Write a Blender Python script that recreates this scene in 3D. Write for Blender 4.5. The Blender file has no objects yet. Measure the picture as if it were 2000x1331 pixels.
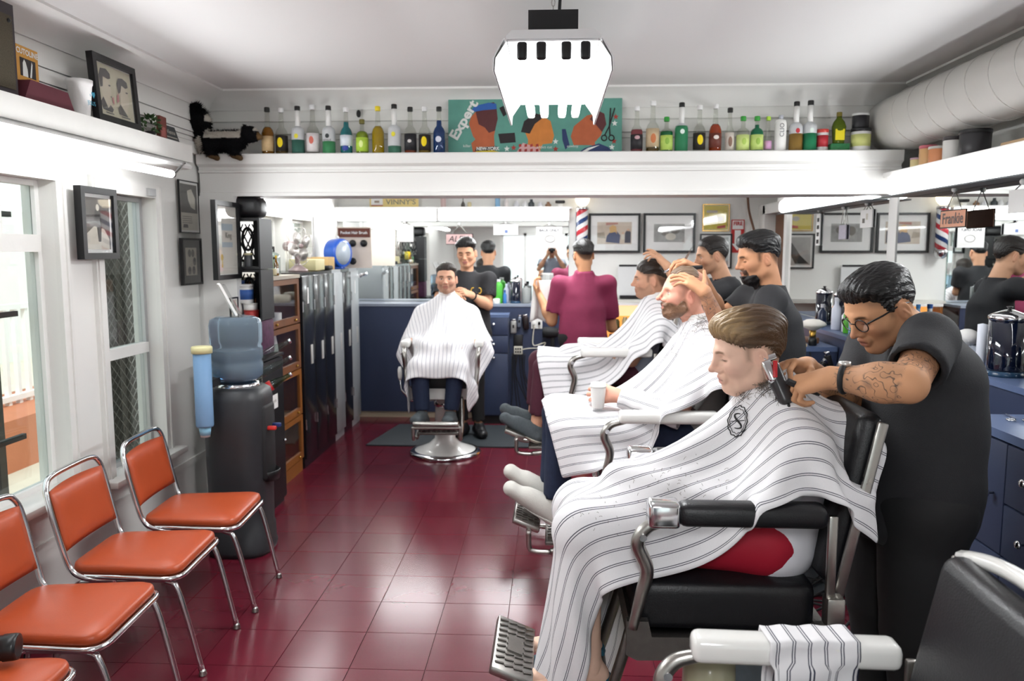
import bpy, bmesh, math, random
import numpy as np
from mathutils import Vector, Matrix, Euler
PI = math.pi
R = math.radians
scene = bpy.context.scene
COL = scene.collection
# ---------------------------------------------------------------- camera
FPX, CPX, CPY, CAMH = 1556.0, 1000.0, 665.5, 1.66
PITCH = math.atan((CPY - 490.0) / FPX)
YAW = math.atan(78.0 / FPX * math.cos(PITCH))
cam_data = bpy.data.cameras.new('camera')
cam_data.sensor_width = 36.0
cam_data.lens = FPX / 2000.0 * 36.0
cam_data.clip_start = 0.05
cam = bpy.data.objects.new('camera', cam_data)
cam.location = (0, 0, CAMH)
cam.rotation_euler = (PI / 2 - PITCH, 0, YAW)
cam_data.dof.use_dof = True
cam_data.dof.focus_distance = 2.7
cam_data.dof.aperture_fstop = 4.0
COL.objects.link(cam)
scene.camera = cam
# ---------------------------------------------------------------- world and exposure
world = bpy.data.worlds.new('world')
scene.world = world
world.use_nodes = True
_n = world.node_tree.nodes
_bg = _n['Background']
_sky = _n.new('ShaderNodeTexSky')
_sky.sky_type = 'HOSEK_WILKIE'
_sky.turbidity = 4.0
_sky.ground_albedo = 0.4
_sky.sun_direction = Vector((-0.5, -0.35, 0.8)).normalized()
_mixc = _n.new('ShaderNodeMixRGB')
_mixc.inputs[0].default_value = 0.75
_mixc.inputs[2].default_value = (0.95, 0.97, 1.0, 1)
world.node_tree.links.new(_sky.outputs[0], _mixc.inputs[1])
world.node_tree.links.new(_mixc.outputs[0], _bg.inputs['Color'])
_bg.inputs['Strength'].default_value = 2.7
vs = scene.view_settings
vs.view_transform = 'Standard'
vs.look = 'None'
vs.gamma = 1.0
vs.use_curve_mapping = False
vs.exposure = 0.2
cy = scene.cycles
cy.max_bounces = 5
cy.diffuse_bounces = 3
cy.glossy_bounces = 3
cy.transmission_bounces = 4
cy.transparent_max_bounces = 8
cy.caustics_reflective = False
cy.caustics_refractive = False
cy.sample_clamp_indirect = 6.0
# sunlight on the yard outside the left windows
sun_data = bpy.data.lights.new('sun', 'SUN')
sun_data.energy = 3.0
sun_data.angle = R(1.0)
sun = bpy.data.objects.new('sun', sun_data)
sun.rotation_euler = Euler((R(38), R(12), R(20)))
sun.location = (-6, 2, 6)
COL.objects.link(sun)

def area_lamp(name, loc, rot, sx, sy, power, col=(1, 1, 1), spread=180):
    d = bpy.data.lights.new(name, 'AREA')
    d.shape = 'RECTANGLE'
    d.size, d.size_y = sx, sy
    d.energy = power
    d.color = col
    d.spread = R(spread)
    o = bpy.data.objects.new(name, d)
    o.location = loc
    o.rotation_euler = rot
    COL.objects.link(o)
    return o
COOL = (0.96, 0.985, 1.0)
area_lamp('tube_light_pendant', (0.0, 3.4, 2.265), (0, 0, 0), 0.34, 1.15, 17, COOL)
area_lamp('tube_light_entry_pendant', (0.0, -0.55, 2.265), (0, 0, 0), 0.34, 1.15, 34, COOL)
area_lamp('tube_light_rear_pendant', (0.0, 6.6, 2.265), (0, 0, 0), 0.34, 1.15, 20, COOL)
area_lamp('tube_light_window_wall', (-1.935, 3.0, 2.05), (0, R(-80), 0), 0.05, 3.0, 22, COOL)
area_lamp('tube_light_rear_mirror', (-1.0, 8.0, 2.02), (R(-75), 0, 0), 2.3, 0.06, 20, COOL)
area_lamp('tube_light_side_mirror', (1.9, 3.3, 2.03), (0, R(80), 0), 0.06, 2.8, 19, COOL)
area_lamp('tube_light_side_mirror_rear', (1.9, 6.0, 2.03), (0, R(80), 0), 0.06, 1.9, 12, COOL)
# ---------------------------------------------------------------- pixel helpers: a pixel gives a direction, the plane gives the distance
_fw = np.array([-math.sin(YAW) * math.cos(PITCH), math.cos(YAW) * math.cos(PITCH), -math.sin(PITCH)])
_rt = np.array([math.cos(YAW), math.sin(YAW), 0.0])
_up = np.cross(_rt, _fw)
_C = np.array([0, 0, CAMH])
def _ray(px, py): return _fw + _rt * (px - CPX) / FPX - _up * (py - CPY) / FPX
def onz(px, py, z=0.0):
    d = _ray(px, py); return _C + d * ((z - CAMH) / d[2])
def onx(px, py, x):
    d = _ray(px, py); return _C + d * (x / d[0])
def ony(px, py, y):
    d = _ray(px, py); return _C + d * (y / d[1])
# ---------------------------------------------------------------- mesh helpers
def lin(c):
    if isinstance(c, str):
        c = [int(c[i:i + 2], 16) / 255 for i in (0, 2, 4)]
    return tuple(((v + 0.055) / 1.055) ** 2.4 if v > 0.04045 else v / 12.92 for v in c)

class MB:
    def __init__(s): s.v = []; s.f = []
    def add(s, V, F):
        o = len(s.v); s.v += [tuple(map(float, p)) for p in V]; s.f += [tuple(i + o for i in f) for f in F]; return s
    def box(s, c, d, rot=None, taper=1.0):
        x, y, z = d[0] / 2, d[1] / 2, d[2] / 2; t = taper
        V = [(-x, -y, -z), (x, -y, -z), (x, y, -z), (-x, y, -z), (-x * t, -y * t, z), (x * t, -y * t, z), (x * t, y * t, z), (-x * t, y * t, z)]
        M = Euler(rot).to_matrix() if rot else None
        V = [(M @ Vector(p) if M else Vector(p)) + Vector(c) for p in V]
        return s.add(V, [(0, 3, 2, 1), (4, 5, 6, 7), (0, 1, 5, 4), (1, 2, 6, 5), (2, 3, 7, 6), (3, 0, 4, 7)])
    def b2(s, a, b):
        return s.box([(a[i] + b[i]) / 2 for i in range(3)], [abs(b[i] - a[i]) for i in range(3)])
    def rbox(s, c, d, r=0.01, rot=None, seg=2):
        bm = bmesh.new(); bmesh.ops.create_cube(bm, size=1.0)
        for v in bm.verts: v.co = Vector((v.co.x * d[0], v.co.y * d[1], v.co.z * d[2]))
        bmesh.ops.bevel(bm, geom=bm.edges[:], offset=min(r, min(d) * 0.49), segments=seg, affect='EDGES', profile=0.5)
        M = Euler(rot).to_matrix() if rot else Matrix.Identity(3)
        bm.verts.index_update()
        V = [M @ v.co + Vector(c) for v in bm.verts]; F = [[v.index for v in f.verts] for f in bm.faces]; bm.free()
        return s.add(V, F)
    def cyl(s, p0, p1, r0, r1=None, n=14, cap=True):
        r1 = r0 if r1 is None else r1
        p0, p1 = Vector(p0), Vector(p1); a = (p1 - p0).normalized()
        u = a.orthogonal().normalized(); w = a.cross(u)
        V = []
        for p, r in ((p0, r0), (p1, r1)):
            for i in range(n):
                t = 2 * PI * i / n; V.append(p + u * (r * math.cos(t)) + w * (r * math.sin(t)))
        F = [(i, (i + 1) % n, n + (i + 1) % n, n + i) for i in range(n)]
        if cap: F += [tuple(range(n - 1, -1, -1)), tuple(range(n, 2 * n))]
        return s.add(V, F)
    def tube(s, pts, r, n=8, closed=False):
        pts = [Vector(p) for p in pts]; m = len(pts); V = []; u = None
        for i, p in enumerate(pts):
            if closed: t = pts[(i + 1) % m] - pts[i - 1]
            else: t = pts[min(i + 1, m - 1)] - pts[max(i - 1, 0)]
            t = t.normalized()
            if u is None: u = t.orthogonal().normalized()
            u = (u - t * u.dot(t)).normalized(); w = t.cross(u)
            rr = r[i] if isinstance(r, (list, tuple)) else r
            for k in range(n):
                q = 2 * PI * k / n; V.append(p + u * (rr * math.cos(q)) + w * (rr * math.sin(q)))
        F = []
        for i in range(m if closed else m - 1):
            a, b = i * n, ((i + 1) % m) * n
            for k in range(n): F.append((a + k, a + (k + 1) % n, b + (k + 1) % n, b + k))
        if not closed: F += [tuple(range(n - 1, -1, -1)), tuple(range((m - 1) * n, m * n))]
        return s.add(V, F)
    def lathe(s, prof, c=(0, 0, 0), n=20, sq=None, sx=1.0, sy=1.0):
        V = []
        for r, z in prof:
            for i in range(n):
                t = 2 * PI * i / n; x, y = math.cos(t), math.sin(t)
                if sq:
                    k = (abs(x) ** sq + abs(y) ** sq) ** (-1.0 / sq); x *= k; y *= k
                V.append((c[0] + r * x * sx, c[1] + r * y * sy, c[2] + z))
        F = []; m = len(prof)
        for j in range(m - 1):
            for i in range(n): F.append((j * n + i, j * n + (i + 1) % n, (j + 1) * n + (i + 1) % n, (j + 1) * n + i))
        F += [tuple(range(n - 1, -1, -1)), tuple(range((m - 1) * n, m * n))]
        return s.add(V, F)
    def prism(s, poly, axis, a, b):
        # extrude a 2D polygon along axis (0,1,2) from a to b
        n = len(poly); V = []
        for t in (a, b):
            for (p, q) in poly:
                w = [p, q]; w.insert(axis, t); V.append(w)
        F = [(i, (i + 1) % n, n + (i + 1) % n, n + i) for i in range(n)] + [tuple(range(n - 1, -1, -1)), tuple(range(n, 2 * n))]
        return s.add(V, F)
    def sph(s, c, r, n=12, m=8, sc=(1, 1, 1)):
        V = [(c[0], c[1], c[2] - r * sc[2])]
        for j in range(1, m):
            a = -PI / 2 + PI * j / m
            for i in range(n):
                t = 2 * PI * i / n
                V.append((c[0] + r * sc[0] * math.cos(a) * math.cos(t), c[1] + r * sc[1] * math.cos(a) * math.sin(t), c[2] + r * sc[2] * math.sin(a)))
        V.append((c[0], c[1], c[2] + r * sc[2])); top = len(V) - 1; F = []
        for i in range(n):
            F.append((0, 1 + (i + 1) % n, 1 + i)); b = 1 + (m - 2) * n
            F.append((top, b + i, b + (i + 1) % n))
            for j in range(m - 2):
                a = 1 + j * n; F.append((a + i, a + (i + 1) % n, a + n + (i + 1) % n, a + n + i))
        return s.add(V, F)

def rawmesh(name, V, F, smooth=False, fix=True):
    me = bpy.data.meshes.new(name)
    me.from_pydata([tuple(p) for p in V] if not isinstance(V, np.ndarray) else V.tolist(), [], F if not isinstance(F, np.ndarray) else F.tolist())
    if fix:
        bm = bmesh.new(); bm.from_mesh(me); bmesh.ops.recalc_face_normals(bm, faces=bm.faces[:]); bm.to_mesh(me); bm.free()
    if smooth is True: me.shade_smooth()
    elif smooth: me.shade_smooth(); me.set_sharp_from_angle(angle=R(smooth))
    me.update()
    return me
def obj(name, mb, mat=None, parent=None, smooth=40, loc=None, rot=None):
    me = mb if isinstance(mb, bpy.types.Mesh) else rawmesh(name, mb.v, mb.f, smooth)
    if mat is not None and not me.materials: me.materials.append(mat)
    o = bpy.data.objects.new(name, me); COL.objects.link(o)
    if loc is not None: o.location = loc
    if rot is not None: o.rotation_euler = rot
    if parent is not None: o.parent = parent
    return o
def thing(name, label, cat, loc=(0, 0, 0), rotz=0.0, group=None):
    o = bpy.data.objects.new(name, None); COL.objects.link(o)
    o.empty_display_size = 0.1
    o.location = loc; o.rotation_euler = (0, 0, rotz)
    return tag(o, label, cat, group)
def tag(o, label, cat, group=None):
    o['label'] = label; o['category'] = cat
    if group: o['group'] = group
    return o
def struct(name, mb, mat, parent=None, label=None, smooth=30):
    o = obj(name, mb, mat, parent, smooth)
    if parent is None: o['kind'] = 'structure'
    if label: o['label'] = label
    return o
def copy_tree(o, parent=None):
    c = o.copy(); COL.objects.link(c)
    if parent is not None: c.parent = parent
    for ch in list(o.children): copy_tree(ch, c)
    return c
PENDING_TEXT = []
def text(s, size, loc, rot, mat, parent, name='lettering', align='CENTER', sx=1.0, shear=0.0, bold=0.0, space=1.0):
    cu = bpy.data.curves.new(name, 'FONT'); cu.body = s; cu.size = size; cu.align_x = align; cu.align_y = 'CENTER'
    cu.shear = shear; cu.offset = bold; cu.space_character = space; cu.resolution_u = 3
    cu.materials.append(mat)
    o = bpy.data.objects.new(name, cu); COL.objects.link(o)
    o.location = loc; o.rotation_euler = rot; o.scale = (sx, 1, 1)
    if parent is not None: o.parent = parent
    PENDING_TEXT.append(o); return o
def finish_text():
    dg = bpy.context.evaluated_depsgraph_get(); dg.update()
    for o in PENDING_TEXT:
        me = bpy.data.meshes.new_from_object(o.evaluated_get(dg)); n = bpy.data.objects.new(o.name, me)
        nm = o.name.split('.')[0]
        COL.objects.link(n); n.location = o.location; n.rotation_euler = o.rotation_euler; n.scale = o.scale; n.parent = o.parent
        for k in o.keys(): n[k] = o[k]
        bpy.data.objects.remove(o); n.name = nm
def flat(pts, z=0.0):
    # flat print polygon in the local XY plane
    m = MB(); m.add([(p[0], p[1], z) for p in pts], [tuple(range(len(pts)))]); return m
def ell(cx, cy, rx, ry, n=20, a0=0.0): return [(cx + rx * math.cos(2 * PI * i / n + a0), cy + ry * math.sin(2 * PI * i / n + a0)) for i in range(n)]
def bez(P, n=16):
    # Catmull-Rom through the points
    P = [Vector(p) for p in P]; out = []
    Q = [P[0] * 2 - P[1]] + P + [P[-1] * 2 - P[-2]]
    for i in range(1, len(Q) - 2):
        for k in range(n):
            t = k / n; a, b, c, d = Q[i - 1], Q[i], Q[i + 1], Q[i + 2]
            out.append(0.5 * ((2 * b) + (c - a) * t + (2 * a - 5 * b + 4 * c - d) * t * t + (3 * b - a - 3 * c + d) * t ** 3))
    out.append(P[-1]); return out
# ---------------------------------------------------------------- materials
MATS = {}
def pm(name, col, rough=0.5, metal=0.0, spec=0.5, var=0.06, scale=8.0, bump=0.0, bscale=60.0, coat=0.0, trans=0.0, ior=1.45, emit=None, estr=0.0, alpha=1.0, sss=0.0, stretch=None, rvar=0.0, rnd=0.0):
    if name in MATS: return MATS[name]
    m = bpy.data.materials.new(name); m.use_nodes = True; MATS[name] = m
    nt = m.node_tree; N, L = nt.nodes, nt.links; b = N['Principled BSDF']
    c = lin(col) if isinstance(col, str) else col
    b.inputs['Roughness'].default_value = rough; b.inputs['Metallic'].default_value = metal
    b.inputs['Specular IOR Level'].default_value = spec; b.inputs['IOR'].default_value = ior
    b.inputs['Coat Weight'].default_value = coat; b.inputs['Coat Roughness'].default_value = 0.08
    b.inputs['Transmission Weight'].default_value = trans; b.inputs['Alpha'].default_value = alpha
    if sss:
        b.inputs['Subsurface Weight'].default_value = sss; b.inputs['Subsurface Radius'].default_value = (0.012, 0.005, 0.003)
        b.inputs['Subsurface Scale'].default_value = 1.0
    if emit is not None:
        b.inputs['Emission Color'].default_value = (*(lin(emit) if isinstance(emit, str) else emit), 1); b.inputs['Emission Strength'].default_value = estr
    tc = N.new('ShaderNodeTexCoord'); src = tc.outputs['Object']
    if stretch:
        mp = N.new('ShaderNodeMapping'); mp.inputs['Scale'].default_value = stretch; L.new(src, mp.inputs[0]); src = mp.outputs[0]
    no = N.new('ShaderNodeTexNoise'); no.inputs['Scale'].default_value = scale; no.inputs['Detail'].default_value = 3
    L.new(src, no.inputs['Vector'])
    ramp = N.new('ShaderNodeMixRGB'); ramp.blend_type = 'MIX'
    ramp.inputs[1].default_value = (*[max(0, v * (1 - var)) for v in c], 1); ramp.inputs[2].default_value = (*[min(1, v * (1 + var)) for v in c], 1)
    L.new(no.outputs['Fac'], ramp.inputs[0]); last = ramp.outputs[0]
    if rnd:
        oi = N.new('ShaderNodeObjectInfo'); hs = N.new('ShaderNodeHueSaturation'); mr = N.new('ShaderNodeMapRange')
        mr.inputs[3].default_value = 1 - rnd; mr.inputs[4].default_value = 1 + rnd
        L.new(oi.outputs['Random'], mr.inputs[0]); L.new(mr.outputs[0], hs.inputs['Value']); L.new(last, hs.inputs['Color']); last = hs.outputs[0]
    L.new(last, b.inputs['Base Color'])
    if rvar:
        mr = N.new('ShaderNodeMapRange'); mr.inputs[3].default_value = max(0, rough - rvar); mr.inputs[4].default_value = rough + rvar
        L.new(no.outputs['Fac'], mr.inputs[0]); L.new(mr.outputs[0], b.inputs['Roughness'])
    if bump:
        n2 = N.new('ShaderNodeTexNoise'); n2.inputs['Scale'].default_value = bscale; n2.inputs['Detail'].default_value = 2; L.new(src, n2.inputs['Vector'])
        bp = N.new('ShaderNodeBump'); bp.inputs['Strength'].default_value = bump; bp.inputs['Distance'].default_value = 0.005
        L.new(n2.outputs['Fac'], bp.inputs['Height']); L.new(bp.outputs[0], b.inputs['Normal'])
    return m
def glass(name, col='ffffff', rough=0.02, mix=0.12, dens=None):
    # thin glass: mostly transparent with a reflecting film
    if name in MATS: return MATS[name]
    m = bpy.data.materials.new(name); m.use_nodes = True; MATS[name] = m
    N, L = m.node_tree.nodes, m.node_tree.links; out = N['Material Output']; N.remove(N['Principled BSDF'])
    tr = N.new('ShaderNodeBsdfTransparent'); tr.inputs[0].default_value = (*lin(col), 1)
    gl = N.new('ShaderNodeBsdfGlossy'); gl.inputs['Roughness'].default_value = rough
    fr = N.new('ShaderNodeLayerWeight'); fr.inputs[0].default_value = 0.5; mx = N.new('ShaderNodeMixShader')
    pw = N.new('ShaderNodeMath'); pw.operation = 'POWER'; pw.inputs[1].default_value = 4.0; L.new(fr.outputs['Facing'], pw.inputs[0])
    no = N.new('ShaderNodeTexNoise'); no.inputs['Scale'].default_value = 3.0
    ad = N.new('ShaderNodeMath'); ad.operation = 'MULTIPLY_ADD'; ad.inputs[1].default_value = 0.8; ad.inputs[2].default_value = mix * 0.5
    L.new(pw.outputs[0], ad.inputs[0]); L.new(ad.outputs[0], mx.inputs[0]); L.new(tr.outputs[0], mx.inputs[1]); L.new(gl.outputs[0], mx.inputs[2]); L.new(mx.outputs[0], out.inputs[0])
    return m
WHITE = pm('white_paint', 'efeeeb', 0.45, var=0.03, scale=2.0, bump=0.05, bscale=40)
WALLW = pm('wall_paint', 'ebeae6', 0.6, var=0.03, scale=1.5, bump=0.06, bscale=90)
CEILW = pm('ceiling_paint', 'e6e5e4', 0.75, var=0.02, scale=1.2, bump=0.05, bscale=120)
CHROME = pm('chrome', 'd8d8da', 0.13, 1.0, var=0.05, scale=4, rvar=0.05)
NICKEL = pm('worn_nickel', 'a8a5a0', 0.32, 1.0, var=0.12, scale=14, rvar=0.12)
CASTM = pm('cast_metal', '77736f', 0.45, 1.0, var=0.2, scale=30, bump=0.15, bscale=180)
BLACK = pm('black_paint', '141416', 0.35, var=0.2, scale=6)
MATTEBLACK = pm('matte_black', '1a1a1c', 0.65, var=0.2, scale=8)
LEATHER = pm('black_leather', '17171a', 0.38, var=0.2, scale=18, bump=0.18, bscale=260)
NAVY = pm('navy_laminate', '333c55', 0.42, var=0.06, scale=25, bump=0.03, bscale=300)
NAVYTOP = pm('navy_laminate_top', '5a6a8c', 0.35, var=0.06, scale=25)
MIRROR = pm('mirror_silver', 'e9eceb', 0.0, 1.0, var=0.0)
MGLASS = pm('mirror_edge', '7fb5a6', 0.1, var=0.1, spec=0.8)
TUBE = pm('lit_tube', 'ffffff', 0.4, emit=(0.97, 0.99, 1.0), estr=14.0, var=0.0)
DIFFUSER = pm('lit_diffuser', 'ffffff', 0.4, emit=(0.98, 0.99, 1.0), estr=6.0, var=0.0)
PAPER = pm('white_paper', 'f1f0ee', 0.7, var=0.03, scale=6)
INK = pm('black_ink', '1d1c1c', 0.6, var=0.1)
WPLASTIC = pm('white_plastic', 'f0efec', 0.35, var=0.03, scale=9)
GLASSC = glass('clear_glass')
PANEG = glass('window_glass', 'e6ecea', 0.01, 0.06)
# ================================================================ THE SETTING
XL, XR, XM, YB, YF, ZC, YBEAM = -2.2, 2.25, 2.06, 8.2, -1.6, 2.65, 4.9
TILE = pm('maroon_tile', '611b29', 0.20, var=0.12, scale=5, spec=0.6, rnd=0.10, bump=0.01, bscale=5)
GROUT = pm('tile_joint', '5f2a34', 0.6)
m = MB().b2((XL - 0.15, YF - 0.1, -0.12), (XR + 0.15, YB + 0.15, -0.004))
floor = struct('floor', m, GROUT, label='glossy maroon square vinyl floor tiles')
TS = 0.305
tm = MB(); h = TS / 2 - 0.0008
tm.add([(-h, -h, -0.004), (h, -h, -0.004), (h, h, -0.004), (-h, h, -0.004), (-h + .001, -h + .001, 0), (h - .001, -h + .001, 0), (h - .001, h - .001, 0), (-h + .001, h - .001, 0)],
       [(4, 5, 6, 7), (0, 1, 5, 4), (1, 2, 6, 5), (2, 3, 7, 6), (3, 0, 4, 7)])
tile_me = rawmesh('floor_tile', tm.v, tm.f); tile_me.materials.append(TILE)
nt_ = 0
for j in range(-5, 17):
    for i in range(-5, 8):
        x = -0.80 + TS * (i + 0.5); y = 3.285 + TS * (j + 0.5)
        if x > 1.75 or y > 8.1 or x < -2.25: continue
        if y < 2.6 and (x < -1.7 or x > 1.2): continue
        o = bpy.data.objects.new('floor_tile', tile_me); COL.objects.link(o); o.location = (x, y, 0); o.parent = floor; nt_ += 1
m = MB(); m.b2((XL, YF, -0.004), (XR, 1.755, -0.0005)); m.b2((1.65, 1.755, -0.004), (XR, YB, -0.0005))
rest = obj('floor_tile_field', m, TILE, floor); rest['kind'] = 'stuff'
# ceiling and crown moulding
struct('ceiling', MB().b2((XL - 0.15, YF - 0.1, ZC), (XR + 0.15, YB + 0.15, ZC + 0.1)), CEILW, label='smooth white painted ceiling')
def crown(P):   # profile (distance from wall, drop from ceiling)
    return [(0, 0), (0.17, 0), (0.17, 0.012), (0.145, 0.016), (0.13, 0.022), (0.09, 0.030), (0.05, 0.06), (0.025, 0.085), (0.018, 0.105), (0, 0.105)]
cp = crown(0)
m = MB().prism([(XL + a, ZC - b) for a, b in cp], 1, YF, 5.12); struct('trim_1', m, WHITE, label='white crown moulding along the window wall')
m = MB().prism([(5.12 - a, ZC - b) for a, b in cp], 0, XL, XR); struct('trim_2', m, WHITE, label='white crown moulding above the bottle shelf')
m = MB().prism([(XR - a, ZC - b) for a, b in cp], 1, YF, 5.12); struct('trim_3', m, WHITE, label='white crown moulding above the duct')
# left wall with window openings (Y ranges)
def wall_left():
    m = MB(); x0, x1 = XL - 0.14, XL
    m.b2((x0, YF, 0), (x1, 2.3, ZC)); m.b2((x0, 2.3, 0), (x1, 3.45, 0.6)); m.b2((x0, 2.3, 1.97), (x1, 3.45, ZC))
    m.b2((x0, 3.45, 0), (x1, 3.80, ZC)); m.b2((x0, 3.80, 0), (x1, 4.34, 0.53)); m.b2((x0, 3.80, 1.95), (x1, 4.34, ZC))
    m.b2((x0, 4.34, 0), (x1, 5.9, ZC))
    m.b2((x0, 5.9, 0), (x1, 7.6, 1.5)); m.b2((x0, 5.9, 1.93), (x1, 7.6, ZC)); m.b2((x0, 6.45, 1.5), (x1, 6.65, 1.93)); m.b2((x0, 7.2, 1.5), (x1, 7.6, 1.93))
    m.b2((x0, 7.6, 0), (x1, YB + 0.1, ZC)); return m
wl = struct('wall_left', wall_left(), WALLW, label='white painted wall with tall windows')
SIDING = WALLW
def boards(parent, axis, zs, a, b, base, sgn):
    # lapped boards; each a part of its wall
    for z0, z1, p0, p1 in zs:
        poly = [(base, z0), (base + sgn * p0, z0), (base + sgn * p1, z1), (base, z1)]
        obj('siding_board', MB().prism(poly, axis, a, b), SIDING, parent)
ZS = [(2.247, 2.318, .030, .026), (2.322, 2.345, .020, .018), (2.349, 2.372, .026, .024), (2.376, 2.44, .030, .014), (2.444, 2.545, .020, .008)]
boards(wl, 1, ZS, YF, 5.11, XL, 1)
# wall behind the bottle shelf and the header beam
wb2 = struct('wall_header', MB().b2((XL, 5.12, 2.0), (XR, 5.26, ZC)), WALLW, label='white boarded wall above the header beam')
boards(wb2, 0, [(2.25, 2.36, .010, .008), (2.362, 2.392, .014, .012), (2.396, 2.47, .024, .006), (2.476, 2.545, .020, .006)], XL, XR, 5.12, -1)
def header_beam():
    prof = [(5.12, 2.25), (4.875, 2.25), (4.87, 2.245), (4.87, 2.188), (4.878, 2.182), (4.90, 2.172), (4.905, 2.155), (4.895, 2.15), (4.895, 2.14), (4.91, 2.135), (4.91, 2.02), (4.902, 2.015), (4.902, 1.995), (5.12, 1.995)]
    return MB().prism(prof, 0, XL + 0.02, XM)
struct('trim_4', header_beam(), WHITE, label='white header beam with a bottle shelf on top')
# casing post where the beam meets the window wall
m = MB().b2((XL, 4.87, 0.0), (XL + 0.03, 4.98, 1.995)); m.b2((XL, 5.06, 0), (XL + 0.02, 5.12, 1.995)); struct('trim_5', m, WHITE, label='white door-like casing strip under the beam')
# back wall
wb = struct('wall_back', MB().b2((XL - 0.1, YB, 0), (XR + 0.1, YB + 0.12, ZC)), WALLW, label='white rear wall')
# right wall: mirror wall below, recessed wall above
m = MB(); m.b2((XM + 0.01, YF, 0), (XR + 0.12, 7.2, 2.11)); m.b2((XM + 0.01, 7.2, 2.02), (XR + 0.12, 7.85, 2.11)); m.b2((XM + 0.01, 7.85, 0), (XR + 0.12, YB, 2.11)); m.b2((2.2, 7.2, 0), (2.37, 7.85, 2.02))
struct('wall_right', m, WALLW, label='white wall that carries the barbers mirrors'); struct('wall_upper', MB().b2((XR, YF, 2.11), (XR + 0.12, YB, ZC)), WALLW, label='white wall strip behind the air duct')
# door in the right wall near the rear corner
WOODB = pm('brown_door_wood', '6d4a33', 0.5, var=0.2, scale=4, stretch=(1, 1, 8))
dr = obj('door_1', MB().b2((2.14, 7.22, 0), (2.18, 7.83, 2.0)), WOODB); dr['kind'] = 'structure'; dr['label'] = 'brown door in the side wall near the fire sign'
m = MB(); m.b2((2.04, 7.12, 0), (2.075, 7.2, 2.09)); m.b2((2.04, 7.85, 0), (2.075, 7.93, 2.09)); m.b2((2.04, 7.12, 2.01), (2.075, 7.93, 2.09))
obj('door_casing', m, WHITE, dr)
obj('door_knob', MB().sph((2.12, 7.28, 1.0), 0.028), NICKEL, dr)
# front wall behind the photographer, with the bright shop front
m = MB(); y0, y1 = YF - 0.12, YF
m.b2((XL - 0.1, y0, 0), (-1.15, y1, ZC)); m.b2((1.25, y0, 0), (XR + 0.1, y1, ZC)); m.b2((-1.15, y0, 2.05), (1.25, y1, ZC)); m.b2((-1.15, y0, 0), (1.25, y1, 0.35))
struct('wall_front', m, WALLW, label='white shop front wall with glazing')
m = MB()
for x in (-1.12, -0.6, 0.32, 1.22): m.b2((x - 0.03, YF - 0.09, 0.35), (x + 0.03, YF - 0.03, 2.05))
m.b2((-1.15, YF - 0.09, 0.35), (1.25, YF - 0.03, 0.41)); m.b2((-1.15, YF - 0.09, 1.99), (1.25, YF - 0.03, 2.05))
w9 = obj('window_5', m, WHITE); w9['kind'] = 'structure'; w9['label'] = 'bright shop front window behind the photographer'
for a, b in ((-1.09, -0.63), (-0.57, 0.29), (0.35, 1.19)): obj('pane', MB().b2((a, YF - 0.064, 0.41), (b, YF - 0.058, 1.99)), PANEG, w9)
# ---------------------------------------------------------------- windows in the left wall
ALU = pm('aluminium_sash', 'b9babb', 0.4, 0.6, var=0.05)
OLDW = pm('aged_white_paint', 'e8e7e3', 0.5, var=0.05, scale=12, bump=0.12, bscale=50)
def win(name, y0, y1, z0, z1, label, rails, mull=(), sill=True, sash=WHITE, depth=0.07):
    xi = XL - depth
    m = MB(); t = 0.028
    m.b2((xi - 0.03, y0 - .004, z0 - .004), (xi + 0.01, y0 + t, z1 + .004)); m.b2((xi - 0.03, y1 - t, z0 - .004), (xi + 0.01, y1 + .004, z1 + .004))
    m.b2((xi - 0.029, y0 + t, z0 - .003), (xi + 0.009, y1 - t, z0 + t)); m.b2((xi - 0.029, y0 + t, z1 - t), (xi + 0.009, y1 - t, z1 + .003))
    w = obj(name, m, sash); w['kind'] = 'structure'; w['label'] = label
    zs = [z0 + t] + [z for r_ in rails for z in r_] + [z1 - t]
    for r_ in rails: obj('window_rail', MB().b2((xi - 0.03, y0 + t, r_[0]), (xi + 0.025, y1 - t, r_[1])), OLDW, w)
    for (ym, za, zb) in mull: obj('muntin', MB().b2((xi - 0.03, ym - 0.018, za), (xi + 0.02, ym + 0.018, zb)), OLDW, w)
    for k in range(0, len(zs), 2):
        ys = [y0 + t] + [v for (ym, za, zb) in mull if za < (zs[k] + zs[k + 1]) / 2 < zb for v in (ym - 0.018, ym + 0.018)] + [y1 - t]
        for q in range(0, len(ys), 2): obj('pane', MB().b2((xi - 0.012, ys[q], zs[k]), (xi - 0.008, ys[q + 1], zs[k + 1])), PANEG, w)
    # casing on the room side
    c = 0.07; m = MB()
    m.b2((XL, y0 - c, z0 - 0.03), (XL + 0.022, y0, z1 + c)); m.b2((XL, y1, z0 - 0.03), (XL + 0.022, y1 + c, z1 + c)); m.b2((XL - .001, y0 + .0005, z1 - .004), (XL + 0.0215, y1 - .0005, z1 + c))
    m.b2((XL, y0 - c + 0.012, z0), (XL + 0.03, y0 - c + 0.03, z1 + c - 0.01)); m.b2((XL, y1 + c - 0.03, z0), (XL + 0.03, y1 + c - 0.012, z1 + c - 0.01))
    obj('window_casing', m, OLDW, w)
    if sill: obj('window_sill', MB().rbox((XL + 0.01, (y0 + y1) / 2, z0 - 0.0155), (0.16, y1 - y0 + 0.22, 0.036), 0.008), OLDW, w)
    return w
win('window_1', 2.3, 3.45, 0.6, 1.97, 'large white window with a transom row and dark outside bars', [(1.655, 1.73)], [(3.17, 1.73, 1.94), (2.72, 1.73, 1.94)])
w2 = win('window_2', 3.80, 4.34, 0.53, 1.95, 'narrow sash window with chain link behind it', [(1.10, 1.155)], sash=ALU)
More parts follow.
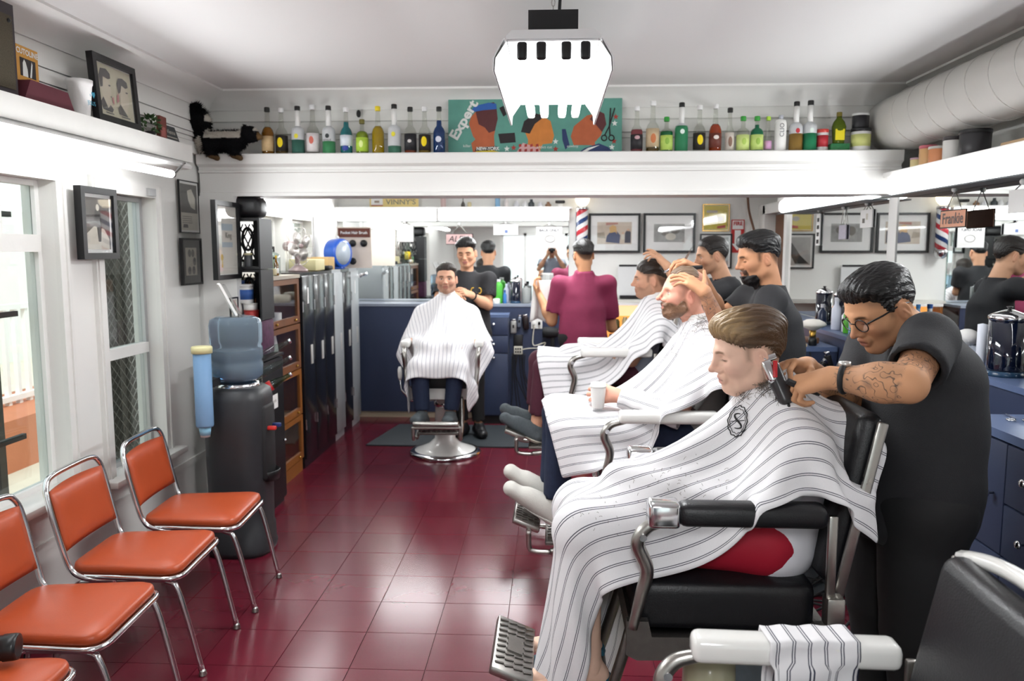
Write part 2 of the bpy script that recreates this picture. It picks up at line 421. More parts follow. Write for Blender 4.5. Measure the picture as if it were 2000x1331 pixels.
win('window_3', 5.9, 6.45, 1.5, 1.93, 'small rear window above the bookcase and lockers', [], [(6.2, 1.53, 1.9)], sill=False)
win('window_4', 6.65, 7.2, 1.5, 1.93, 'small rear window beside the blue drum on the lockers', [], [], sill=False)
for y in (3.74, 3.72): pass
obj('sash_catch', MB().b2((XL - 0.02, 4.24, 1.955), (XL + 0.035, 4.32, 1.995)), ALU, w2)
# baseboard below the windows
m = MB().b2((XL, YF, 0), (XL + 0.014, 4.98, 0.11)); struct('baseboard_left', m, pm('black_cove_base', '18171a', 0.5), label='black cove base along the window wall')
m = MB(); m.b2((XL, YF, 0.36), (XL + 0.012, 4.88, 0.40)); struct('trim_6', m, OLDW, label='white rail under the window sills')
# shelf along the window wall
m = MB().prism([(XL, 2.165), (-2.05, 2.165), (-2.05, 2.15), (-2.02, 2.15), (-2.02, 2.245), (XL, 2.245)], 1, YF, 4.47)
struct('trim_7', m, OLDW, label='white display shelf over the windows')
# shelf over the side mirrors
m = MB(); m.b2((1.94, YF, 2.085), (XR, 4.86, 2.112)); m.b2((1.95, 5.15, 2.085), (XM + 0.01, 7.1, 2.112)); struct('trim_8', m, WHITE, label='white shelf above the side mirror lamps')
# shelf over the rear mirror lamp
m = MB().b2((-2.2, 8.05, 2.082), (0.2, YB, 2.098)); struct('trim_9', m, WHITE, label='narrow white shelf above the rear mirror lamp')
# ---------------------------------------------------------------- outside the windows
YARD = pm('yard_concrete', 'cfc6b4', 0.8, var=0.12, scale=3, bump=0.1, bscale=20)
struct('yard_ground', MB().b2((-14, -6, -0.4), (XL - 0.14, 16, -0.15)), YARD, label='sunlit concrete yard outside the windows')
TERRA = pm('terracotta_stucco', 'c27a58', 0.85, var=0.12, scale=6, bump=0.3, bscale=60)
m = MB(); m.b2((-5.3, 3.0, -0.15), (-4.4, 9.0, 0.28)); m.b2((-5.3, 3.0, -0.15), (-4.9, 6.6, 0.12))
tag(obj('planter_wall', m, TERRA), 'terracotta stucco planter wall seen through the large window', 'wall')
t = thing('yard_railing', 'white slatted railing beyond the terracotta wall outside', 'railing', (-4.85, 6.0, 0.28))
BRW = pm('white_metal_rail', 'ecebe8', 0.5)
for z in (0.06, 0.88): obj('rail', MB().b2((-0.03, -3.0, z - 0.025), (0.03, 3.0, z + 0.025)), BRW, t)
bal = rawmesh('baluster', *[(q.v, q.f) for q in [MB().b2((-0.02, -0.02, 0.0), (0.02, 0.02, 0.9))]][0]); bal.materials.append(BRW)
for k in range(42):
    o = bpy.data.objects.new('baluster', bal); COL.objects.link(o); o.location = (0, -2.95 + k * 0.144, 0); o.parent = t
SHED = pm('neighbour_wall', 'd9d8d2', 0.8, var=0.06, scale=2)
struct('yard_house', MB().b2((-9.2, -4, -0.15), (-8.8, 15, 2.3)), SHED, label='pale neighbouring house wall across the yard')
t = thing('window_guard', 'dark iron window guard with crossed bars outside the large window', 'window guard', (XL - 0.2, 2.9, 0.6))
IRON = pm('dark_iron', '3c3c3b', 0.6, var=0.15)
for y in (-0.55, -0.35, -0.08, 0.17, 0.35): obj('bar', MB().b2((-0.012, y - 0.013, 0.02), (0.012, y + 0.013, 1.37)), IRON, t)
for z in (0.22, 0.78, 1.22): obj('crossbar', MB().b2((-0.01, -0.6, z - 0.012), (0.01, 0.55, z + 0.012)), IRON, t)
GREYB = pm('grey_weathered_board', '67635d', 0.8, var=0.2, scale=4, stretch=(1, 1, 10))
t = thing('side_gate', 'weathered grey gate boards right outside the narrow window', 'gate', (XL - 0.55, 4.3, -0.15))
for k, (y, w_) in enumerate(((-0.62, 0.2), (0.02, 0.3), (0.40, 0.34), (0.78, 0.3), (1.1, 0.3))): obj('board', MB().b2((-0.02, y - w_ / 2, 0), (0.02, y + w_ / 2, 2.3)), GREYB, t)
m = MB()
for k in range(-12, 30):
    for s_ in (1, -1): m.tube([(XL - 0.45, 4.62 + (0 if s_ > 0 else .7), k * 0.07), (XL - 0.45, 4.62 + (.7 if s_ > 0 else 0), k * 0.07 + .7)], 0.0025, 4)
o = obj('chain_link', m, NICKEL); tag(o, 'chain link mesh outside the narrow window', 'fence mesh'); o['kind'] = 'stuff'
# ---------------------------------------------------------------- mirrors
def mirror(name, a, b, axis, label, edge=0.004):
    # a, b: opposite corners of the silvered face; axis 0: faces -X, 1: faces -Y
    m = MB()
    if axis == 0: m.add([(a[0], a[1], a[2]), (a[0], b[1], a[2]), (a[0], b[1], b[2]), (a[0], a[1], b[2])], [(0, 1, 2, 3)])
    else: m.add([(a[0], a[1], a[2]), (b[0], a[1], a[2]), (b[0], a[1], b[2]), (a[0], a[1], b[2])], [(0, 1, 2, 3)])
    bk = MB()
    if axis == 0: bk.b2((a[0] + 0.001, a[1] - 0.001, a[2] - 0.001), (a[0] + 0.009, b[1] + 0.001, b[2] + 0.001))
    else: bk.b2((a[0] - 0.001, a[1] + 0.001, a[2] - 0.001), (b[0] + 0.001, a[1] + 0.009, b[2] + 0.001))
    o = obj(name, bk, MGLASS); tag(o, label, 'mirror'); obj('mirror_face', m, MIRROR, o); return o
mirror('wall_mirror', (-2.15, YB - 0.012, 1.145), (0.17, 0, 1.955), 1, 'wide frameless mirror over the rear counter')
mirror('wall_mirror', (XM - 0.002, 5.02, 1.145), (0, 7.02, 1.975), 0, 'frameless side mirror beyond the header beam, reflecting framed photos')
mirror('wall_mirror', (XM - 0.006, 2.0, 1.145), (0, 4.9, 1.975), 0, 'frameless side mirror behind the tattooed barber')
obj('mirror_seam', MB().b2((XM - 0.012, 4.9, 1.145), (XM + 0.008, 5.02, 1.975)), WHITE)['kind'] = 'structure'
bpy.data.objects['mirror_seam'].name = 'trim_10'; bpy.data.objects['trim_10']['label'] = 'white strip between the two side mirrors'
# ================================================================ SEATING
ORANGE = pm('orange_vinyl', 'ab4926', 0.36, var=0.06, scale=7, bump=0.06, bscale=240)
def pillow(outline, z0, z1, round_=0.02, crown=0.012, inset=0.9):
    # closed cushion from an outline polygon
    n = len(outline); cx = sum(p[0] for p in outline) / n; cyy = sum(p[1] for p in outline) / n
    m = MB(); V = []; F = []
    def ring(s, z): return [(cx + (p[0] - cx) * s, cyy + (p[1] - cyy) * s, z) for p in outline]
    rings = [ring(0.90, z0), ring(0.975, z0 + 0.3 * round_), ring(1.0, z0 + round_), ring(1.0, z1 - round_), ring(0.985, z1 - 0.35 * round_), ring(0.94, z1), ring(0.7, z1 + crown * 0.7), ring(0.35, z1 + crown)]
    for r_ in rings: V += r_
    for j in range(len(rings) - 1):
        for i in range(n): F.append((j * n + i, j * n + (i + 1) % n, (j + 1) * n + (i + 1) % n, (j + 1) * n + i))
    F += [tuple(range(n - 1, -1, -1)), tuple(range((len(rings) - 1) * n, len(rings) * n))]
    return m.add(V, F)
def rrect(x0, x1, y0a, y1a, y0b, y1b, r=0.05, n=5):
    # rounded trapezoid: at x0 spans y0a..y1a, at x1 spans y0b..y1b
    C = [(x0, y0a), (x1, y0b), (x1, y1b), (x0, y1a)]; out = []
    for k in range(4):
        p = Vector(C[k]); a = (Vector(C[k - 1]) - p).normalized(); b = (Vector(C[(k + 1) % 4]) - p).normalized()
        for i in range(n + 1):
            t = i / n; q0 = p + a * r; q1 = p + b * r; out.append(tuple((q0 * (1 - t) ** 2 + p * 2 * t * (1 - t) + q1 * t * t)[:2]))
    return out
def orange_chair():
    t = thing('waiting_chair', '', 'chair')
    obj('seat', pillow(rrect(-0.21, 0.23, -0.185, 0.185, -0.22, 0.22, 0.07), 0.405, 0.45, 0.018, 0.014), ORANGE, t, True)
    ol = rrect(-0.205, 0.235, -0.185, 0.185, -0.225, 0.225, 0.07); m = MB()
    m.tube([(p[0], p[1], 0.405) for p in ol], 0.011, 8, True); obj('seat_band', m, CHROME, t, True)
    for s in (-1, 1):
        pts = bez([(0.30, s * 0.195, 0.008), (0.225, s * 0.20, 0.335), (0.18, s * 0.195, 0.385), (0.10, s * 0.19, 0.39), (-0.13, s * 0.18, 0.38), (-0.20, s * 0.18, 0.345), (-0.235, s * 0.18, 0.28), (-0.29, s * 0.19, 0.008)], 8)
        obj('leg', MB().tube(pts, 0.0115, 10), CHROME, t, True)
        for fx, fy in ((0.30, 0.195), (-0.29, 0.19)): obj('foot_cap', MB().lathe([(0.013, 0), (0.016, 0.004), (0.013, 0.02)], (fx, s * fy, 0.0), 10), NICKEL, t)
    pts = bez([(-0.02, -0.19, 0.39), (-0.12, -0.195, 0.395), (-0.185, -0.2, 0.43), (-0.215, -0.205, 0.52), (-0.255, -0.208, 0.70), (-0.27, -0.19, 0.765), (-0.276, -0.14, 0.788), (-0.278, 0, 0.792),
               (-0.276, 0.14, 0.788), (-0.27, 0.19, 0.765), (-0.255, 0.208, 0.70), (-0.215, 0.205, 0.52), (-0.185, 0.2, 0.43), (-0.12, 0.195, 0.395), (-0.02, 0.19, 0.39)], 6)
    obj('back_loop', MB().tube(pts, 0.0115, 10), CHROME, t, True)
    V = []; F = []; nu, nv = 13, 9
    for side in (0, 1):
        for j in range(nv):
            for i in range(nu):
                u = -1 + 2 * i / (nu - 1); v = j / (nv - 1); z = 0.505 + 0.235 * v; xb = -0.206 - 0.22 * (z - 0.505) - 0.02 * (1 - u * u)
                th = 0.019 * (1 - abs(u) ** 6) * (1 - (2 * v - 1) ** 6) ** 0.5 + 0.002
                V.append((xb + (th if side == 0 else -th), u * 0.195, z + 0.006 * (1 - u * u) * (1 if v > 0.5 else -1)))
    for side in (0, 1):
        for j in range(nv - 1):
            for i in range(nu - 1):
                a = side * nu * nv + j * nu + i; F.append((a, a + 1, a + nu + 1, a + nu))
    bd = [i for i in range(nu)] + [j * nu + nu - 1 for j in range(1, nv)] + [(nv - 1) * nu + i for i in range(nu - 2, -1, -1)] + [j * nu for j in range(nv - 2, 0, -1)]
    for k in range(len(bd)):
        a, b = bd[k], bd[(k + 1) % len(bd)]; F.append((a, b, b + nu * nv, a + nu * nv))
    obj('backrest', MB().add(V, F), ORANGE, t, True)
    return t
oc = orange_chair()
for k, (x, y, rz, lab) in enumerate(((-1.67, 3.63, 0.06, 'orange vinyl and chrome chair nearest the water cooler'), (-1.67, 3.08, 0.05, 'orange vinyl and chrome chair second from the water cooler'),
                                     (-1.66, 2.53, 0.05, 'orange vinyl and chrome chair third from the water cooler'), (-1.64, 1.98, 0.05, 'orange vinyl chair with a camera on it, at the bottom left corner'))):
    c = oc if k == 0 else copy_tree(oc)
    c.location = (x, y, 0); c.rotation_euler = (0, 0, rz); tag(c, lab, 'chair', 'orange chairs along the window wall')
# ---------------------------------------------------------------- barber chairs
CREAM = pm('cream_enamel', 'd9d7b4', 0.18, var=0.05, scale=5, coat=0.4)
WENAMEL = pm('white_enamel', 'edece8', 0.16, var=0.03, scale=5, coat=0.5)
REDKNOB = pm('red_knob', 'c23a34', 0.4)
def plate_ribs(w, d, nx, ny, z=0.0, th=0.004):
    m = MB()
    for i in range(nx):
        for j in range(ny):
            x = -w / 2 + w * (i + 0.5) / nx; y = -d / 2 + d * (j + 0.5) / ny
            m.box((x, y, z + th / 2), (w / nx * 0.95, d / ny * 0.22, th), (0, 0, 0.45 if (i + j) % 2 == 0 else 0.25))
    return m
def barber_chair(label, loc, face, arm='white', enamel=None, lever=True, dz=0.0, group='barber chairs', nearback=False, bx=0.0):
    # local +x is the way the chair faces; dz raises the whole upper part on its column
    en = enamel or WENAMEL
    t = thing('barber_chair', label, 'barber chair', loc, face, group)
    b = obj('base', MB().lathe([(0.275, 0.0), (0.285, 0.012), (0.262, 0.03), (0.20, 0.05), (0.13, 0.085), (0.085, 0.13), (0.08, 0.2)], n=36), en, t, True)
    obj('base_ring', MB().lathe([(0.262, 0.0), (0.292, 0.001), (0.294, 0.016), (0.284, 0.028), (0.262, 0.034)], n=36), CHROME, b, True)
    obj('column', MB().lathe([(0.08, 0.18), (0.083, 0.30), (0.078, 0.40 + dz)], n=24), en, t, True)
    obj('collar', MB().lathe([(0.06, 0.38 + dz), (0.088, 0.40 + dz), (0.092, 0.43 + dz), (0.07, 0.455 + dz), (0.05, 0.50 + dz)], n=24), CHROME, t, True)
    z = dz
    fr = MB()
    for s in (-1, 1):
        prof = [(-0.27, 0.50), (0.255, 0.485), (0.285, 0.50), (0.285, 0.60), (0.225, 0.60), (0.215, 0.555), (-0.20, 0.56), (-0.235, 0.60), (-0.29, 0.605), (-0.30, 0.52)]
        fr.prism([(p, q + z) for p, q in prof], 1, s * 0.235, s * 0.262)
    fr.b2((0.24, -0.234, 0.50 + z), (0.275, 0.234, 0.585 + z)); fr.b2((-0.28, -0.234, 0.50 + z), (-0.25, 0.234, 0.58 + z)); fr.b2((-0.25, -0.234, 0.505 + z), (0.24, 0.234, 0.53 + z))
    f = obj('seat_frame', fr, CASTM if arm == 'black' else en, t)
    obj('seat', pillow(rrect(-0.25, 0.265, -0.225, 0.225, -0.225, 0.225, 0.05), 0.555 + z, 0.695 + z, 0.03, 0.014), LEATHER, t, True)
    # backrest, tilted
    if True:
        bm = MB(); bm.rbox((0, 0, 0.27), (0.075, 0.43, 0.50), 0.036, None, 4); M = Matrix.Rotation(-0.2, 4, 'Y')
        bm.v = [tuple((M @ Vector(p)) + Vector((-0.285 + bx, 0, 0.675 + z))) for p in bm.v]
        bk = obj('backrest', bm, LEATHER, t, True)
        for s in (-1, 1):
            q = MB().rbox((-0.012, s * 0.232, 0.24), (0.03, 0.016, 0.56), 0.006); obj('back_strap', MB().add([tuple((M @ Vector(p)) + Vector((-0.285 + bx, 0, 0.66 + z))) for p in q.v], q.f), NICKEL, bk)
        if nearback:
            pts = [(M @ Vector((-0.02, y_, 0.50 + 0.045 * (1 - (y_ / 0.24) ** 2)))) + Vector((-0.285 + bx, 0, 0.675 + z)) for y_ in [(-0.235 + 0.47 * i / 14) for i in range(15)]]
            obj('back_rim', MB().tube(pts, 0.016, 8), en, bk, True)
    for s in (-1, 1):
        y = s * 0.292
        if arm == 'black':
            pad = obj('armrest', MB().rbox((-0.04, y, 0.925 + z), (0.40, 0.075, 0.066), 0.026, None, 4), LEATHER, t, True)
            obj('armrest_cap', MB().rbox((0.195, y, 0.925 + z), (0.085, 0.078, 0.07), 0.012, None, 3), CHROME, pad, True)
        else:
            pad = obj('armrest', MB().rbox((-0.02, y, 0.925 + z), (0.44, 0.07, 0.058), 0.018, None, 3), en, t, True)
        pts = bez([(0.17, y, 0.905 + z), (0.235, y, 0.885 + z), (0.262, y * 0.985, 0.835 + z), (0.235, y * 0.97, 0.76 + z), (0.25, y * 0.95, 0.68 + z), (0.27, y * 0.93, 0.585 + z)], 6)
        post = obj('arm_post', MB().tube(pts, [0.014 + 0.006 * math.sin(PI * i / (len(pts) - 1)) for i in range(len(pts))], 10), NICKEL, t, True)
        obj('arm_bolt', MB().cyl((0.25, y - 0.022, 0.86 + z), (0.25, y + 0.022, 0.86 + z), 0.010), CHROME, post)
        m = MB(); m.rbox((-0.262, y * 0.95, 0.80 + z), (0.026, 0.018, 0.24), 0.006); m.rbox((-0.275, y * 0.94, 0.65 + z), (0.05, 0.05, 0.085), 0.008)
        obj('rear_bracket', m, NICKEL, t)
    # footrest
    for s in (-1, 1):
        pts = bez([(0.265, s * 0.16, 0.52 + z), (0.30, s * 0.165, 0.40 + z), (0.335, s * 0.165, 0.30 + z), (0.40, s * 0.165, 0.262 + z), (0.50, s * 0.165, 0.245 + z)], 6)
        obj('footrest_arm', MB().tube(pts, 0.017, 8), CASTM if arm == 'black' else NICKEL, t, True)
        pts = bez([(0.50, s * 0.175, 0.245 + z), (0.575, s * 0.175, 0.25 + z), (0.60, s * 0.175, 0.27 + z), (0.602, s * 0.175, 0.35 + z)], 6)
        obj('plate_bracket', MB().tube(pts, 0.013, 8), NICKEL, t, True)
    lo = obj('lower_plate', MB().rbox((0.42, 0, 0.282 + z), (0.21, 0.32, 0.022), 0.008), CASTM, t)
    q = plate_ribs(0.19, 0.30, 4, 8); obj('rib', MB().add([(p[0] + 0.42, p[1], p[2] + 0.293 + z) for p in q.v], q.f), NICKEL, lo)
    M = Matrix.Rotation(-0.38, 4, 'Y'); ce = Vector((0.615, 0, 0.37 + z))
    q = MB().rbox((0, 0, 0), (0.135, 0.34, 0.03), 0.008); up_ = obj('upper_plate', MB().add([tuple((M @ Vector(p)) + ce) for p in q.v], q.f), NICKEL, t)
    q = plate_ribs(0.12, 0.31, 4, 9, 0.015); q.b2((-0.025, -0.05, 0.015), (0.025, 0.05, 0.021)); obj('rib', MB().add([tuple((M @ Vector(p)) + ce) for p in q.v], q.f), CASTM, up_)
    obj('plate_hinge', MB().cyl((0.602, -0.185, 0.345 + z), (0.602, 0.185, 0.345 + z), 0.013), NICKEL, up_)
    if lever:
        m = MB().tube([(-0.02, -0.06, 0.44 + z), (-0.03, -0.28, 0.43 + z), (-0.03, -0.36, 0.52 + z), (-0.03, -0.37, 0.62 + z)], 0.009, 8); lv = obj('lever', m, CHROME, t, True)
        obj('lever_grip', MB().lathe([(0.010, 0), (0.018, 0.03), (0.02, 0.09), (0.012, 0.115)], (-0.03, -0.37, 0.60 + z), 12), WENAMEL, lv, True)
    return t
CHX = 0.50
barber_chair('barber chair with black padded arms under the blond customer', (CHX, 2.40, 0), PI, 'black', CREAM, False, 0.03)
barber_chair('barber chair with white arms under the bearded customer', (CHX, 3.80, 0), PI, 'white', WENAMEL, False, 0.0)
barber_chair('barber chair under the customer in maroon trousers', (0.38, 5.20, 0), PI, 'white', WENAMEL, False, 0.11)
barber_chair('barber chair facing the camera by the rear counter', (-0.87, 6.40, 0), -PI / 2 + 0.03, 'white', WENAMEL, True, 0.0)
barber_chair('empty barber chair with white arms and a striped cloth, nearest the camera', (0.50, 1.38, 0), PI - 0.03, 'white', WENAMEL, False, -0.125, nearback=True, bx=0.075)
# rubber mats
MATM = pm('dark_mat', '2c3236', 0.6, var=0.35, scale=9, stretch=(1, 6, 1), bump=0.2, bscale=30)
MARB = pm('marbled_mat', '20262a', 0.45, var=0.9, scale=22, stretch=(1, 0.25, 1))
m = MB(); m.prism([(-1.58, 6.60), (-0.1, 6.58), (-0.12, 7.42), (-1.45, 7.42)], 2, 0.001, 0.012); tag(obj('floor_mat', m, MATM), 'dark rubber mat in front of the rear counter', 'mat')
m = MB(); m.prism([(0.62, 1.0), (1.48, 1.0), (1.48, 3.35), (0.62, 3.35)], 2, 0.001, 0.012); tag(obj('floor_mat', m, MARB), 'marbled dark mat around the blond customer chair', 'mat')
m = MB(); m.prism([(0.8, 3.75), (1.48, 3.75), (1.48, 6.1), (0.8, 6.1)], 2, 0.001, 0.012); tag(obj('floor_mat', m, MARB), 'marbled dark mat behind the middle chairs', 'mat')
# ================================================================ LEFT SIDE
struct('trim_11', MB().b2((XL, 4.87, 0), (-1.955, 4.945, 1.995)), WHITE, label='white pilaster under the left end of the beam')
# ---------------------------------------------------------------- framed pictures
GREYP = pm('grey_print', '8d8a85', 0.5, var=0.5, scale=30)
def framed(name, label, cat, c, w, h_, normal, fw=0.02, fmat=BLACK, matw=0.02, art=GREYP, depth=0.02, gl=True, shapes=(), matmat=None, group=None, tilt=0.0):
    # picture built facing local -Y (x right, z up), then turned: normal 'x+' faces +X, 'y-' faces -Y, 'x-' faces -X
    rz = {'x+': PI / 2, 'y-': 0.0, 'x-': -PI / 2, 'y+': PI}[normal]
    t = thing(name, label, cat, c, rz, group); t.rotation_euler = (tilt, 0, rz)
    m = MB()
    for s in (-1, 1):
        m.b2((s * w / 2, -depth, 0), (s * (w / 2 - fw), 0, h_)); m.b2((-w / 2 + fw, -depth, (s + 1) / 2 * h_), (w / 2 - fw, 0, (s + 1) / 2 * h_ - s * fw))
    obj('frame', m, fmat, t)
    obj('mat_board', MB().b2((-w / 2 + fw, -depth * 0.45, fw), (w / 2 - fw, -depth * 0.2, h_ - fw)), matmat or PAPER, t)
    iw, ih = w / 2 - fw - matw, h_ / 2 - fw - matw
    a = obj('print', MB().b2((-iw, -depth * 0.5, h_ / 2 - ih), (iw, -depth * 0.4, h_ / 2 + ih)), art, t)
    for k, (poly, mt) in enumerate(shapes):   # flat print, normalised coordinates -1..1
        obj('printed_shape', MB().add([(p[0] * iw, -depth * (0.52 + 0.01 * k), h_ / 2 + p[1] * ih) for p in poly], [tuple(range(len(poly)))]), mt, a)
    if gl: obj('glass', MB().b2((-w / 2 + fw, -depth * 0.8, fw), (w / 2 - fw, -depth * 0.76, h_ - fw)), GLASSC, t)
    return t
DK = pm('print_dark', '2b2927', 0.6, var=0.3, scale=20); MD = pm('print_mid', '6f6a63', 0.6, var=0.3, scale=25); LT = pm('print_light', 'cfcabd', 0.6, var=0.15, scale=25); SEP = pm('print_sepia', '9c8f7c', 0.6, var=0.35, scale=18)
PORTD = pm('print_portrait_grey', '585451', 0.6, var=0.6, scale=16)
framed('framed_photo', 'black framed grey photo of a standing figure between the windows', 'picture', (-2.165, 3.705, 1.62), 0.30, 0.335, 'x+', 0.03, BLACK, 0.016, PORTD, 0.035,
       shapes=[([(-.9, -.4), (-.3, -.1), (.5, -.2), (.9, -.6), (.9, -1), (-.9, -1)], LT), ([(-.2, .5), (.05, .62), (.25, .5), (.3, -.1), (.2, -.7), (0, -.7), (-.1, 0), (-.25, .1)], DK), (ell(0.03, .62, .13, .13), LT)])
framed('poster_frame', 'thin framed old advert with a dark photo, on the wall above a smaller picture', 'picture', (-2.185, 4.745, 1.765), 0.26, 0.31, 'x+', 0.006, BLACK, 0.012, LT, 0.012,
       shapes=[([(-.98, -.25), (.98, -.25), (.98, .98), (-.98, .98)], DK), ([(-.2, .7), (.3, .8), (.75, .4), (.7, -.1), (.2, 0), (-.1, .3)], LT), ([(-.8, -.9), (-.2, -.9), (-.25, -.75), (-.75, -.75)], DK)] + [([(-.85, -.4 - .09 * k), (.3, -.4 - .09 * k), (.3, -.43 - .09 * k), (-.85, -.43 - .09 * k)], MD) for k in range(4)])
framed('portrait_sheet', 'black framed sheet of small grey portraits below the old advert', 'picture', (-2.185, 4.735, 1.455), 0.26, 0.28, 'x+', 0.012, BLACK, 0.045, LT, 0.02, matmat=DK,
       shapes=[(ell(-.3, .6, .3, .28), MD), (ell(.3, .6, .28, .28), MD), (ell(.55, .0, .3, .3), MD), (ell(-.4, -.65, .32, .3), MD), (ell(.35, -.65, .3, .3), MD), (ell(-.35, -.55, .2, .16), DK), (ell(.38, -.5, .2, .16), DK), (ell(.55, .12, .2, .14), DK)])
t = framed('certificate', 'black framed pale certificate with a gold seal beside the crates', 'certificate', (-1.948, 4.69, 1.49), 0.36, 0.46, 'x+', 0.028, BLACK, 0.004, pm('certificate_paper', 'e3e0d6', 0.5, var=0.1, scale=6), 0.03,
       shapes=[([(-.5, .5), (.6, .5), (.6, .3), (-.5, .3)], pm('pale_blue_print', 'b9c6cf', .6)), ([(-.5, -.05), (.55, -.05), (.55, -.2), (-.5, -.2)], pm('pale_blue_print', 'b9c6cf', .6)), (ell(-.55, -.5, .12, .1), pm('gold_seal', 'd3b54a', .4)), ([(-.6, -.6), (-.5, -.6), (-.48, -.8), (-.62, -.8)], pm('gold_seal', 'd3b54a', .4))])
text('King', 0.05, (0.02, -0.018, 0.26), (PI / 2, 0, 0), MD, t)
# ---------------------------------------------------------------- lamp over the windows
t = thing('wall_tube_lamp', 'long bare fluorescent tube lamp under the left display shelf', 'lamp', (-2.0, 3.0, 2.05))
obj('reflector', MB().prism([(-0.18, 0.10), (-0.03, 0.10), (0.0, 0.075), (-0.01, 0.06), (-0.16, 0.05)], 1, -2.0, 1.42), pm('lamp_reflector', 'f6f6f4', 0.3), t)
obj('tube', MB().cyl((0.03, -1.95, 0.005), (0.03, 1.10, 0.005), 0.019), TUBE, t, True)
hk = MB(); hk.tube(bez([(0.03, 1.11, 0.005), (0.02, 1.17, 0.02), (0.0, 1.26, 0.05), (-0.01, 1.34, 0.085)], 5), 0.008, 8); obj('tube_hook', hk, CHROME, t, True)
obj('tube_ferrule', MB().cyl((0.03, 1.10, 0.005), (0.03, 1.125, 0.005), 0.017), NICKEL, t)
# lamp on the rear part of the window wall
t = thing('wall_tube_lamp', 'bright tube lamp on the window wall above the lockers', 'lamp', (-2.1, 6.4, 2.0))
obj('housing', MB().b2((-0.09, -1.1, 0.03), (0.02, 0.5, 0.12)), WHITE, t); obj('diffuser', MB().rbox((0.0, -0.3, -0.01), (0.12, 1.55, 0.08), 0.03), DIFFUSER, t, True)
area_lamp('tube_light_locker_wall', (-1.98, 6.1, 1.97), (0, R(-60), 0), 0.06, 1.5, 6, COOL)
# ---------------------------------------------------------------- water cooler
CB = pm('cooler_black_plastic', '2b2c2f', 0.45, var=0.12, scale=10, bump=0.05, bscale=120)
t = thing('water_cooler', 'black floor standing water cooler with a blue bottle on top', 'water cooler', (-1.715, 4.23, 0))
body = []
for z, r_ in ((0.0, 0.165), (0.03, 0.172), (0.05, 0.165), (0.14, 0.163), (0.15, 0.157), (0.30, 0.158), (0.7, 0.165), (0.86, 0.168), (0.905, 0.158), (0.925, 0.13)): body.append((r_, z))
obj('body', MB().lathe(body, n=32, sq=3.2), CB, t, True)
obj('dispense_bay', MB().rbox((0.155, -0.0, 0.62), (0.04, 0.17, 0.42), 0.02), MATTEBLACK, t, True)
obj('drip_tray', MB().lathe([(0.02, 0), (0.065, 0.005), (0.075, 0.055), (0.07, 0.06), (0.055, 0.02)], (0.165, 0.0, 0.40), 20, sx=0.7), BLACK, t, True)
obj('tap', MB().rbox((0.195, -0.04, 0.70), (0.05, 0.026, 0.022), 0.006), pm('red_tap', 'c8302c', 0.4), t); obj('tap', MB().rbox((0.195, 0.04, 0.70), (0.05, 0.026, 0.022), 0.006), pm('blue_tap', '22356e', 0.4), t)
obj('bottle_collar', MB().lathe([(0.115, 0.92), (0.125, 0.925), (0.11, 0.95), (0.06, 0.955)], n=28), CHROME, t, True)
def waterjug():
    pr = [(0.03, 0.945), (0.10, 0.955), (0.136, 0.985), (0.138, 1.05), (0.130, 1.065), (0.138, 1.08), (0.138, 1.135), (0.130, 1.15), (0.138, 1.165), (0.139, 1.26), (0.132, 1.29), (0.10, 1.305), (0.03, 1.303)]
    return MB().lathe(pr, n=32)
JUG = pm('blue_jug_plastic', 'c6def2', 0.10, trans=0.8, ior=1.12, var=0.05, spec=0.5); WATER = pm('water_blue', '6fa3cf', 0.05, trans=0.6, ior=1.2)
bt = obj('bottle', waterjug(), JUG, t, True)
obj('water', MB().lathe([(0.03, 0.955), (0.10, 0.963), (0.128, 0.99), (0.130, 1.12), (0.06, 1.121)], n=28), WATER, bt, True)
t2 = thing('cup_dispenser', 'blue plastic tube dispenser of paper cups on the side of the water cooler', 'cup dispenser', (-1.80, 3.99, 0.70))
obj('tube', MB().lathe([(0.043, 0.05), (0.045, 0.06), (0.045, 0.44), (0.043, 0.44)], n=20), pm('blue_tube', '8fb6df', 0.25, trans=0.35, ior=1.15), t2, True)
obj('cap', MB().lathe([(0.052, 0.435), (0.053, 0.465), (0.049, 0.47), (0.02, 0.471)], n=20), pm('yellow_cap', 'd8d2a0', 0.4), t2, True)
obj('bracket', MB().b2((-0.02, 0.03, 0.25), (0.04, 0.12, 0.29)), MATTEBLACK, t2)
CUPW = pm('paper_cup', 'e9eef0', 0.6); CUPB = pm('cup_print', '8cc2de', 0.6, var=0.3, scale=40)
cpn = obj('cup_stack', MB().lathe([(0.024, -0.005), (0.036, 0.10), (0.036, 0.102)], n=16), CUPW, t2, True); obj('cup_band', MB().lathe([(0.0262, 0.005), (0.0315, 0.05)], n=16), CUPB, cpn, True)
t = thing('leaflet_holder', 'clear acrylic leaflet stand leaning on top of the water bottle', 'leaflet holder', (-1.735, 4.23, 1.307))
M_ = (0.0, -0.35, 0.35)
obj('sheet', MB().box((-0.02, 0, 0.09), (0.012, 0.10, 0.19), (0, -0.45, 0.5)), PAPER, t); obj('stand', MB().box((0.008, 0, 0.085), (0.006, 0.11, 0.19), (0, -0.45, 0.5)), GLASSC, t); obj('foot', MB().b2((-0.04, -0.05, 0), (0.06, 0.05, 0.006)), GLASSC, t)
obj('printed_strip', MB().box((0.028, 0.0, 0.06), (0.002, 0.06, 0.06), (0, -0.45, 0.5)), pm('pink_print', 'c98a92', 0.6), t)
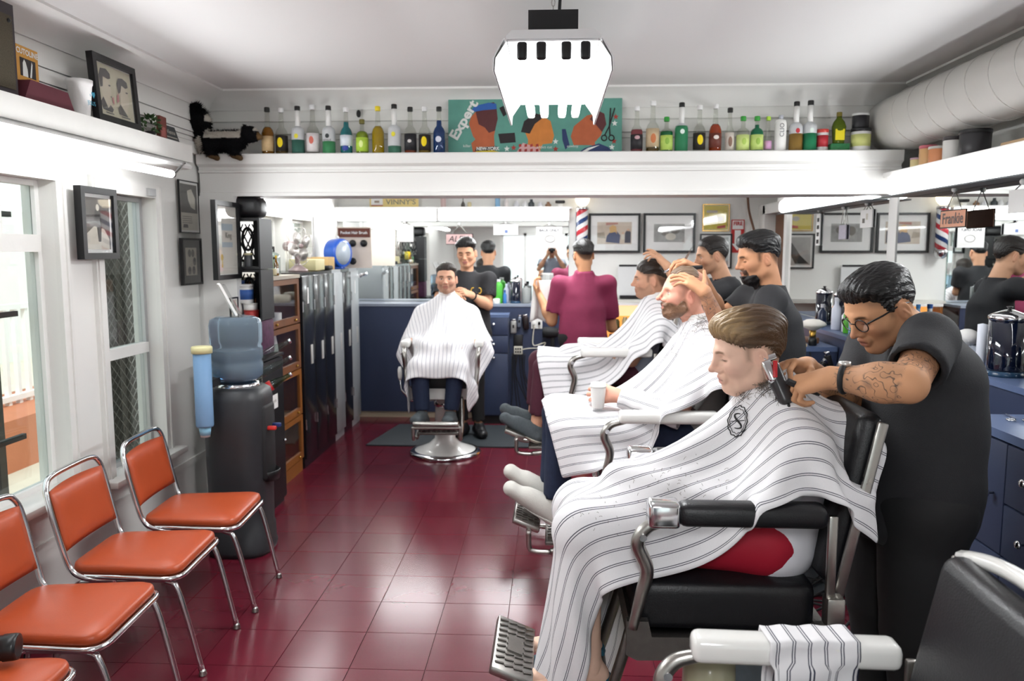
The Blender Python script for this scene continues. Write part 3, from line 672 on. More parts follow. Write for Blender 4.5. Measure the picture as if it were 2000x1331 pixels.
# ---------------------------------------------------------------- black metal cabinet with a wire rack
t = thing('metal_cabinet', 'black metal cabinet with a small white sticker behind the water cooler', 'cabinet', (-1.98, 4.86, 0))
obj('body', MB().b2((-0.04, -0.24, 0.0), (0.20, 0.24, 0.985)), BLACK, t); obj('top', MB().b2((-0.045, -0.245, 0.985), (0.225, 0.245, 1.0)), BLACK, t)
d = obj('door', MB().b2((0.20, -0.235, 0.04), (0.22, 0.235, 0.975)), BLACK, t); obj('door_panel', MB().b2((0.22, -0.20, 0.10), (0.223, 0.20, 0.93)), BLACK, d); obj('knob', MB().sph((0.23, 0.20, 0.42), 0.010), CHROME, d)
s = obj('sticker', MB().b2((0.2235, -0.07, 0.66), (0.2242, 0.11, 0.75)), PAPER, t); text('recycle', 0.032, (0.225, 0.035, 0.71), (PI / 2, 0, PI / 2), MD, t); obj('sticker_mark', MB().b2((0.2243, -0.055, 0.69), (0.2246, -0.03, 0.73)), pm('red_print', 'b8352f', .5), s)
t = thing('wire_rack', 'tall grey wire bottle rack hooked beside the black metal cabinet', 'wire rack', (-1.72, 4.56, 0.08))
WIRE = pm('grey_wire', '8a8882', 0.4, 0.8)
for y in (-0.05, 0.0, 0.05): obj('upright', MB().tube([(0, y, 0), (0, y, 1.08)], 0.003, 6), WIRE, t)
for k in range(14): obj('rung', MB().tube([(0, -0.05, 0.03 + k * 0.08), (0, 0.05, 0.03 + k * 0.08)], 0.003, 6), WIRE, t)
SODA = [(0.0, 0.0), (0.028, 0.0), (0.03, 0.02), (0.027, 0.06), (0.030, 0.11), (0.024, 0.15), (0.014, 0.19), (0.012, 0.225), (0.014, 0.23), (0.0, 0.23)]
BG = glass('bottle_clear', 'dfe8e4', 0.03, 0.1); BGG = glass('bottle_green', 'a9c9ae', 0.03, 0.12)
for k, (zz, mt, lab) in enumerate(((1.02, BG, 'empty clear soda bottle in the top loop of the wire rack'), (0.92, BG, 'empty clear soda bottle in the middle loop of the wire rack'), (0.82, BGG, 'pale green soda bottle with a red label in the wire rack'))):
    b = thing('soda_bottle', lab, 'bottle', (-1.74, 4.54, zz), 0, 'bottles in the wire rack'); b.rotation_euler = (0, R(62), R(20))
    g = obj('glass_body', MB().lathe(SODA, n=16), mt, b, True); obj('cap', MB().lathe([(0.0145, 0.226), (0.0155, 0.228), (0.0145, 0.24), (0.0, 0.241)], n=14), CHROME, b)
    if k == 2: obj('label', MB().lathe([(0.0305, 0.06), (0.0315, 0.11)], n=16), pm('red_label', 'c0282c', .4), b, True)
# ---------------------------------------------------------------- crates on the cabinet
PATT = pm('red_navy_print', '4a2340', 0.7, var=0.8, scale=26)
tag(obj('printed_box', MB().rbox((-1.985, 4.99, 1.112), (0.35, 0.22, 0.22), 0.01), PATT), 'red and navy patterned box under the black crates', 'box')
CR = pm('black_crate_plastic', '17171a', 0.5, var=0.15)
def crate(label, z):
    t = thing('plastic_crate', label, 'crate', (-1.98, 4.99, z), 0, 'black plastic crates'); w, d, h_ = 0.35, 0.22, 0.315
    obj('crate_floor', MB().b2((-w / 2, -d / 2, 0), (w / 2, d / 2, 0.014)), CR, t); obj('crate_top', MB().b2((-w / 2, -d / 2, h_ - 0.014), (w / 2, d / 2, h_)), CR, t)
    for s in (-1, 1): obj('crate_side', MB().b2((s * w / 2, -d / 2, 0.014), (s * (w / 2 - 0.012), d / 2, h_ - 0.014)), CR, t)
    m = MB()
    for x0, x1 in ((-0.163, -0.15), (0.125, 0.163)): m.b2((x0, d / 2 - 0.012, 0.014), (x1, d / 2, h_ - 0.014))
    obj('rim_post', m, CR, t) if False else None
    for k in range(7):
        for s in (-1, 1): obj('lattice_bar', MB().tube([(-0.16 + 0.045 * k - s * 0.06, d / 2 - 0.008, 0.03), (-0.16 + 0.045 * k + s * 0.06, d / 2 - 0.008, h_ - 0.03)], 0.005, 6), CR, t)
    obj('crate_panel', MB().b2((0.06, d / 2 - 0.014, 0.014), (0.163, d / 2 - 0.002, h_ - 0.014)), CR, t); obj('crate_band', MB().b2((-0.163, d / 2 - 0.014, 0.014), (0.06, d / 2 - 0.002, 0.06)), CR, t)
    m = MB().tube([(0.02 + 0.035 * math.cos(a), d / 2 - 0.012, 0.19 + 0.07 * math.sin(a)) for a in [2 * PI * i / 20 for i in range(20)]], 0.009, 6, True); obj('handle_ring', m, CR, t, True)
    return t
crate('upper black plastic crate holding bottles and small jars', 1.545); crate('lower black plastic crate holding white and red tubs', 1.226)
m = MB().rbox((-1.94, 4.99, 1.93), (0.26, 0.17, 0.13), 0.04, None, 3); tag(obj('leather_bag', m, LEATHER), 'shiny black leather case on top of the upper crate', 'bag')
def tub(name, lab, cat, x, y, z, r_, h_, col, lid=None, band=None, grp=None):
    t = thing(name, lab, cat, (x, y, z), 0, grp); b = obj('body', MB().lathe([(r_ * .93, 0), (r_ * .97, 0.004), (r_, h_ * .85), (r_ * .9, h_ * .88)], n=18), pm('tub_' + col, col, 0.4), t, True)
    obj('lid', MB().lathe([(r_ * 1.02, h_ * .84), (r_ * 1.03, h_ * .98), (r_ * .98, h_), (0, h_)], n=18), pm('tub_' + (lid or col), lid or col, 0.4), t, True)
    if band: obj('label', MB().lathe([(r_ * 0.985, h_ * .2), (r_ * 1.008, h_ * .72)], n=18), pm('tub_' + band, band, 0.5), t, True)
    return t
tub('white_tub', 'white tub with a blue label in the lower crate', 'tub', -1.93, 4.95, 1.33, 0.045, 0.12, 'e9e8e6', 'e9e8e6', '3b62a8'); tub('red_tub', 'red lidded tub at the bottom of the lower crate', 'tub', -1.90, 4.95, 1.241, 0.046, 0.045, 'b43a38'); tub('white_tub', 'low white tub on the red lidded tub in the lower crate', 'tub', -1.905, 4.95, 1.287, 0.043, 0.042, 'efeeea')
tub('spray_can', 'white and yellow can at the left of the lower crate', 'can', -1.995, 4.94, 1.241, 0.03, 0.16, 'e6e5e2', '3f4046', 'd8c02f'); tub('spray_can', 'tall blue lidded can behind the lower crate tubs', 'can', -2.00, 5.02, 1.241, 0.033, 0.23, 'e2e4ea', '4c6bb0', '7f95c8')
for x, h_, c, l, lab in ((-1.90, 0.085, '4b4d50', 'd8d2a8', 'small dark jar with a cream lid in the upper crate'), (-1.955, 0.03, 'e8e7e3', 'e8e7e3', 'small white box shaped pot in the upper crate'), (-2.06, 0.12, '3a3436', '8d8a86', 'dark jar at the far left of the upper crate')): tub('small_jar', lab, 'jar', x, 4.93, 1.56, 0.026, h_, c, l)
t = thing('black_bottle', 'slim black bottle leaning in the upper crate', 'bottle', (-2.0, 4.92, 1.56)); obj('body', MB().lathe([(0.024, 0), (0.026, 0.02), (0.012, 0.13), (0.008, 0.17), (0, 0.171)], n=14), BLACK, t, True); obj('cap', MB().lathe([(0.010, 0.165), (0.010, 0.19), (0, 0.191)], n=10), NICKEL, t)
t = framed('photo_card', 'small pale photo card leaning by the lower crate', 'picture', (-1.955, 4.80, 1.236), 0.12, 0.14, 'x+', 0.008, BLACK, 0.008, LT, 0.01, False, shapes=[(ell(-.3, 0, .3, .6), MD), (ell(.35, 0, .3, .6), MD)])
tag(t, t['label'], t['category'])
obj('card_stand', MB().b2((-0.05, 0.0, -0.235), (0.05, 0.02, 0.0)), CR, t)
# ---------------------------------------------------------------- barrister bookcase
WOOD = pm('oak_brown', '74492c', 0.42, var=0.35, scale=6, stretch=(6, 1, 1), bump=0.05, bscale=40); WOODL = pm('oak_amber', '8a5424', 0.4, var=0.35, scale=6, stretch=(6, 1, 1))
BRASS = pm('brass', 'b58f45', 0.3, 1.0)
t = thing('bookcase', 'brown wooden barrister bookcase with four glass flap doors', 'bookcase', (-2.03, 5.53, 0))
W2 = 0.32
m = MB(); m.b2((-0.16, -W2, 0.0), (-0.15, W2, 1.46))
for s in (-1, 1): m.b2((-0.15, s * W2, 0), (0.13, s * (W2 - 0.018), 1.46))
obj('carcass', m, WOOD, t); obj('top_board', MB().b2((-0.17, -W2 - 0.015, 1.46), (0.155, W2 + 0.015, 1.485)), pm('bookcase_top', 'b9aFa0'.lower(), 0.4, var=0.2, scale=5), t); obj('plinth', MB().b2((-0.15, -W2 + .02, 0), (0.145, W2 - .02, 0.09)), WOODL, t)
zz = [(0.10, 0.43), (0.44, 0.78), (0.79, 1.12), (1.13, 1.455)]
for k, (a, b) in enumerate(zz):
    wd = WOODL if k < 2 else WOOD
    obj('shelf', MB().b2((-0.15, -W2 + .018, a - 0.008), (0.12, W2 - .018, a + 0.004)), WOOD, t)
    m = MB(); f = 0.045
    m.b2((0.13, -W2 + .004, a), (0.152, W2 - .004, a + f * 1.1)); m.b2((0.13, -W2 + .004, b - f * .8), (0.152, W2 - .004, b))
    for s in (-1, 1): m.b2((0.1301, s * (W2 - .004), a + f * 1.1), (0.1519, s * (W2 - .004 - f), b - f * .8))
    d = obj('door', m, wd, t); obj('pane', MB().b2((0.138, -W2 + .05, a + f), (0.142, W2 - .05, b - f * .7)), GLASSC, d)
    for s in (-1, 1): obj('knob', MB().sph((0.16, s * 0.2, a + 0.025), 0.010), BRASS, d)
# things inside the bookcase
t = thing('mug', 'white mug behind the top glass door of the bookcase', 'mug', (-1.945, 5.52, 1.135)); obj('cup', MB().lathe([(0.038, 0), (0.04, 0.005), (0.04, 0.09), (0.036, 0.09), (0.034, 0.01)], n=18), WPLASTIC, t, True); obj('handle', MB().tube([(0.0, 0.04 + 0.03 * math.sin(a), 0.045 - 0.03 * math.cos(a)) for a in [PI * i / 8 for i in range(9)]], 0.006, 6), WPLASTIC, t, True)
tub('blue_mug', 'dark blue mug behind the top glass door of the bookcase', 'mug', -1.97, 5.36, 1.135, 0.038, 0.10, '24407a'); t = thing('tool_jumble', 'tangle of black and steel tools behind the top bookcase door', 'tools', (-2.09, 5.6, 1.135))
random.seed(5)
for k in range(9): obj('tool', MB().cyl((random.uniform(-.05, .05), random.uniform(-.15, .15), 0.01), (random.uniform(-.05, .05), random.uniform(-.15, .15), random.uniform(.1, .24)), 0.008), BLACK if k % 2 else CHROME, t)
def drape(name, lab, cat, c, w, h_, mat, fold=0.02, nf=3.0, tw=1.0, rz=0.0, seed=1):
    V = []; F = []; nu, nv = 25, 14; random.seed(seed); ph = random.uniform(0, 6)
    for j in range(nv):
        for i in range(nu):
            u = i / (nu - 1); v = j / (nv - 1); wd = w * (tw + (1 - tw) * v) / 2
            V.append(((2 * u - 1) * wd, fold * math.sin(u * nf * 2 * PI + ph) * (0.2 + v) + 0.004 * math.sin(9 * u + 5 * v), -h_ * v * (1 + 0.06 * math.sin(u * 7 + ph))))
    for j in range(nv - 1):
        for i in range(nu - 1): a = j * nu + i; F.append((a, a + 1, a + nu + 1, a + nu))
    o = obj(name, MB().add(V, F), mat, None, True, c, (0, 0, rz)); o.modifiers.new('thickness', 'SOLIDIFY').thickness = 0.003
    return tag(o, lab, cat)
TOWEL = pm('white_towel', 'eceae8', 0.9, var=0.04, scale=30, bump=0.4, bscale=400)
drape('hanging_cloth', 'crumpled white cloth behind the second glass door of the bookcase', 'cloth', (-1.99, 5.53, 1.10), 0.26, 0.24, TOWEL, 0.025, 3, 0.9, PI / 2, 3)
tag(obj('plastic_bag', MB().sph((-1.99, 5.42, 0.185), 0.08, 14, 10, (0.9, 1.2, 0.95)), pm('clear_plastic_bag', 'd6d6da', 0.25, trans=0.3)), 'crumpled clear plastic bag behind the bottom bookcase door', 'plastic bag')
# bottles on the bookcase
def liquor(lab, x, y, z, prof, mat, cap, capz, lbl=None, sc=1.0, n=18, sq=None):
    t = thing('liquor_bottle', lab, 'bottle', (x, y, z), 0, 'bottles on the bookcase'); obj('glass_body', MB().lathe([(a * sc, b * sc) for a, b in prof], n=n, sq=sq), mat, t, True)
    obj('cap', MB().lathe([(0.016 * sc, (capz) * sc), (0.017 * sc, (capz + .005) * sc), (0.016 * sc, (capz + .04) * sc), (0, (capz + .041) * sc)], n=12), cap, t)
    if lbl: obj('label', MB().lathe([(lbl[0] * sc, lbl[1] * sc), (lbl[0] * sc, lbl[2] * sc)], n=n, sq=sq), lbl[3], t, True)
    return t
TALLB = [(0.036, 0), (0.038, 0.01), (0.038, 0.17), (0.03, 0.20), (0.016, 0.23), (0.014, 0.29), (0, 0.29)]
SQB = [(0.045, 0), (0.047, 0.01), (0.047, 0.13), (0.04, 0.15), (0.016, 0.165), (0.015, 0.19), (0, 0.19)]
zt = 1.485
liquor('tall bottle with a yellow label on the bookcase', -1.99, 5.40, zt, TALLB, BG, pm('gold_cap', 'c79b3c', .4), 0.275, (0.0385, 0.05, 0.15, pm('yellow_label', 'e3c229', .5)), 1.08)
liquor('clear square bottle with a black neck on the bookcase', -1.99, 5.62, zt, SQB, BG, BLACK, 0.165, None, 1.0, 20, 5)
liquor('slim bottle with a green label at the edge of the bookcase', -1.96, 5.28, zt, TALLB, BG, WPLASTIC, 0.275, (0.0385, 0.02, 0.11, pm('green_label', '5f9a68', .5)), 0.85)
liquor('small bottle with a yellow top between larger bottles on the bookcase', -1.93, 5.52, zt, TALLB, pm('amber_liquid', '8a5c20', .1, trans=.3), pm('yellow_cap2', 'd8b62c', .4), 0.275, (0.0385, 0.04, 0.12, PAPER), 0.45)
liquor('short bottle with a pale label in front of the tall bookcase bottle', -1.92, 5.45, zt, TALLB, BG, BLACK, 0.275, (0.0385, 0.02, 0.12, pm('cream_label', 'd9cfae', .5)), 0.42)
liquor('dark bottle behind the square bottle on the bookcase', -2.06, 5.72, zt, TALLB, pm('dark_bottle_glass', '3a3f3a', .1, trans=.2), BLACK, 0.275, (0.0385, 0.03, 0.13, PAPER), 0.6)
# ---------------------------------------------------------------- lockers
LKB = pm('locker_black', '17181d', 0.25, var=0.15, scale=3, coat=0.3); LKS = pm('locker_silver', 'b6babc', 0.35, 0.25, var=0.06, scale=6, bump=0.05, bscale=200)
names = [('black', 'nearest the bookcase'), ('black', 'second from the bookcase'), ('black', 'third from the bookcase'), ('silver', 'left of the last black one'), ('black', 'between two grey lockers'), ('silver', 'at the rear end of the row')]
for k, (c, lab) in enumerate(names):
    y0 = 5.87 + k * 0.292; mt = LKB if c == 'black' else LKS
    t = thing('locker', f"{'glossy black' if c == 'black' else 'light grey'} metal locker, {lab}", 'locker', (-2.02, y0 + 0.145, 0), 0, 'metal lockers')
    obj('body', MB().b2((-0.17, -0.145, 0), (0.14, 0.145, 1.495)), mt, t)
    d = obj('door', MB().rbox((0.148, 0, 0.77), (0.02, 0.276, 1.40), 0.004), mt, t)
    obj('recess_pull', MB().rbox((0.159, 0.075 - 0.02, 0.86), (0.008, 0.045, 0.15), 0.003), pm('pull_plate', 'd2d0cc', .35, .3), d)
    if k in (0, 5): obj('name_slot', MB().b2((0.158, -0.03, 1.26), (0.162, 0.0, 1.38)), PAPER, d)
    for q in range(2): obj('hinge', MB().cyl((0.158, -0.137, 0.3 + q * 0.9), (0.158, -0.137, 0.38 + q * 0.9), 0.005), CHROME, d)
tag(obj('padlock_key', MB().tube(bez([(-1.862, 7.63, 1.41), (-1.83, 7.66, 1.43), (-1.80, 7.70, 1.435)], 4), 0.018, 8), CHROME), 'chrome coat hook on the end of the grey locker', 'hook')
# things on the lockers
zt = 1.495
FANM = pm('fan_metal', 'c9c4bf', 0.35, 0.7, var=0.1); FANB = pm('fan_mauve', '9a8786', 0.4, 0.3)
t = thing('desk_fan', 'old grey desk fan with a wire cage on the lockers', 'fan', (-2.0, 6.22, zt), -0.45)
obj('foot', MB().lathe([(0.075, 0), (0.078, 0.012), (0.05, 0.035), (0.02, 0.06)], n=20), FANB, t, True); obj('stem', MB().cyl((0, 0, 0.05), (0, -0.02, 0.16), 0.02, 0.015), FANB, t)
obj('motor', MB().lathe([(0, -0.06), (0.035, -0.05), (0.045, 0), (0.04, 0.04), (0, 0.05)], n=18), FANB, t, True, (-0.075, 0, 0.20), (0, PI / 2, 0))
hb = obj('hub', MB().sph((0.035, 0, 0.20), 0.02), FANB, t, True)
for k in range(4):
    a0 = k * PI / 2 + 0.4; P = []
    for i in range(9):
        r_ = 0.02 + 0.105 * (i / 8); w_ = 0.055 * math.sin(PI * (0.12 + 0.8 * i / 8)); P.append((r_, w_))
    V = [(0.02 + 0.3 * w_ * s_, math.cos(a0) * r_ - math.sin(a0) * w_ * s_, 0.20 + math.sin(a0) * r_ + math.cos(a0) * w_ * s_) for r_, w_ in P for s_ in (-1, 1)]
    o = obj('blade', MB().add(V, [(2 * i, 2 * i + 1, 2 * i + 3, 2 * i + 2) for i in range(8)]), FANM, t, True); o.modifiers.new('thickness', 'SOLIDIFY').thickness = 0.002
for k in range(10):
    a = 2 * PI * k / 10; obj('cage_wire', MB().tube(bez([(-0.03, 0.05 * math.cos(a), 0.2 + 0.05 * math.sin(a)), (0.0, 0.145 * math.cos(a), 0.2 + 0.145 * math.sin(a)), (0.05, 0.13 * math.cos(a), 0.2 + 0.13 * math.sin(a)), (0.065, 0.03 * math.cos(a), 0.2 + 0.03 * math.sin(a))], 5), 0.0016, 5), FANM, t, True)
for x_, r_ in ((0.02, 0.148), (0.055, 0.11)): obj('cage_ring', MB().tube([(x_, r_ * math.cos(a), 0.2 + r_ * math.sin(a)) for a in [2 * PI * i / 28 for i in range(28)]], 0.002, 5, True), FANM, t, True)
tag(obj('storage_box', MB().rbox((-2.02, 6.52, zt + 0.05), (0.22, 0.26, 0.09), 0.006), pm('cream_box', 'd8cf9f', 0.6)), 'cream box with a dark base behind the fan on the lockers', 'box')
tag(obj('cardboard_box', MB().rbox((-2.04, 6.97, zt + 0.055), (0.2, 0.2, 0.11), 0.004), pm('cardboard', 'c9a873', 0.8, var=0.1)), 'small brown cardboard box left of the blue drum', 'box')
tag(obj('black_pouch', MB().rbox((-1.925, 6.74, zt + 0.02), (0.09, 0.14, 0.038), 0.015), MATTEBLACK), 'flat black pouch lying on the front edge of the lockers', 'pouch')
t = thing('blue_drum', 'bright blue round drum shaped fan on the lockers', 'drum', (-1.97, 7.30, zt)); BLUE = pm('bright_blue_plastic', '1f5cc9', 0.3, coat=0.4)
obj('shell', MB().lathe([(0.10, -0.06), (0.13, -0.06), (0.134, -0.05), (0.134, 0.05), (0.13, 0.06), (0.10, 0.06)], n=28), BLUE, t, True, (0, 0, 0.142), (PI / 2, 0, 1.15)); obj('dial', MB().lathe([(0.0, -0.062), (0.105, -0.062), (0.105, 0.062), (0, 0.062)], n=28), pm('pale_dial', 'b9c4d0', 0.3), t, True, (0, 0, 0.142), (PI / 2, 0, 1.15)); obj('stand', MB().rbox((0, 0, 0.008), (0.1, 0.12, 0.016), 0.006), BLUE, t); obj('top_bell', MB().sph((0, 0, 0.285), 0.016), WPLASTIC, t)
# display card of pocket brushes
t = thing('brush_display', 'upright display card of black pocket hair brushes on the lockers', 'display card', (-1.885, 7.58, zt), 0.10); KR = pm('cream_card', 'e6d9cc', 0.6); BRN = pm('card_brown', '6b3c30', 0.6)
obj('card', MB().box((0, 0.01, 0.195), (0.32, 0.008, 0.39), (0.08, 0, 0)), KR, t); obj('header', MB().box((0, -0.012, 0.335), (0.30, 0.006, 0.085), (0.08, 0, 0)), BRN, t)
text('Pocket Hair Brush', 0.036, (0, -0.019, 0.335), (PI / 2 + 0.08, 0, 0), WPLASTIC, t, sx=0.95, bold=0.001)
for k, (i, j) in enumerate(((0, 0), (1, 0), (2, 0), (0, 1), (0, 2), (1, 2))): b = obj('pocket_brush', MB().sph((-0.1 + 0.085 * i + (0.02 if i == 2 else 0), -0.016 + 0.02 * (1 - j) * 0.3, 0.235 - 0.085 * j), 0.034, 14, 8, (1, 0.45, 1)), BLACK, t, True)
# ================================================================ REAR COUNTER AND WALL
KNOBM = CHROME
t = thing('rear_counter', 'long navy laminate counter panel under the rear mirror', 'counter', (-0.8, 7.95, 0))
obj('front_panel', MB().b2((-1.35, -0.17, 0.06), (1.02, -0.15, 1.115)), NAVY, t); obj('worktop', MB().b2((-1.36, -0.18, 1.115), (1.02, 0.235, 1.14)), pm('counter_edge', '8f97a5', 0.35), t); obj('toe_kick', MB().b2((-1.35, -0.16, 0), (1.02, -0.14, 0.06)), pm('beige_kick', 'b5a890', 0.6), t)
def drawer_unit(name, lab, loc, w, d, h_, rows, face, grp, doors=(), top=True):
    # local: front faces -Y, width along x, origin at floor centre of the front edge
    t = thing(name, lab, 'cabinet', loc, face, grp)
    obj('carcass', MB().b2((-w / 2, 0.012, 0.08), (w / 2, d, h_ - 0.03)), NAVY, t); obj('toe_kick', MB().b2((-w / 2 + .02, 0.04, 0), (w / 2 - .02, d, 0.08)), MATTEBLACK, t)
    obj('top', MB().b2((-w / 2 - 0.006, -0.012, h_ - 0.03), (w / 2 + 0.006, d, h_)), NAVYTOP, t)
    for x0, x1, z0, z1, kx, kz in rows:
        f = obj('drawer' if z1 - z0 < 0.4 else 'door', MB().rbox(((x0 + x1) / 2, 0.0, (z0 + z1) / 2), (x1 - x0 - .006, 0.022, z1 - z0 - .006), 0.003), NAVY, t)
        kb = MB().lathe([(0.004, 0), (0.005, 0.016), (0.014, 0.022), (0.015, 0.028), (0.009, 0.034), (0, 0.035)], n=14)
        M = Matrix.Rotation(PI / 2, 4, 'X'); obj('knob', MB().add([tuple((M @ Vector(p)) + Vector((kx, -0.011, kz))) for p in kb.v], kb.f), KNOBM, f, True)
    return t
drawer_unit('drawer_unit', 'narrow navy drawer unit at the rear counter beside the hanging clippers', (-0.545, 7.50, 0), 0.27, 0.27, 1.06, [(-.135, .135, .86, 1.03, 0, .97), (-.135, .135, .69, .86, 0, .78), (-.135, .135, .09, .69, 0, .65)], 0, None)
# lamp over the rear mirror
t = thing('mirror_lamp', 'pair of long white diffuser lamps above the rear mirror', 'lamp', (-1.0, 8.1, 1.96))
obj('backplate', MB().b2((-1.19, 0.02, 0), (1.17, 0.09, 0.12)), WHITE, t)
for a, b in ((-1.18, -0.16), (-0.14, 1.16)): obj('diffuser', MB().rbox(((a + b) / 2, -0.03, 0.06), (b - a, 0.1, 0.115), 0.04, None, 3), DIFFUSER, t, True)
obj('joint_clip', MB().b2((-0.162, -0.084, 0.0), (-0.138, 0.02, 0.118)), WPLASTIC, t)
# plate and small things on the rear shelf
def sign(name, lab, c, w, h_, bg, txt, size, mt, rz=0.0, frame=None, shear=0.0, cat='sign', tx=0.0, sx=1.0, hang=False, bold=0.0, tilt=0.0):
    t = thing(name, lab, cat, c, rz); t.rotation_euler = (0, tilt, rz)
    obj('board', MB().b2((-w / 2, 0, 0), (w / 2, 0.008, h_)), bg, t)
    if frame: obj('border', MB().tube([(-w / 2, 0.002, 0), (w / 2, 0.002, 0), (w / 2, 0.002, h_), (-w / 2, 0.002, h_)], 0.004, 4, True), frame, t)
    if txt: text(txt, size, (tx, -0.0015, h_ / 2), (PI / 2, 0, 0), mt, t, shear=shear, sx=sx, bold=bold)
    if hang:
        for s in (-1, 1): obj('cord', MB().tube([(s * w * .3, 0.004, h_), (0, 0.004, h_ + hang)], 0.0025, 5), NICKEL, t)
        obj('hook', MB().sph((0, 0.0, h_ + hang), 0.014, 10, 6), WPLASTIC, t)
    return t
t = sign('number_plate', 'yellow licence plate with grey capital letters on the shelf above the rear lamp', (-1.605, 8.13, 2.10), 0.50, 0.10, pm('plate_yellow', 'e3cd8a', 0.5), 'VINNY\u2019S', 0.072, pm('plate_grey', '8b8778', .5), cat='plate', tx=0.07, sx=1.15, bold=0.001)
obj('flag_patch', MB().b2((-0.235, -0.002, 0.012), (-0.115, -0.0005, 0.088)), PAPER, t); obj('flag_stripe', MB().b2((-0.235, -0.003, 0.012), (-0.115, -0.0021, 0.022)), pm('flag_red', 'b5504a', .5), t); obj('flag_bear', MB().rbox((-0.175, -0.0025, 0.055), (0.05, 0.002, 0.022), 0.001), pm('flag_brown', '9a8b80', .5), t)
def vase(name, lab, cat, x, y, z, prof, col, rough=0.4, grp=None, cap=None, **k):
    t = thing(name, lab, cat, (x, y, z), 0, grp); obj('body', MB().lathe(prof, n=16), pm('ware_' + col, col, rough, **k), t, True)
    if cap: obj('cap', MB().lathe([(prof[-2][0] * 1.1, prof[-2][1] - .012), (prof[-2][0] * 1.12, prof[-1][1] + .012), (0, prof[-1][1] + .013)], n=12), pm('ware_' + cap, cap, .4), t)
    return t
def bp(r_, h_, nk=0.4, nr=0.35): return [(r_ * .95, 0), (r_, .006), (r_, h_ * (1 - nk)), (r_ * nr, h_ * (1 - nk * .55)), (r_ * nr, h_), (0, h_)]
sh = 2.098; g = 'bits on the rear shelf'
vase('small_can', 'red and white can on the rear shelf right of the plate', 'can', -1.10, 8.12, sh, bp(.028, .12, .15, .8), 'c9b0ac', grp=g); vase('dark_bottle', 'tiny dark spire shaped bottle on the rear shelf', 'bottle', -0.90, 8.12, sh, bp(.02, .10, .7, .2), '4a4742', grp=g); vase('cream_pot', 'small cream pot on the rear shelf', 'pot', -0.835, 8.12, sh, bp(.02, .05, .2, .8), 'd8cba0', grp=g)
vase('blue_box_can', 'light blue carton on the rear shelf', 'carton', -0.55, 8.12, sh, bp(.025, .11, .1, .9), '86b4d6', grp=g); vase('white_bottle', 'white squeeze bottle on the rear shelf', 'bottle', -0.46, 8.12, sh, bp(.022, .10, .4, .4), 'e4dcd8', grp=g, cap='8a3a4a')
for k, (x, c, h_) in enumerate(((-0.36, 'd8d8dc', .06), (-0.27, 'e6e6e6', .055), (-0.21, '3a4044', .075), (-0.12, 'e4e4e8', .05), (-0.04, '8a6a52', .05))): vase('trinket', ['round pale trinket', 'small white trinket', 'dark figurine', 'pale round pot', 'small brown figurine'][k] + ' near the right end of the rear shelf', 'trinket', x, 8.12, sh, bp(.03, h_, .5, .5), c, grp=g)
t = thing('model_car', 'small dark model on the right end of the rear shelf', 'model', (0.08, 8.12, sh)); obj('body', MB().rbox((0, 0, 0.05), (0.10, 0.04, 0.03), .01), BLACK, t); obj('plinth', MB().rbox((0, 0, 0.016), (0.05, 0.04, 0.032), .01), WPLASTIC, t)
# signs and papers hung on the rear mirror
ym = 8.17
PINKB = pm('pink_board', 'dcb9b6', 0.6)
sign('name_sign', 'pink hand lettered name board hung on the rear mirror', (-0.945, ym - .02, 1.725), 0.27, 0.105, PINKB, 'ALEX', 0.085, INK, frame=INK, shear=0.25, hang=0.10, tx=-0.01)
sign('paper_note', 'blank white card clipped to the rear mirror', (-1.5, ym - .01, 1.75), 0.165, 0.17, PAPER, '', .02, INK, cat='paper', hang=0.03)
t = sign('paper_note', 'pale printed card above the mirrored barber pole', (-0.47, ym - .01, 1.82), 0.25, 0.105, PAPER, '', .02, INK, cat='paper', hang=0.02); obj('stamp', MB().b2((-0.01, -0.002, 0.02), (0.02, -0.001, 0.05)), pm('blue_stamp', '6c7fae', .6), t)
t = sign('paper_note', 'white notice headed BACK ONLY on the rear mirror', (-0.03, ym - .01, 1.69), 0.26, 0.21, PAPER, '', .03, INK, cat='paper', hang=0.03); text('BACK ONLY', 0.036, (0, -0.002, 0.175), (PI / 2, 0, 0), pm('grey_ink', '55565c', .6), t, bold=.001); obj('sketch', MB().tube([(0.05 * math.cos(a) + .01, -0.002, .09 + .035 * math.sin(a)) for a in [2 * PI * i / 16 for i in range(16)]], .002, 4, True), MD, t)
# bottles on the rear counter
cz = 1.14
def jarbicide(lab, x, y, z, r_=0.052, h_=0.27, grp='disinfectant jars'):
    t = thing('disinfectant_jar', lab, 'jar', (x, y, z), 0, grp)
    obj('glass_cylinder', MB().lathe([(r_ * .98, 0.02), (r_, .03), (r_, h_ * .82), (r_ * .96, h_ * .82)], n=24), pm('jar_liquid_blue', '0a1226', .05, coat=.6), t, True)
    obj('foot', MB().lathe([(r_ * 1.05, 0), (r_ * 1.08, .006), (r_ * 1.02, .022), (r_ * .9, .024)], n=24), pm('jar_foot', '25405a', .15), t, True)
    l = obj('lid', MB().lathe([(r_ * 1.03, h_ * .81), (r_ * 1.05, h_ * .82), (r_ * 1.05, h_ * .865), (r_ * .9, h_ * .89), (r_ * .2, h_ * .955), (0, h_ * .957)], n=24), CHROME, t, True)
    obj('lid_knob', MB().lathe([(.008, h_ * .95), (.007, h_ * .97), (.013, h_), (0, h_ + .002)], n=12), BLACK, l, True)
    return t
jarbicide('dark blue disinfectant jar on the rear counter left of the grey bottle', -0.36, 7.92, cz, .05, .26)
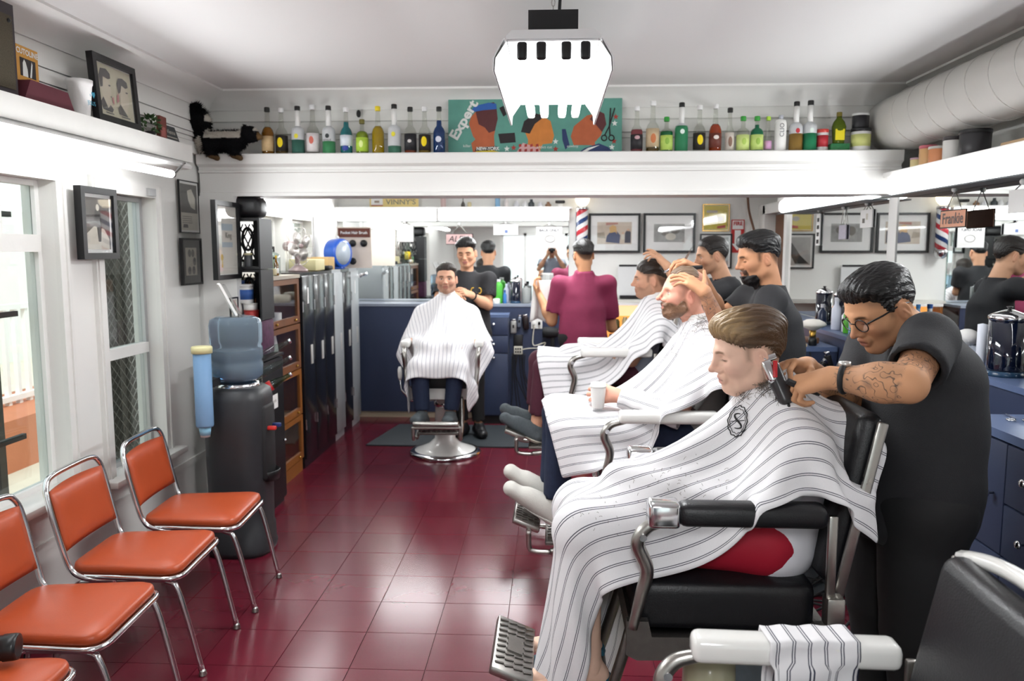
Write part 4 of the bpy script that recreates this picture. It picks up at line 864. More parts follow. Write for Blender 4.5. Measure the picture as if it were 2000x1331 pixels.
vase('shampoo_bottle', 'bright green bottle with a white base on the rear counter', 'bottle', -0.53, 7.92, cz, [(.042, 0), (.044, .005), (.044, .18), (.03, .2), (.02, .205), (.02, .225), (0, .225)], '4fb53d', cap='f0f0ee'); vase('small_bottle', 'small blue bottle beside the bright green one', 'bottle', -0.465, 7.90, cz, bp(.018, .12, .3, .5), '3f7fc4', cap='2c4f9a')
vase('pump_bottle', 'tall pale lavender bottle behind the small blue one', 'bottle', -0.455, 7.99, cz, bp(.028, .19, .3, .4), 'c9cfe2'); vase('talc_bottle', 'grey flat bottle with a black cap on the rear counter', 'bottle', -0.255, 7.92, cz, [(.042, 0), (.044, .005), (.044, .15), (.02, .155), (.014, .16), (.014, .185), (0, .185)], '8f9290', cap='2a2a2c'); vase('small_tub', 'white tub beside the bright green bottle', 'tub', -0.545, 7.86, cz, bp(.035, .05, .1, .9), 'eeeeec')
vase('towel_tin', 'small pale tin partly behind the seated customer', 'tin', -1.02, 7.92, cz, bp(.12, .075, .1, .9), 'd9d6c6'); vase('powder_tin', 'white and pink carton behind the disinfectant jar', 'carton', -0.36, 8.05, cz, bp(.05, .24, .05, .9), 'e4d2cf')
# clippers hung on the rear counter
def clipper(lab, x, z, col, h_=.14, w=.055, rz=0.0):
    t = thing('hair_clipper', lab, 'clipper', (x, 7.755, z), 0, 'clippers hung on the rear counter'); t.rotation_euler = (0, rz, 0)
    obj('body', MB().rbox((0, 0, h_ * .45), (w, .04, h_ * .85), .014, None, 3), pm('clipper_' + col, col, .3, .4), t, True); obj('blade', MB().rbox((0, -.005, h_ * .93), (w * .85, .03, h_ * .12), .004), CHROME, t); obj('switch', MB().b2((-.008, -.024, h_ * .4), (.008, -.02, h_ * .6)), BLACK, t)
    return t
clipper('silver clipper hanging leftmost on the rear counter', -0.372, .85, 'a9a7a3', .15, .06); clipper('slim blue grey trimmer hanging between two clippers', -0.32, .91, '7d8594', .13, .035, .08); clipper('black and red clipper hanging beside the outlet', -0.245, .89, '2a2022', .155, .06, -.1)
t = thing('outlet_plate', 'white double wall outlet on the rear counter panel', 'outlet', (-0.145, 7.7735, .90)); obj('plate', MB().rbox((0, 0, .065), (.11, .008, .13), .003), WPLASTIC, t); 
for s in (-1, 1): obj('plug', MB().rbox((s * .025, -.018, .055), (.022, .03, .03), .005), WPLASTIC if s < 0 else BLACK, t)
t = thing('power_strip', 'black power board with pale outlets on the rear counter', 'power strip', (-0.325, 7.765, .64)); obj('backing', MB().rbox((0, 0, .1), (.09, .025, .2), .005), BLACK, t); obj('outlet_block', MB().rbox((0, -.02, .05), (.085, .02, .08), .005), pm('ivory_plastic', 'd9d5c6', .5), t)
for i in range(3):
    for j in range(2): obj('socket', MB().b2((-.03 + .022 * i, -.033, .025 + .03 * j), (-.016 + .022 * i, -.03, .043 + .03 * j)), BLACK, t)
random.seed(11)
for k in range(8):
    x = -0.385 + .018 * k; e = -0.38 + .05 * k + random.uniform(-.03, .03)
    tag(obj('power_cable', MB().tube(bez([(x, 7.745, .66), (x + random.uniform(-.02, .02), 7.735, .45), ((x + e) / 2, 7.73, .26), (e, 7.72, .10), (e + random.uniform(-.1, .1), 7.66, .014)], 6), .005, 6), MATTEBLACK, None, True), f'thin black cable hanging from the power board, {["first", "second", "third", "fourth", "fifth", "sixth", "seventh", "eighth"][k]} from the left', 'cable', 'cables under the power board')
tag(obj('ivory_cable', MB().tube(bez([(-.165, 7.73, .935), (-.18, 7.73, .83), (-.17, 7.725, .74), (-.06, 7.725, .77), (-.1, 7.725, .72), (-.22, 7.725, .71), (-.28, 7.725, .70)], 6), .006, 6), pm('ivory_plastic', 'd9d5c6', .5), None, True), 'ivory cord looped beside the power board', 'cable')
t = thing('hair_dryer', 'black hair dryer hanging on the rear counter by the maroon shirt', 'hair dryer', (-0.01, 7.712, .72)); obj('barrel', MB().lathe([(.0, -.08), (.05, -.075), (.058, -.02), (.05, .05), (.035, .09), (0, .09)], n=18), MATTEBLACK, t, True, (0, 0, .15), (0, PI / 2, 0)); obj('grip', MB().rbox((.02, 0, .06), (.04, .03, .13), .012), MATTEBLACK, t, True); obj('intake', MB().lathe([(.04, 0), (.04, .01), (0, .012)], (0, 0, 0), 16), CHROME, t, True, (.07, 0, .15), (0, PI / 2, 0))
# ---------------------------------------------------------------- right part of the rear wall
PHOTO_BLUE = pm('photo_crowd', '7a6f66', 0.5, var=0.6, scale=14); BLUEJ = pm('photo_denim', '3b4668', .6, var=.3, scale=20); SKINP = pm('photo_skin', 'cfa98c', .6, var=.2); HAIRP = pm('photo_blond', 'c99f62', .6, var=.2)
framed('framed_photo', 'black framed colour photo of people by the barber pole', 'picture', (0.63, 8.19, 1.64), 0.52, 0.395, 'y-', .022, BLACK, .065, pm('photo_room', 'c2b3a2', .5, var=.35, scale=10), .03,
       shapes=[([(-.5, -.8), (.3, -.95), (.35, -.2), (.15, .15), (-.25, .1), (-.45, -.3)], BLUEJ), (ell(-.1, .35, .16, .25), SKINP), ([(-.3, .5), (-.1, .75), (.1, .6), (.15, -.1), (.05, .1), (-.25, .0)], HAIRP), ([(.6, -.9), (.95, -.9), (.95, .1), (.75, .3), (.62, 0)], pm('photo_navy', '262b3d', .6)), ([(.4, -.6), (.6, -.6), (.58, -.1), (.42, -.1)], LT), (ell(.8, .28, .08, .12), SKINP), (ell(.5, 0, .07, .1), SKINP), ([(-1, .0), (-.6, .1), (-.5, -.5), (-1, -.4)], SEP), ([(-.5, .95), (.2, .95), (.2, .8), (-.5, .7)], pm('photo_red', 'a4695a', .6))])
framed('framed_photo', 'black framed grey engraving right of the colour photo', 'picture', (1.18, 8.19, 1.64), 0.52, 0.395, 'y-', .022, BLACK, .085, pm('print_engraving', '9b9b98', .5, var=.55, scale=22), .03, shapes=[(ell(-.3, .2, .28, .5), MD), (ell(.4, .3, .3, .4), MD), (ell(.1, -.4, .35, .4), LT)])
framed('yellow_poster', 'yellow framed poster above the fire extinguisher sign', 'poster', (1.645, 8.19, 1.855), 0.265, 0.27, 'y-', .008, BRASS, .006, pm('poster_yellow', 'e4d257', .5, var=.1), .015, shapes=[([(-.8, .6), (.1, .6), (.1, .4), (-.8, .4)], LT), (ell(.3, -.1, .3, .2), LT), ([(.1, -.7), (.8, -.6), (.8, -.85), (.1, -.9)], pm('poster_red', 'c9564a', .5))])
framed('framed_print', 'black framed print behind the goateed barber', 'picture', (1.65, 8.19, 1.48), 0.32, 0.35, 'y-', .015, BLACK, .02, pm('print_bw', 'a9a7a3', .5, var=.5, scale=7), .02, shapes=[([(-.9, -.9), (.2, -.9), (.9, .3), (.5, .6), (-.2, -.3)], DK)])
REDS = pm('fire_red', 'c22f2e', 0.5); t = thing('fire_sign', 'red and white FIRE sign with a white down arrow on the rear wall', 'sign', (1.865, 8.185, 1.64))
obj('board', MB().b2((-.065, 0, 0), (.065, .004, .33)), REDS, t); obj('panel', MB().b2((-.055, -.001, .235), (.055, -.0002, .32)), PAPER, t); text('FIRE', .05, (0, -.002, .29), (PI / 2, 0, 0), REDS, t, bold=.002)
obj('arrow', MB().add([(-.03, -.001, .225), (.03, -.001, .225), (.03, -.001, .09), (.055, -.001, .09), (0, -.001, .02), (-.055, -.001, .09), (-.03, -.001, .09)], [(0, 1, 2, 3, 4, 5, 6)]), PAPER, t)
tag(obj('cane', MB().tube(bez([(1.93, 8.1, 2.22), (1.95, 8.1, 2.05), (2.0, 8.08, 1.86)], 6), .012, 8), WOODB), 'brown wooden stick hanging by the fire sign', 'stick'); tag(obj('ceiling_box', MB().rbox((2.0, 8.1, 2.28), (.12, .12, .1), .01), WOODB), 'dark brown box high in the rear corner', 'box')
# barber pole
t = thing('barber_pole', 'red white and blue barber pole with a lit globe on the rear wall', 'barber pole', (0.30, 8.06, 1.50))
POLE = bpy.data.materials.new('barber_stripes'); POLE.use_nodes = True
def stripes(m, sx, ang):
    N, L = m.node_tree.nodes, m.node_tree.links; b = N['Principled BSDF']; b.inputs['Roughness'].default_value = .25
    tc = N.new('ShaderNodeTexCoord'); sp = N.new('ShaderNodeSeparateXYZ'); L.new(tc.outputs['Object'], sp.inputs[0])
    at = N.new('ShaderNodeMath'); at.operation = 'ARCTAN2'; L.new(sp.outputs[1], at.inputs[0]); L.new(sp.outputs[0], at.inputs[1])
    d1 = N.new('ShaderNodeMath'); d1.operation = 'MULTIPLY'; d1.inputs[1].default_value = -1 / (2 * PI); L.new(at.outputs[0], d1.inputs[0])
    ad = N.new('ShaderNodeMath'); ad.operation = 'MULTIPLY_ADD'; ad.inputs[1].default_value = sx; L.new(sp.outputs[2], ad.inputs[0]); L.new(d1.outputs[0], ad.inputs[2])
    fr = N.new('ShaderNodeMath'); fr.operation = 'FRACT'; L.new(ad.outputs[0], fr.inputs[0])
    cr = N.new('ShaderNodeValToRGB'); cr.color_ramp.interpolation = 'CONSTANT'; e = cr.color_ramp.elements
    e[0].position = 0; e[0].color = (*lin('c0333f'), 1); e[1].position = .26; e[1].color = (*lin('efeeee'), 1)
    for p, c in ((.5, '27406f'), (.74, 'efeeee')): q = e.new(p); q.color = (*lin(c), 1)
    L.new(fr.outputs[0], cr.inputs[0]); L.new(cr.outputs[0], b.inputs['Base Color'])
stripes(POLE, 5.2, 0)
obj('cylinder', MB().lathe([(.058, .16), (.058, .57)], n=24), POLE, t, True); obj('upper_cap', MB().lathe([(.04, .56), (.062, .565), (.062, .585), (.045, .60), (.03, .61)], n=20), CHROME, t, True); obj('lower_cap', MB().lathe([(.02, .08), (.05, .10), (.063, .14), (.062, .17), (.04, .17)], n=20), CHROME, t, True)
obj('globe', MB().sph((0, 0, .672), .072, 18, 12), pm('lit_globe', 'fff4e0', .4, emit=(1, .86, .62), estr=2.2), t, True); obj('wall_bracket', MB().b2((-.06, .06, .12), (.0, .13, .55)), NAVY, t)
# whiteboard, ledge and glowing showcase
t = thing('whiteboard', 'small white board with a dark tray leaning on the rear ledge', 'whiteboard', (0.95, 8.14, 1.175)); obj('board', MB().b2((-.28, 0, .03), (.28, .02, .34)), pm('board_white', 'dfe0e0', .3), t); obj('tray', MB().b2((-.26, -.03, .0), (.29, .02, .035)), BLACK, t); obj('top_rail', MB().b2((-.27, -.004, .325), (.27, .0, .345)), BLACK, t)
struct('trim_12', MB().b2((0.26, 7.98, 1.145), (1.98, 8.2, 1.172)), pm('ledge_grey', 'c9c7c0', .5), label='pale ledge along the right of the rear wall')
t = thing('showcase', 'glowing orange display cabinet behind the maroon shirted barber', 'cabinet', (0.78, 8.05, 0)); OR = pm('lit_amber_back', 'e08c2e', .5, emit=(1, .45, .10), estr=1.0)
obj('back', MB().b2((-.45, .12, .1), (.6, .14, 1.12)), OR, t); obj('side', MB().b2((-.47, -.12, 0), (-.45, .14, 1.14)), WOODL, t); obj('side', MB().b2((.6, -.12, 0), (.62, .14, 1.14)), WOODL, t); obj('top', MB().b2((-.47, -.13, 1.12), (.62, .14, 1.143)), WHITE, t)
for z in (.05, .42, .66, .87): obj('shelf', MB().b2((-.45, -.11, z), (.6, .12, z + .015)), WOODL, t)
obj('lit_sign', MB().b2((-.12, .1, 1.0), (.3, .118, 1.1)), pm('lit_card', 'ffe0a8', .5, emit=(1, .75, .42), estr=1.0), t); obj('glass_front', MB().b2((-.45, -.12, .06), (.6, -.117, 1.12)), GLASSC, t)
for k in range(7): vase('showcase_jar', ['dark jar', 'amber jar', 'dark tin', 'olive jar', 'cream jar', 'dark pot', 'amber bottle'][k] + ' on the upper shelf of the glowing showcase', 'jar', .40 + .085 * k, 8.05, .885, bp(.032, .09 + .02 * (k % 3), .25, .7), ['2b2b2a', '8a6a2c', '26241f', '5a5530', 'c9b98a', '252322', '7a5320'][k], grp='jars in the glowing showcase')
for k in range(5): vase('showcase_tin', ['dark red tin', 'red tin', 'white tin', 'blue banded tin', 'dark green tin'][k] + ' on the lower shelf of the glowing showcase', 'tin', .42 + .1 * k, 8.05, .675, bp(.04, .15, .1, .9), ['5f2320', '8f2a2a', 'd8d2c8', '2d557f', '2a3a2a'][k], grp='jars in the glowing showcase')
t = thing('wall_unit', 'white plastic sensor box on the rear wall by the mirror', 'sensor', (1.98, 8.16, 1.3)); obj('case', MB().rbox((0, 0, .04), (.14, .05, .085), .012), WPLASTIC, t); obj('window', MB().rbox((.0, -.026, .045), (.05, .004, .035), .002), MD, t)
# ================================================================ RIGHT SIDE COUNTER
LX = 1.80
t = thing('side_counter', 'long navy laminate back counter under the side mirrors', 'counter', (LX, 4.4, 0))
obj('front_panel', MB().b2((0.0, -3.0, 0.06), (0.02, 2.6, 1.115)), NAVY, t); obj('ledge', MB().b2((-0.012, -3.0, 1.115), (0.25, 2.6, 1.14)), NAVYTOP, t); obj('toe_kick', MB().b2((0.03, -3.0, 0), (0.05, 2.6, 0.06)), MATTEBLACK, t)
G = 'navy barber station cabinets'
# local x of a unit facing -X runs along -Y
drawer_unit('station_cabinet', 'navy station cabinet nearest the camera with scissors on top', (1.52, 2.42, 0), 1.10, 0.27, 1.06, [(-.55, -.24, .64, 1.025, -.3, .84), (-.24, .55, .82, 1.025, -.1, .93), (-.24, .55, .64, .82, -.1, .73), (-.55, -.24, .09, .64, -.3, .5), (-.24, .55, .09, .64, -.1, .5)], -PI / 2, G)
drawer_unit('station_cabinet', 'navy station cabinet behind the tattooed barber arms', (1.52, 3.88, 0), 0.66, 0.27, 1.06, [(-.33, .33, .64, 1.025, 0, .85), (-.33, .33, .09, .64, -.25, .57)], -PI / 2, G)
drawer_unit('station_cabinet', 'navy station cabinet with the white neck duster on top', (1.52, 5.38, 0), 0.66, 0.27, 1.06, [(-.33, .33, .80, 1.025, .0, .92), (-.33, .33, .09, .80, -.25, .6)], -PI / 2, G)
# lamps above the side mirrors
for (a, b, lab) in ((1.9, 4.78, 'long white diffuser lamp above the nearer side mirror'), (5.05, 6.95, 'long white diffuser lamp above the farther side mirror')):
    t = thing('mirror_lamp', lab, 'lamp', (1.98, (a + b) / 2, 1.975)); h_ = (b - a) / 2
    obj('backplate', MB().b2((0.03, -h_, 0.01), (0.075, h_, 0.108)), WHITE, t)
    obj('diffuser', MB().rbox((-0.02, 0, 0.055), (0.1, 2 * h_ - .02, 0.105), 0.035, None, 3), DIFFUSER, t, True); obj('lower_trim', MB().b2((-.065, -h_, -.008), (.07, h_, -.001)), pm('lamp_trim_grey', '6f7478', .5), t)
# signs and cards hung on the side mirrors
sign('name_sign', 'peach name board hung on the side mirror', (1.985, 4.10, 1.775), 0.25, 0.085, pm('peach_board', 'e0a184', .6), 'Frankie', 0.075, pm('sign_grey', '6d5f5c', .6), rz=-PI / 2, frame=DK, hang=0.10, sx=.95, bold=.0015)
t = sign('licence_card', 'white licence card with a small portrait at the right edge of the mirror', (1.985, 3.52, 1.82), 0.2, 0.10, PAPER, '', .02, INK, rz=-PI / 2, cat='card', hang=0.03); obj('portrait', MB().b2((.02, -.0015, .025), (.05, -.0005, .075)), SKINP, t); obj('portrait_hair', MB().b2((.022, -.002, .06), (.048, -.0016, .078)), INK, t)
t = sign('paper_strip', 'white paper strip with four dark blots hung on the far side mirror', (2.045, 6.3, 1.70), 0.09, 0.24, PAPER, '', .02, INK, rz=-PI / 2, cat='paper', hang=0.03)
for k in range(4): obj('blot', MB().rbox((0, -.002, .03 + .055 * k), (.045, .002, .03), .001), DK, t)
sign('lavender_tag', 'small lavender paper tag hung low on the far side mirror', (2.045, 5.78, 1.74), 0.14, 0.10, pm('lavender_paper', 'b5b0bd', .6, var=.2, scale=40), '', .02, INK, rz=-PI / 2, cat='tag', hang=0.12); 
t = sign('licence_card', 'white licence card with a code block hung on the far side mirror', (2.045, 5.36, 1.81), 0.2, 0.115, PAPER, '', .02, INK, rz=-PI / 2, cat='card', hang=0.04); obj('grey_block', MB().b2((-.06, -.0015, .03), (-.02, -.0005, .06)), MD, t); obj('portrait', MB().b2((.0, -.0015, .05), (.03, -.0005, .09)), LT, t)
# things on the side ledge and cabinets
z1 = 1.14
jarbicide('large dark blue disinfectant jar with a chrome lid beside the tattooed barber', 1.90, 3.40, z1, .073, .29); jarbicide('large dark blue disinfectant jar at the right picture edge', 1.93, 3.10, z1, .07, .285)
t = bpy.data.objects['disinfectant_jar.001']; text('BARBICIDE', .026, (-0.074, 0, .155), (PI / 2, 0, -PI / 2 - .35), WPLASTIC, t, align='CENTER')
jarbicide('dark blue disinfectant jar at the far end of the side ledge', 1.93, 5.75, z1, .055, .27); jarbicide('dark disinfectant jar just before the far end of the side ledge', 1.95, 5.45, z1, .055, .27)
vase('amber_bottle', 'brown glass bottle with a cream label at the right picture edge', 'bottle', 1.83, 2.98, z1, [(.026, 0), (.028, .004), (.028, .075), (.02, .09), (.011, .098), (.011, .115), (0, .115)], '6d4a1c', .1, cap='2a2a2c'); tag(obj('steel_flask', MB().lathe([(.03, 0), (.032, .005), (.032, .17), (.0, .171)], (1.86, 2.86, z1), 18), NICKEL), 'grey steel cylinder behind the brown glass bottle', 'flask')
vase('white_spray', 'white and blue bottle left of the large disinfectant jar', 'bottle', 1.88, 3.56, z1, [(.018, 0), (.02, .004), (.02, .2), (.0, .205)], 'dfe3ee'); 
LG = 'bottles on the side ledge'
for k, (x, y, r_, h_, c, cp_, lab) in enumerate(((1.88, 5.35, .032, .20, 'd8dcea', 'e6e8ee', 'pale lavender spray bottle on the side ledge'), (1.90, 5.22, .03, .15, 'e4e4e8', '26282c', 'white bottle with a dark conical cap on the side ledge'), (1.87, 5.12, .026, .17, '58b22f', '58b22f', 'lime green bottle on the side ledge'),
        (1.86, 5.0, .026, .18, '8fb4d8', '4a90d0', 'pale blue bottle with a blue cap on the side ledge'), (1.84, 4.90, .030, .13, '35a85c', 'd6ecd6', 'clear green gel bottle on the side ledge'), (1.88, 5.62, .03, .14, '1d2a44', 'd8d8dc', 'dark bottle with a blue label on the side ledge'), (1.92, 4.72, .03, .20, 'e8ecf0', '3f6fc0', 'white bottle with a blue cap by the barber glasses'), (1.86, 4.6, .05, .045, '3f9a30', '3f9a30', 'green lid on the side ledge'), (1.85, 4.5, .03, .03, 'b8202c', 'b8202c', 'small red cap on the side ledge'))):
    vase('product_bottle', lab, 'bottle', x, y, z1, bp(r_, h_, .3 if h_ > .1 else .1, .45 if h_ > .1 else .9), c, .25, LG, cp_ if h_ > .1 else None)
# unit with the duster: z 1.06
z2 = 1.06
t = thing('neck_duster', 'round white bristle neck duster with a black and brass handle', 'brush', (1.66, 5.13, z2)); obj('handle', MB().lathe([(.024, 0), (.026, .004), (.026, .03), (.021, .055), (0, .055)], n=16), BLACK, t, True); obj('ferrule', MB().lathe([(.021, .052), (.019, .065), (.022, .098), (.0, .099)], n=16), BRASS, t, True)
obj('bristles', MB().lathe([(.02, .096), (.035, .105), (.075, .125), (.082, .135), (.07, .15), (.04, .165), (0, .17)], n=22), pm('bristle_white', 'efeae2', .9, bump=.6, bscale=200), t, True)
vase('spray_flask', 'waisted white plastic bottle beside the neck duster', 'bottle', 1.60, 5.42, z2, [(.03, 0), (.031, .005), (.03, .05), (.023, .10), (.027, .15), (.0, .152)], 'eeeeee', .4)
t = thing('hair_trimmer', 'white trimmer on a dark stand at the far cabinet', 'trimmer', (1.57, 5.58, z2)); obj('stand', MB().rbox((0, 0, .03), (.07, .06, .06), .01), NAVY, t); obj('body', MB().rbox((0, 0, .11), (.06, .05, .10), .018), WPLASTIC, t, True)
tag(obj('flat_brush', MB().rbox((1.575, 5.12, z2 + .011), (.05, .17, .022), .008), pm('wood_brush', 'd8c39a', .6)), 'pale wooden brush lying on the far cabinet top', 'brush'); tag(obj('orange_comb', MB().rbox((1.60, 5.29, z2 + .006), (.04, .12, .012), .004), pm('orange_plastic', 'e07a30', .4)), 'orange comb lying on the far cabinet top', 'comb'); tag(obj('brown_tray', MB().rbox((1.70, 5.27, z2 + .02), (.07, .1, .04), .008), WOODB), 'small brown tray behind the neck duster', 'tray')
t = thing('shaving_brush', 'hanging shaving brush with pale bristles on the far cabinet end', 'brush', (1.62, 4.995, .85)); obj('bristles', MB().lathe([(.045, 0), (.044, .03), (.028, .07), (.014, .08)], n=18), pm('bristle_tan', 'c9b26a', .9, bump=.5, bscale=200), t, True); obj('handle', MB().lathe([(.016, .078), (.02, .09), (.022, .11), (.012, .13), (0, .131)], n=16), WPLASTIC, t, True); obj('hanger', MB().tube([(0, 0, .13), (0, .055, .18)], .004, 6), BLACK, t)
t = thing('clipper_rack', 'chrome rack of clippers on the side counter end', 'clipper rack', (1.68, 4.86, .86))
for k, (x, z_, a) in enumerate(((-.06, .08, .5), (0, .12, -.3), (.06, .09, .35))): o = obj('clipper', MB().rbox((0, 0, 0), (.035, .045, .12), .01), BLACK, t, True, (x, 0, z_), (0, a, 0)); obj('clipper_head', MB().rbox((0, 0, .065), (.03, .04, .025), .004), CHROME, o)
obj('rail', MB().cyl((-.1, .03, .03), (.121, .03, .03), .008), CHROME, t); obj('cord', MB().tube(bez([(-.05, 0, .03), (-.08, -.02, -.05), (-.02, -.02, -.08), (.03, 0, -.02)], 6), .006, 6), MATTEBLACK, t, True)
# near cabinets
def scissors(lab, x, y, z, rz, mat=CHROME):
    t = thing('scissors', lab, 'scissors', (x, y, z), rz, 'scissors on the station cabinet')
    for s in (-1, 1):
        b = obj('blade', MB().add([(0, 0, .002 + .002 * s), (.09, s * .002, .002 + .002 * s), (.09, s * .006, .003 + .002 * s), (.0, s * .009, .004 + .002 * s), (-.03, -s * .012, .003 + .002 * s), (-.03, -s * .018, .002 + .002 * s)], [(0, 1, 2, 3), (0, 3, 4, 5)]), mat, t)
        obj('finger_ring', MB().tube([(-.05 + .018 * math.cos(a), -s * .026 + .013 * math.sin(a), .005) for a in [2 * PI * i / 14 for i in range(14)]], .003, 6, True), mat, t, True)
scissors('chrome scissors lying on the near cabinet', 1.62, 2.62, z2, .5); scissors('dark scissors lying in front of the chrome pair on the near cabinet', 1.66, 2.50, z2, .2, NICKEL); scissors('open chrome clips at the far edge of the near cabinet', 1.66, 2.90, z2, 1.4)
tag(obj('cream_comb', MB().rbox((1.60, 4.02, z2 + .009), (.12, .05, .018), .006), pm('cream_plastic', 'e6dfc8', .5)), 'cream comb on the cabinet behind the tattooed barber arm', 'comb')
t = thing('glass_mug', 'clear glass jar of folded white towel by the side mirror', 'jar', (1.93, 3.78, z1)); obj('glass', MB().lathe([(.05, 0), (.052, .005), (.052, .12), (.048, .12)], n=20), GLASSC, t, True); obj('towel', MB().sph((0, 0, .12), .05, 14, 9, (1, 1.1, .8)), TOWEL, t, True)
t = thing('steel_mug', 'steel mug with a bail handle by the side mirror', 'mug', (1.93, 3.62, z1)); obj('cup', MB().lathe([(.035, 0), (.037, .004), (.037, .1), (.034, .1)], n=20), CHROME, t, True); obj('handle', MB().tube([(0, .03 * math.cos(a), .11 + .03 * math.sin(a)) for a in [PI * i / 8 for i in range(9)]], .004, 6), CHROME, t, True)
tag(obj('black_bowl', MB().lathe([(.02, 0), (.05, .01), (.075, .06), (.07, .06), (.045, .015)], (1.89, 3.95, z1), 20), MATTEBLACK, None, True), 'black bowl on the side ledge behind the tattooed barber', 'bowl')
drape('hanging_towel', 'white towel hanging at the end of the near cabinet', 'towel', (1.50, 2.99, .98), .12, .75, TOWEL, .02, 2, 1.0, 0.0, 5)
# cords on the floor by the cabinets
random.seed(21)
for k in range(5):
    x0, y0 = 1.42, 3.6 + .12 * k; P = [(x0, y0, .03)] + [(1.15 + random.uniform(-.25, .25), y0 + random.uniform(-.35, .35), .012) for _ in range(4)]
    tag(obj('floor_cable', MB().tube(bez(P, 8), .006, 6), MATTEBLACK, None, True), f'black cable snaking over the red floor by the cabinets, {["first", "second", "third", "fourth", "fifth"][k]} nearest', 'cable', 'cables on the floor')
tag(obj('hanging_cable', MB().tube(bez([(1.78, 3.35, .9), (1.52, 3.42, .55), (1.4, 3.4, .3), (1.28, 3.3, .1), (1.1, 3.2, .03)], 8), .006, 6), MATTEBLACK, None, True), 'black clipper cable hanging in front of the cabinet', 'cable')
# things on the shelf above the side mirror
zs = 2.112; SG = 'pots on the shelf above the side mirror'
for x, y, r_, h_, c, cp_, lab in ((2.02, 4.48, .045, .11, 'e2b27c', 'd0707c', 'bandanna topped figurine pot on the side shelf'), (2.02, 4.36, .05, .09, 'e89a6a', 'd6d2cc', 'orange candle jar on the side shelf'), (2.02, 4.22, .045, .12, 'eeece8', '4a4648', 'white jar with a dark lid on the side shelf'), (2.03, 4.02, .07, .125, '38373a', '2a2a2c', 'large black tub on the side shelf'), (2.03, 4.62, .04, .06, 'e6d49c', 'd4b0c0', 'small striped pot at the corner of the side shelf')):
    tub('shelf_pot', lab, 'pot', x, y, zs, r_, h_, c, cp_, None, SG)
tag(obj('wood_strip', MB().rbox((2.03, 3.5, zs + .012), (.08, .45, .024), .004), pm('pale_wood', 'c8a883', .6)), 'pale wooden strip lying on the side shelf', 'strip')
# duct
DUCT = pm('painted_duct', 'd9d7d2', .5, var=.05, scale=4)
t = thing('air_duct', 'large round white spiral air duct under the ceiling at the right', 'duct', (2.07, 3.0, 2.42)); dp = [(0, -4.5, 0), (0, 1.6, 0), (0.003, 1.72, 0), (0.015, 1.85, .0), (.05, 1.93, 0)]
obj('pipe', MB().tube(bez(dp, 8), .165, 28), DUCT, t, True)
for k in range(22):
    y = -2.5 + k * .2; obj('seam_ring', MB().tube([(.1665 * math.cos(a), y + .05 * math.sin(a) , .1665 * math.sin(a)) for a in [2 * PI * i / 28 for i in range(28)]], .0035, 6, True), DUCT, t, True)
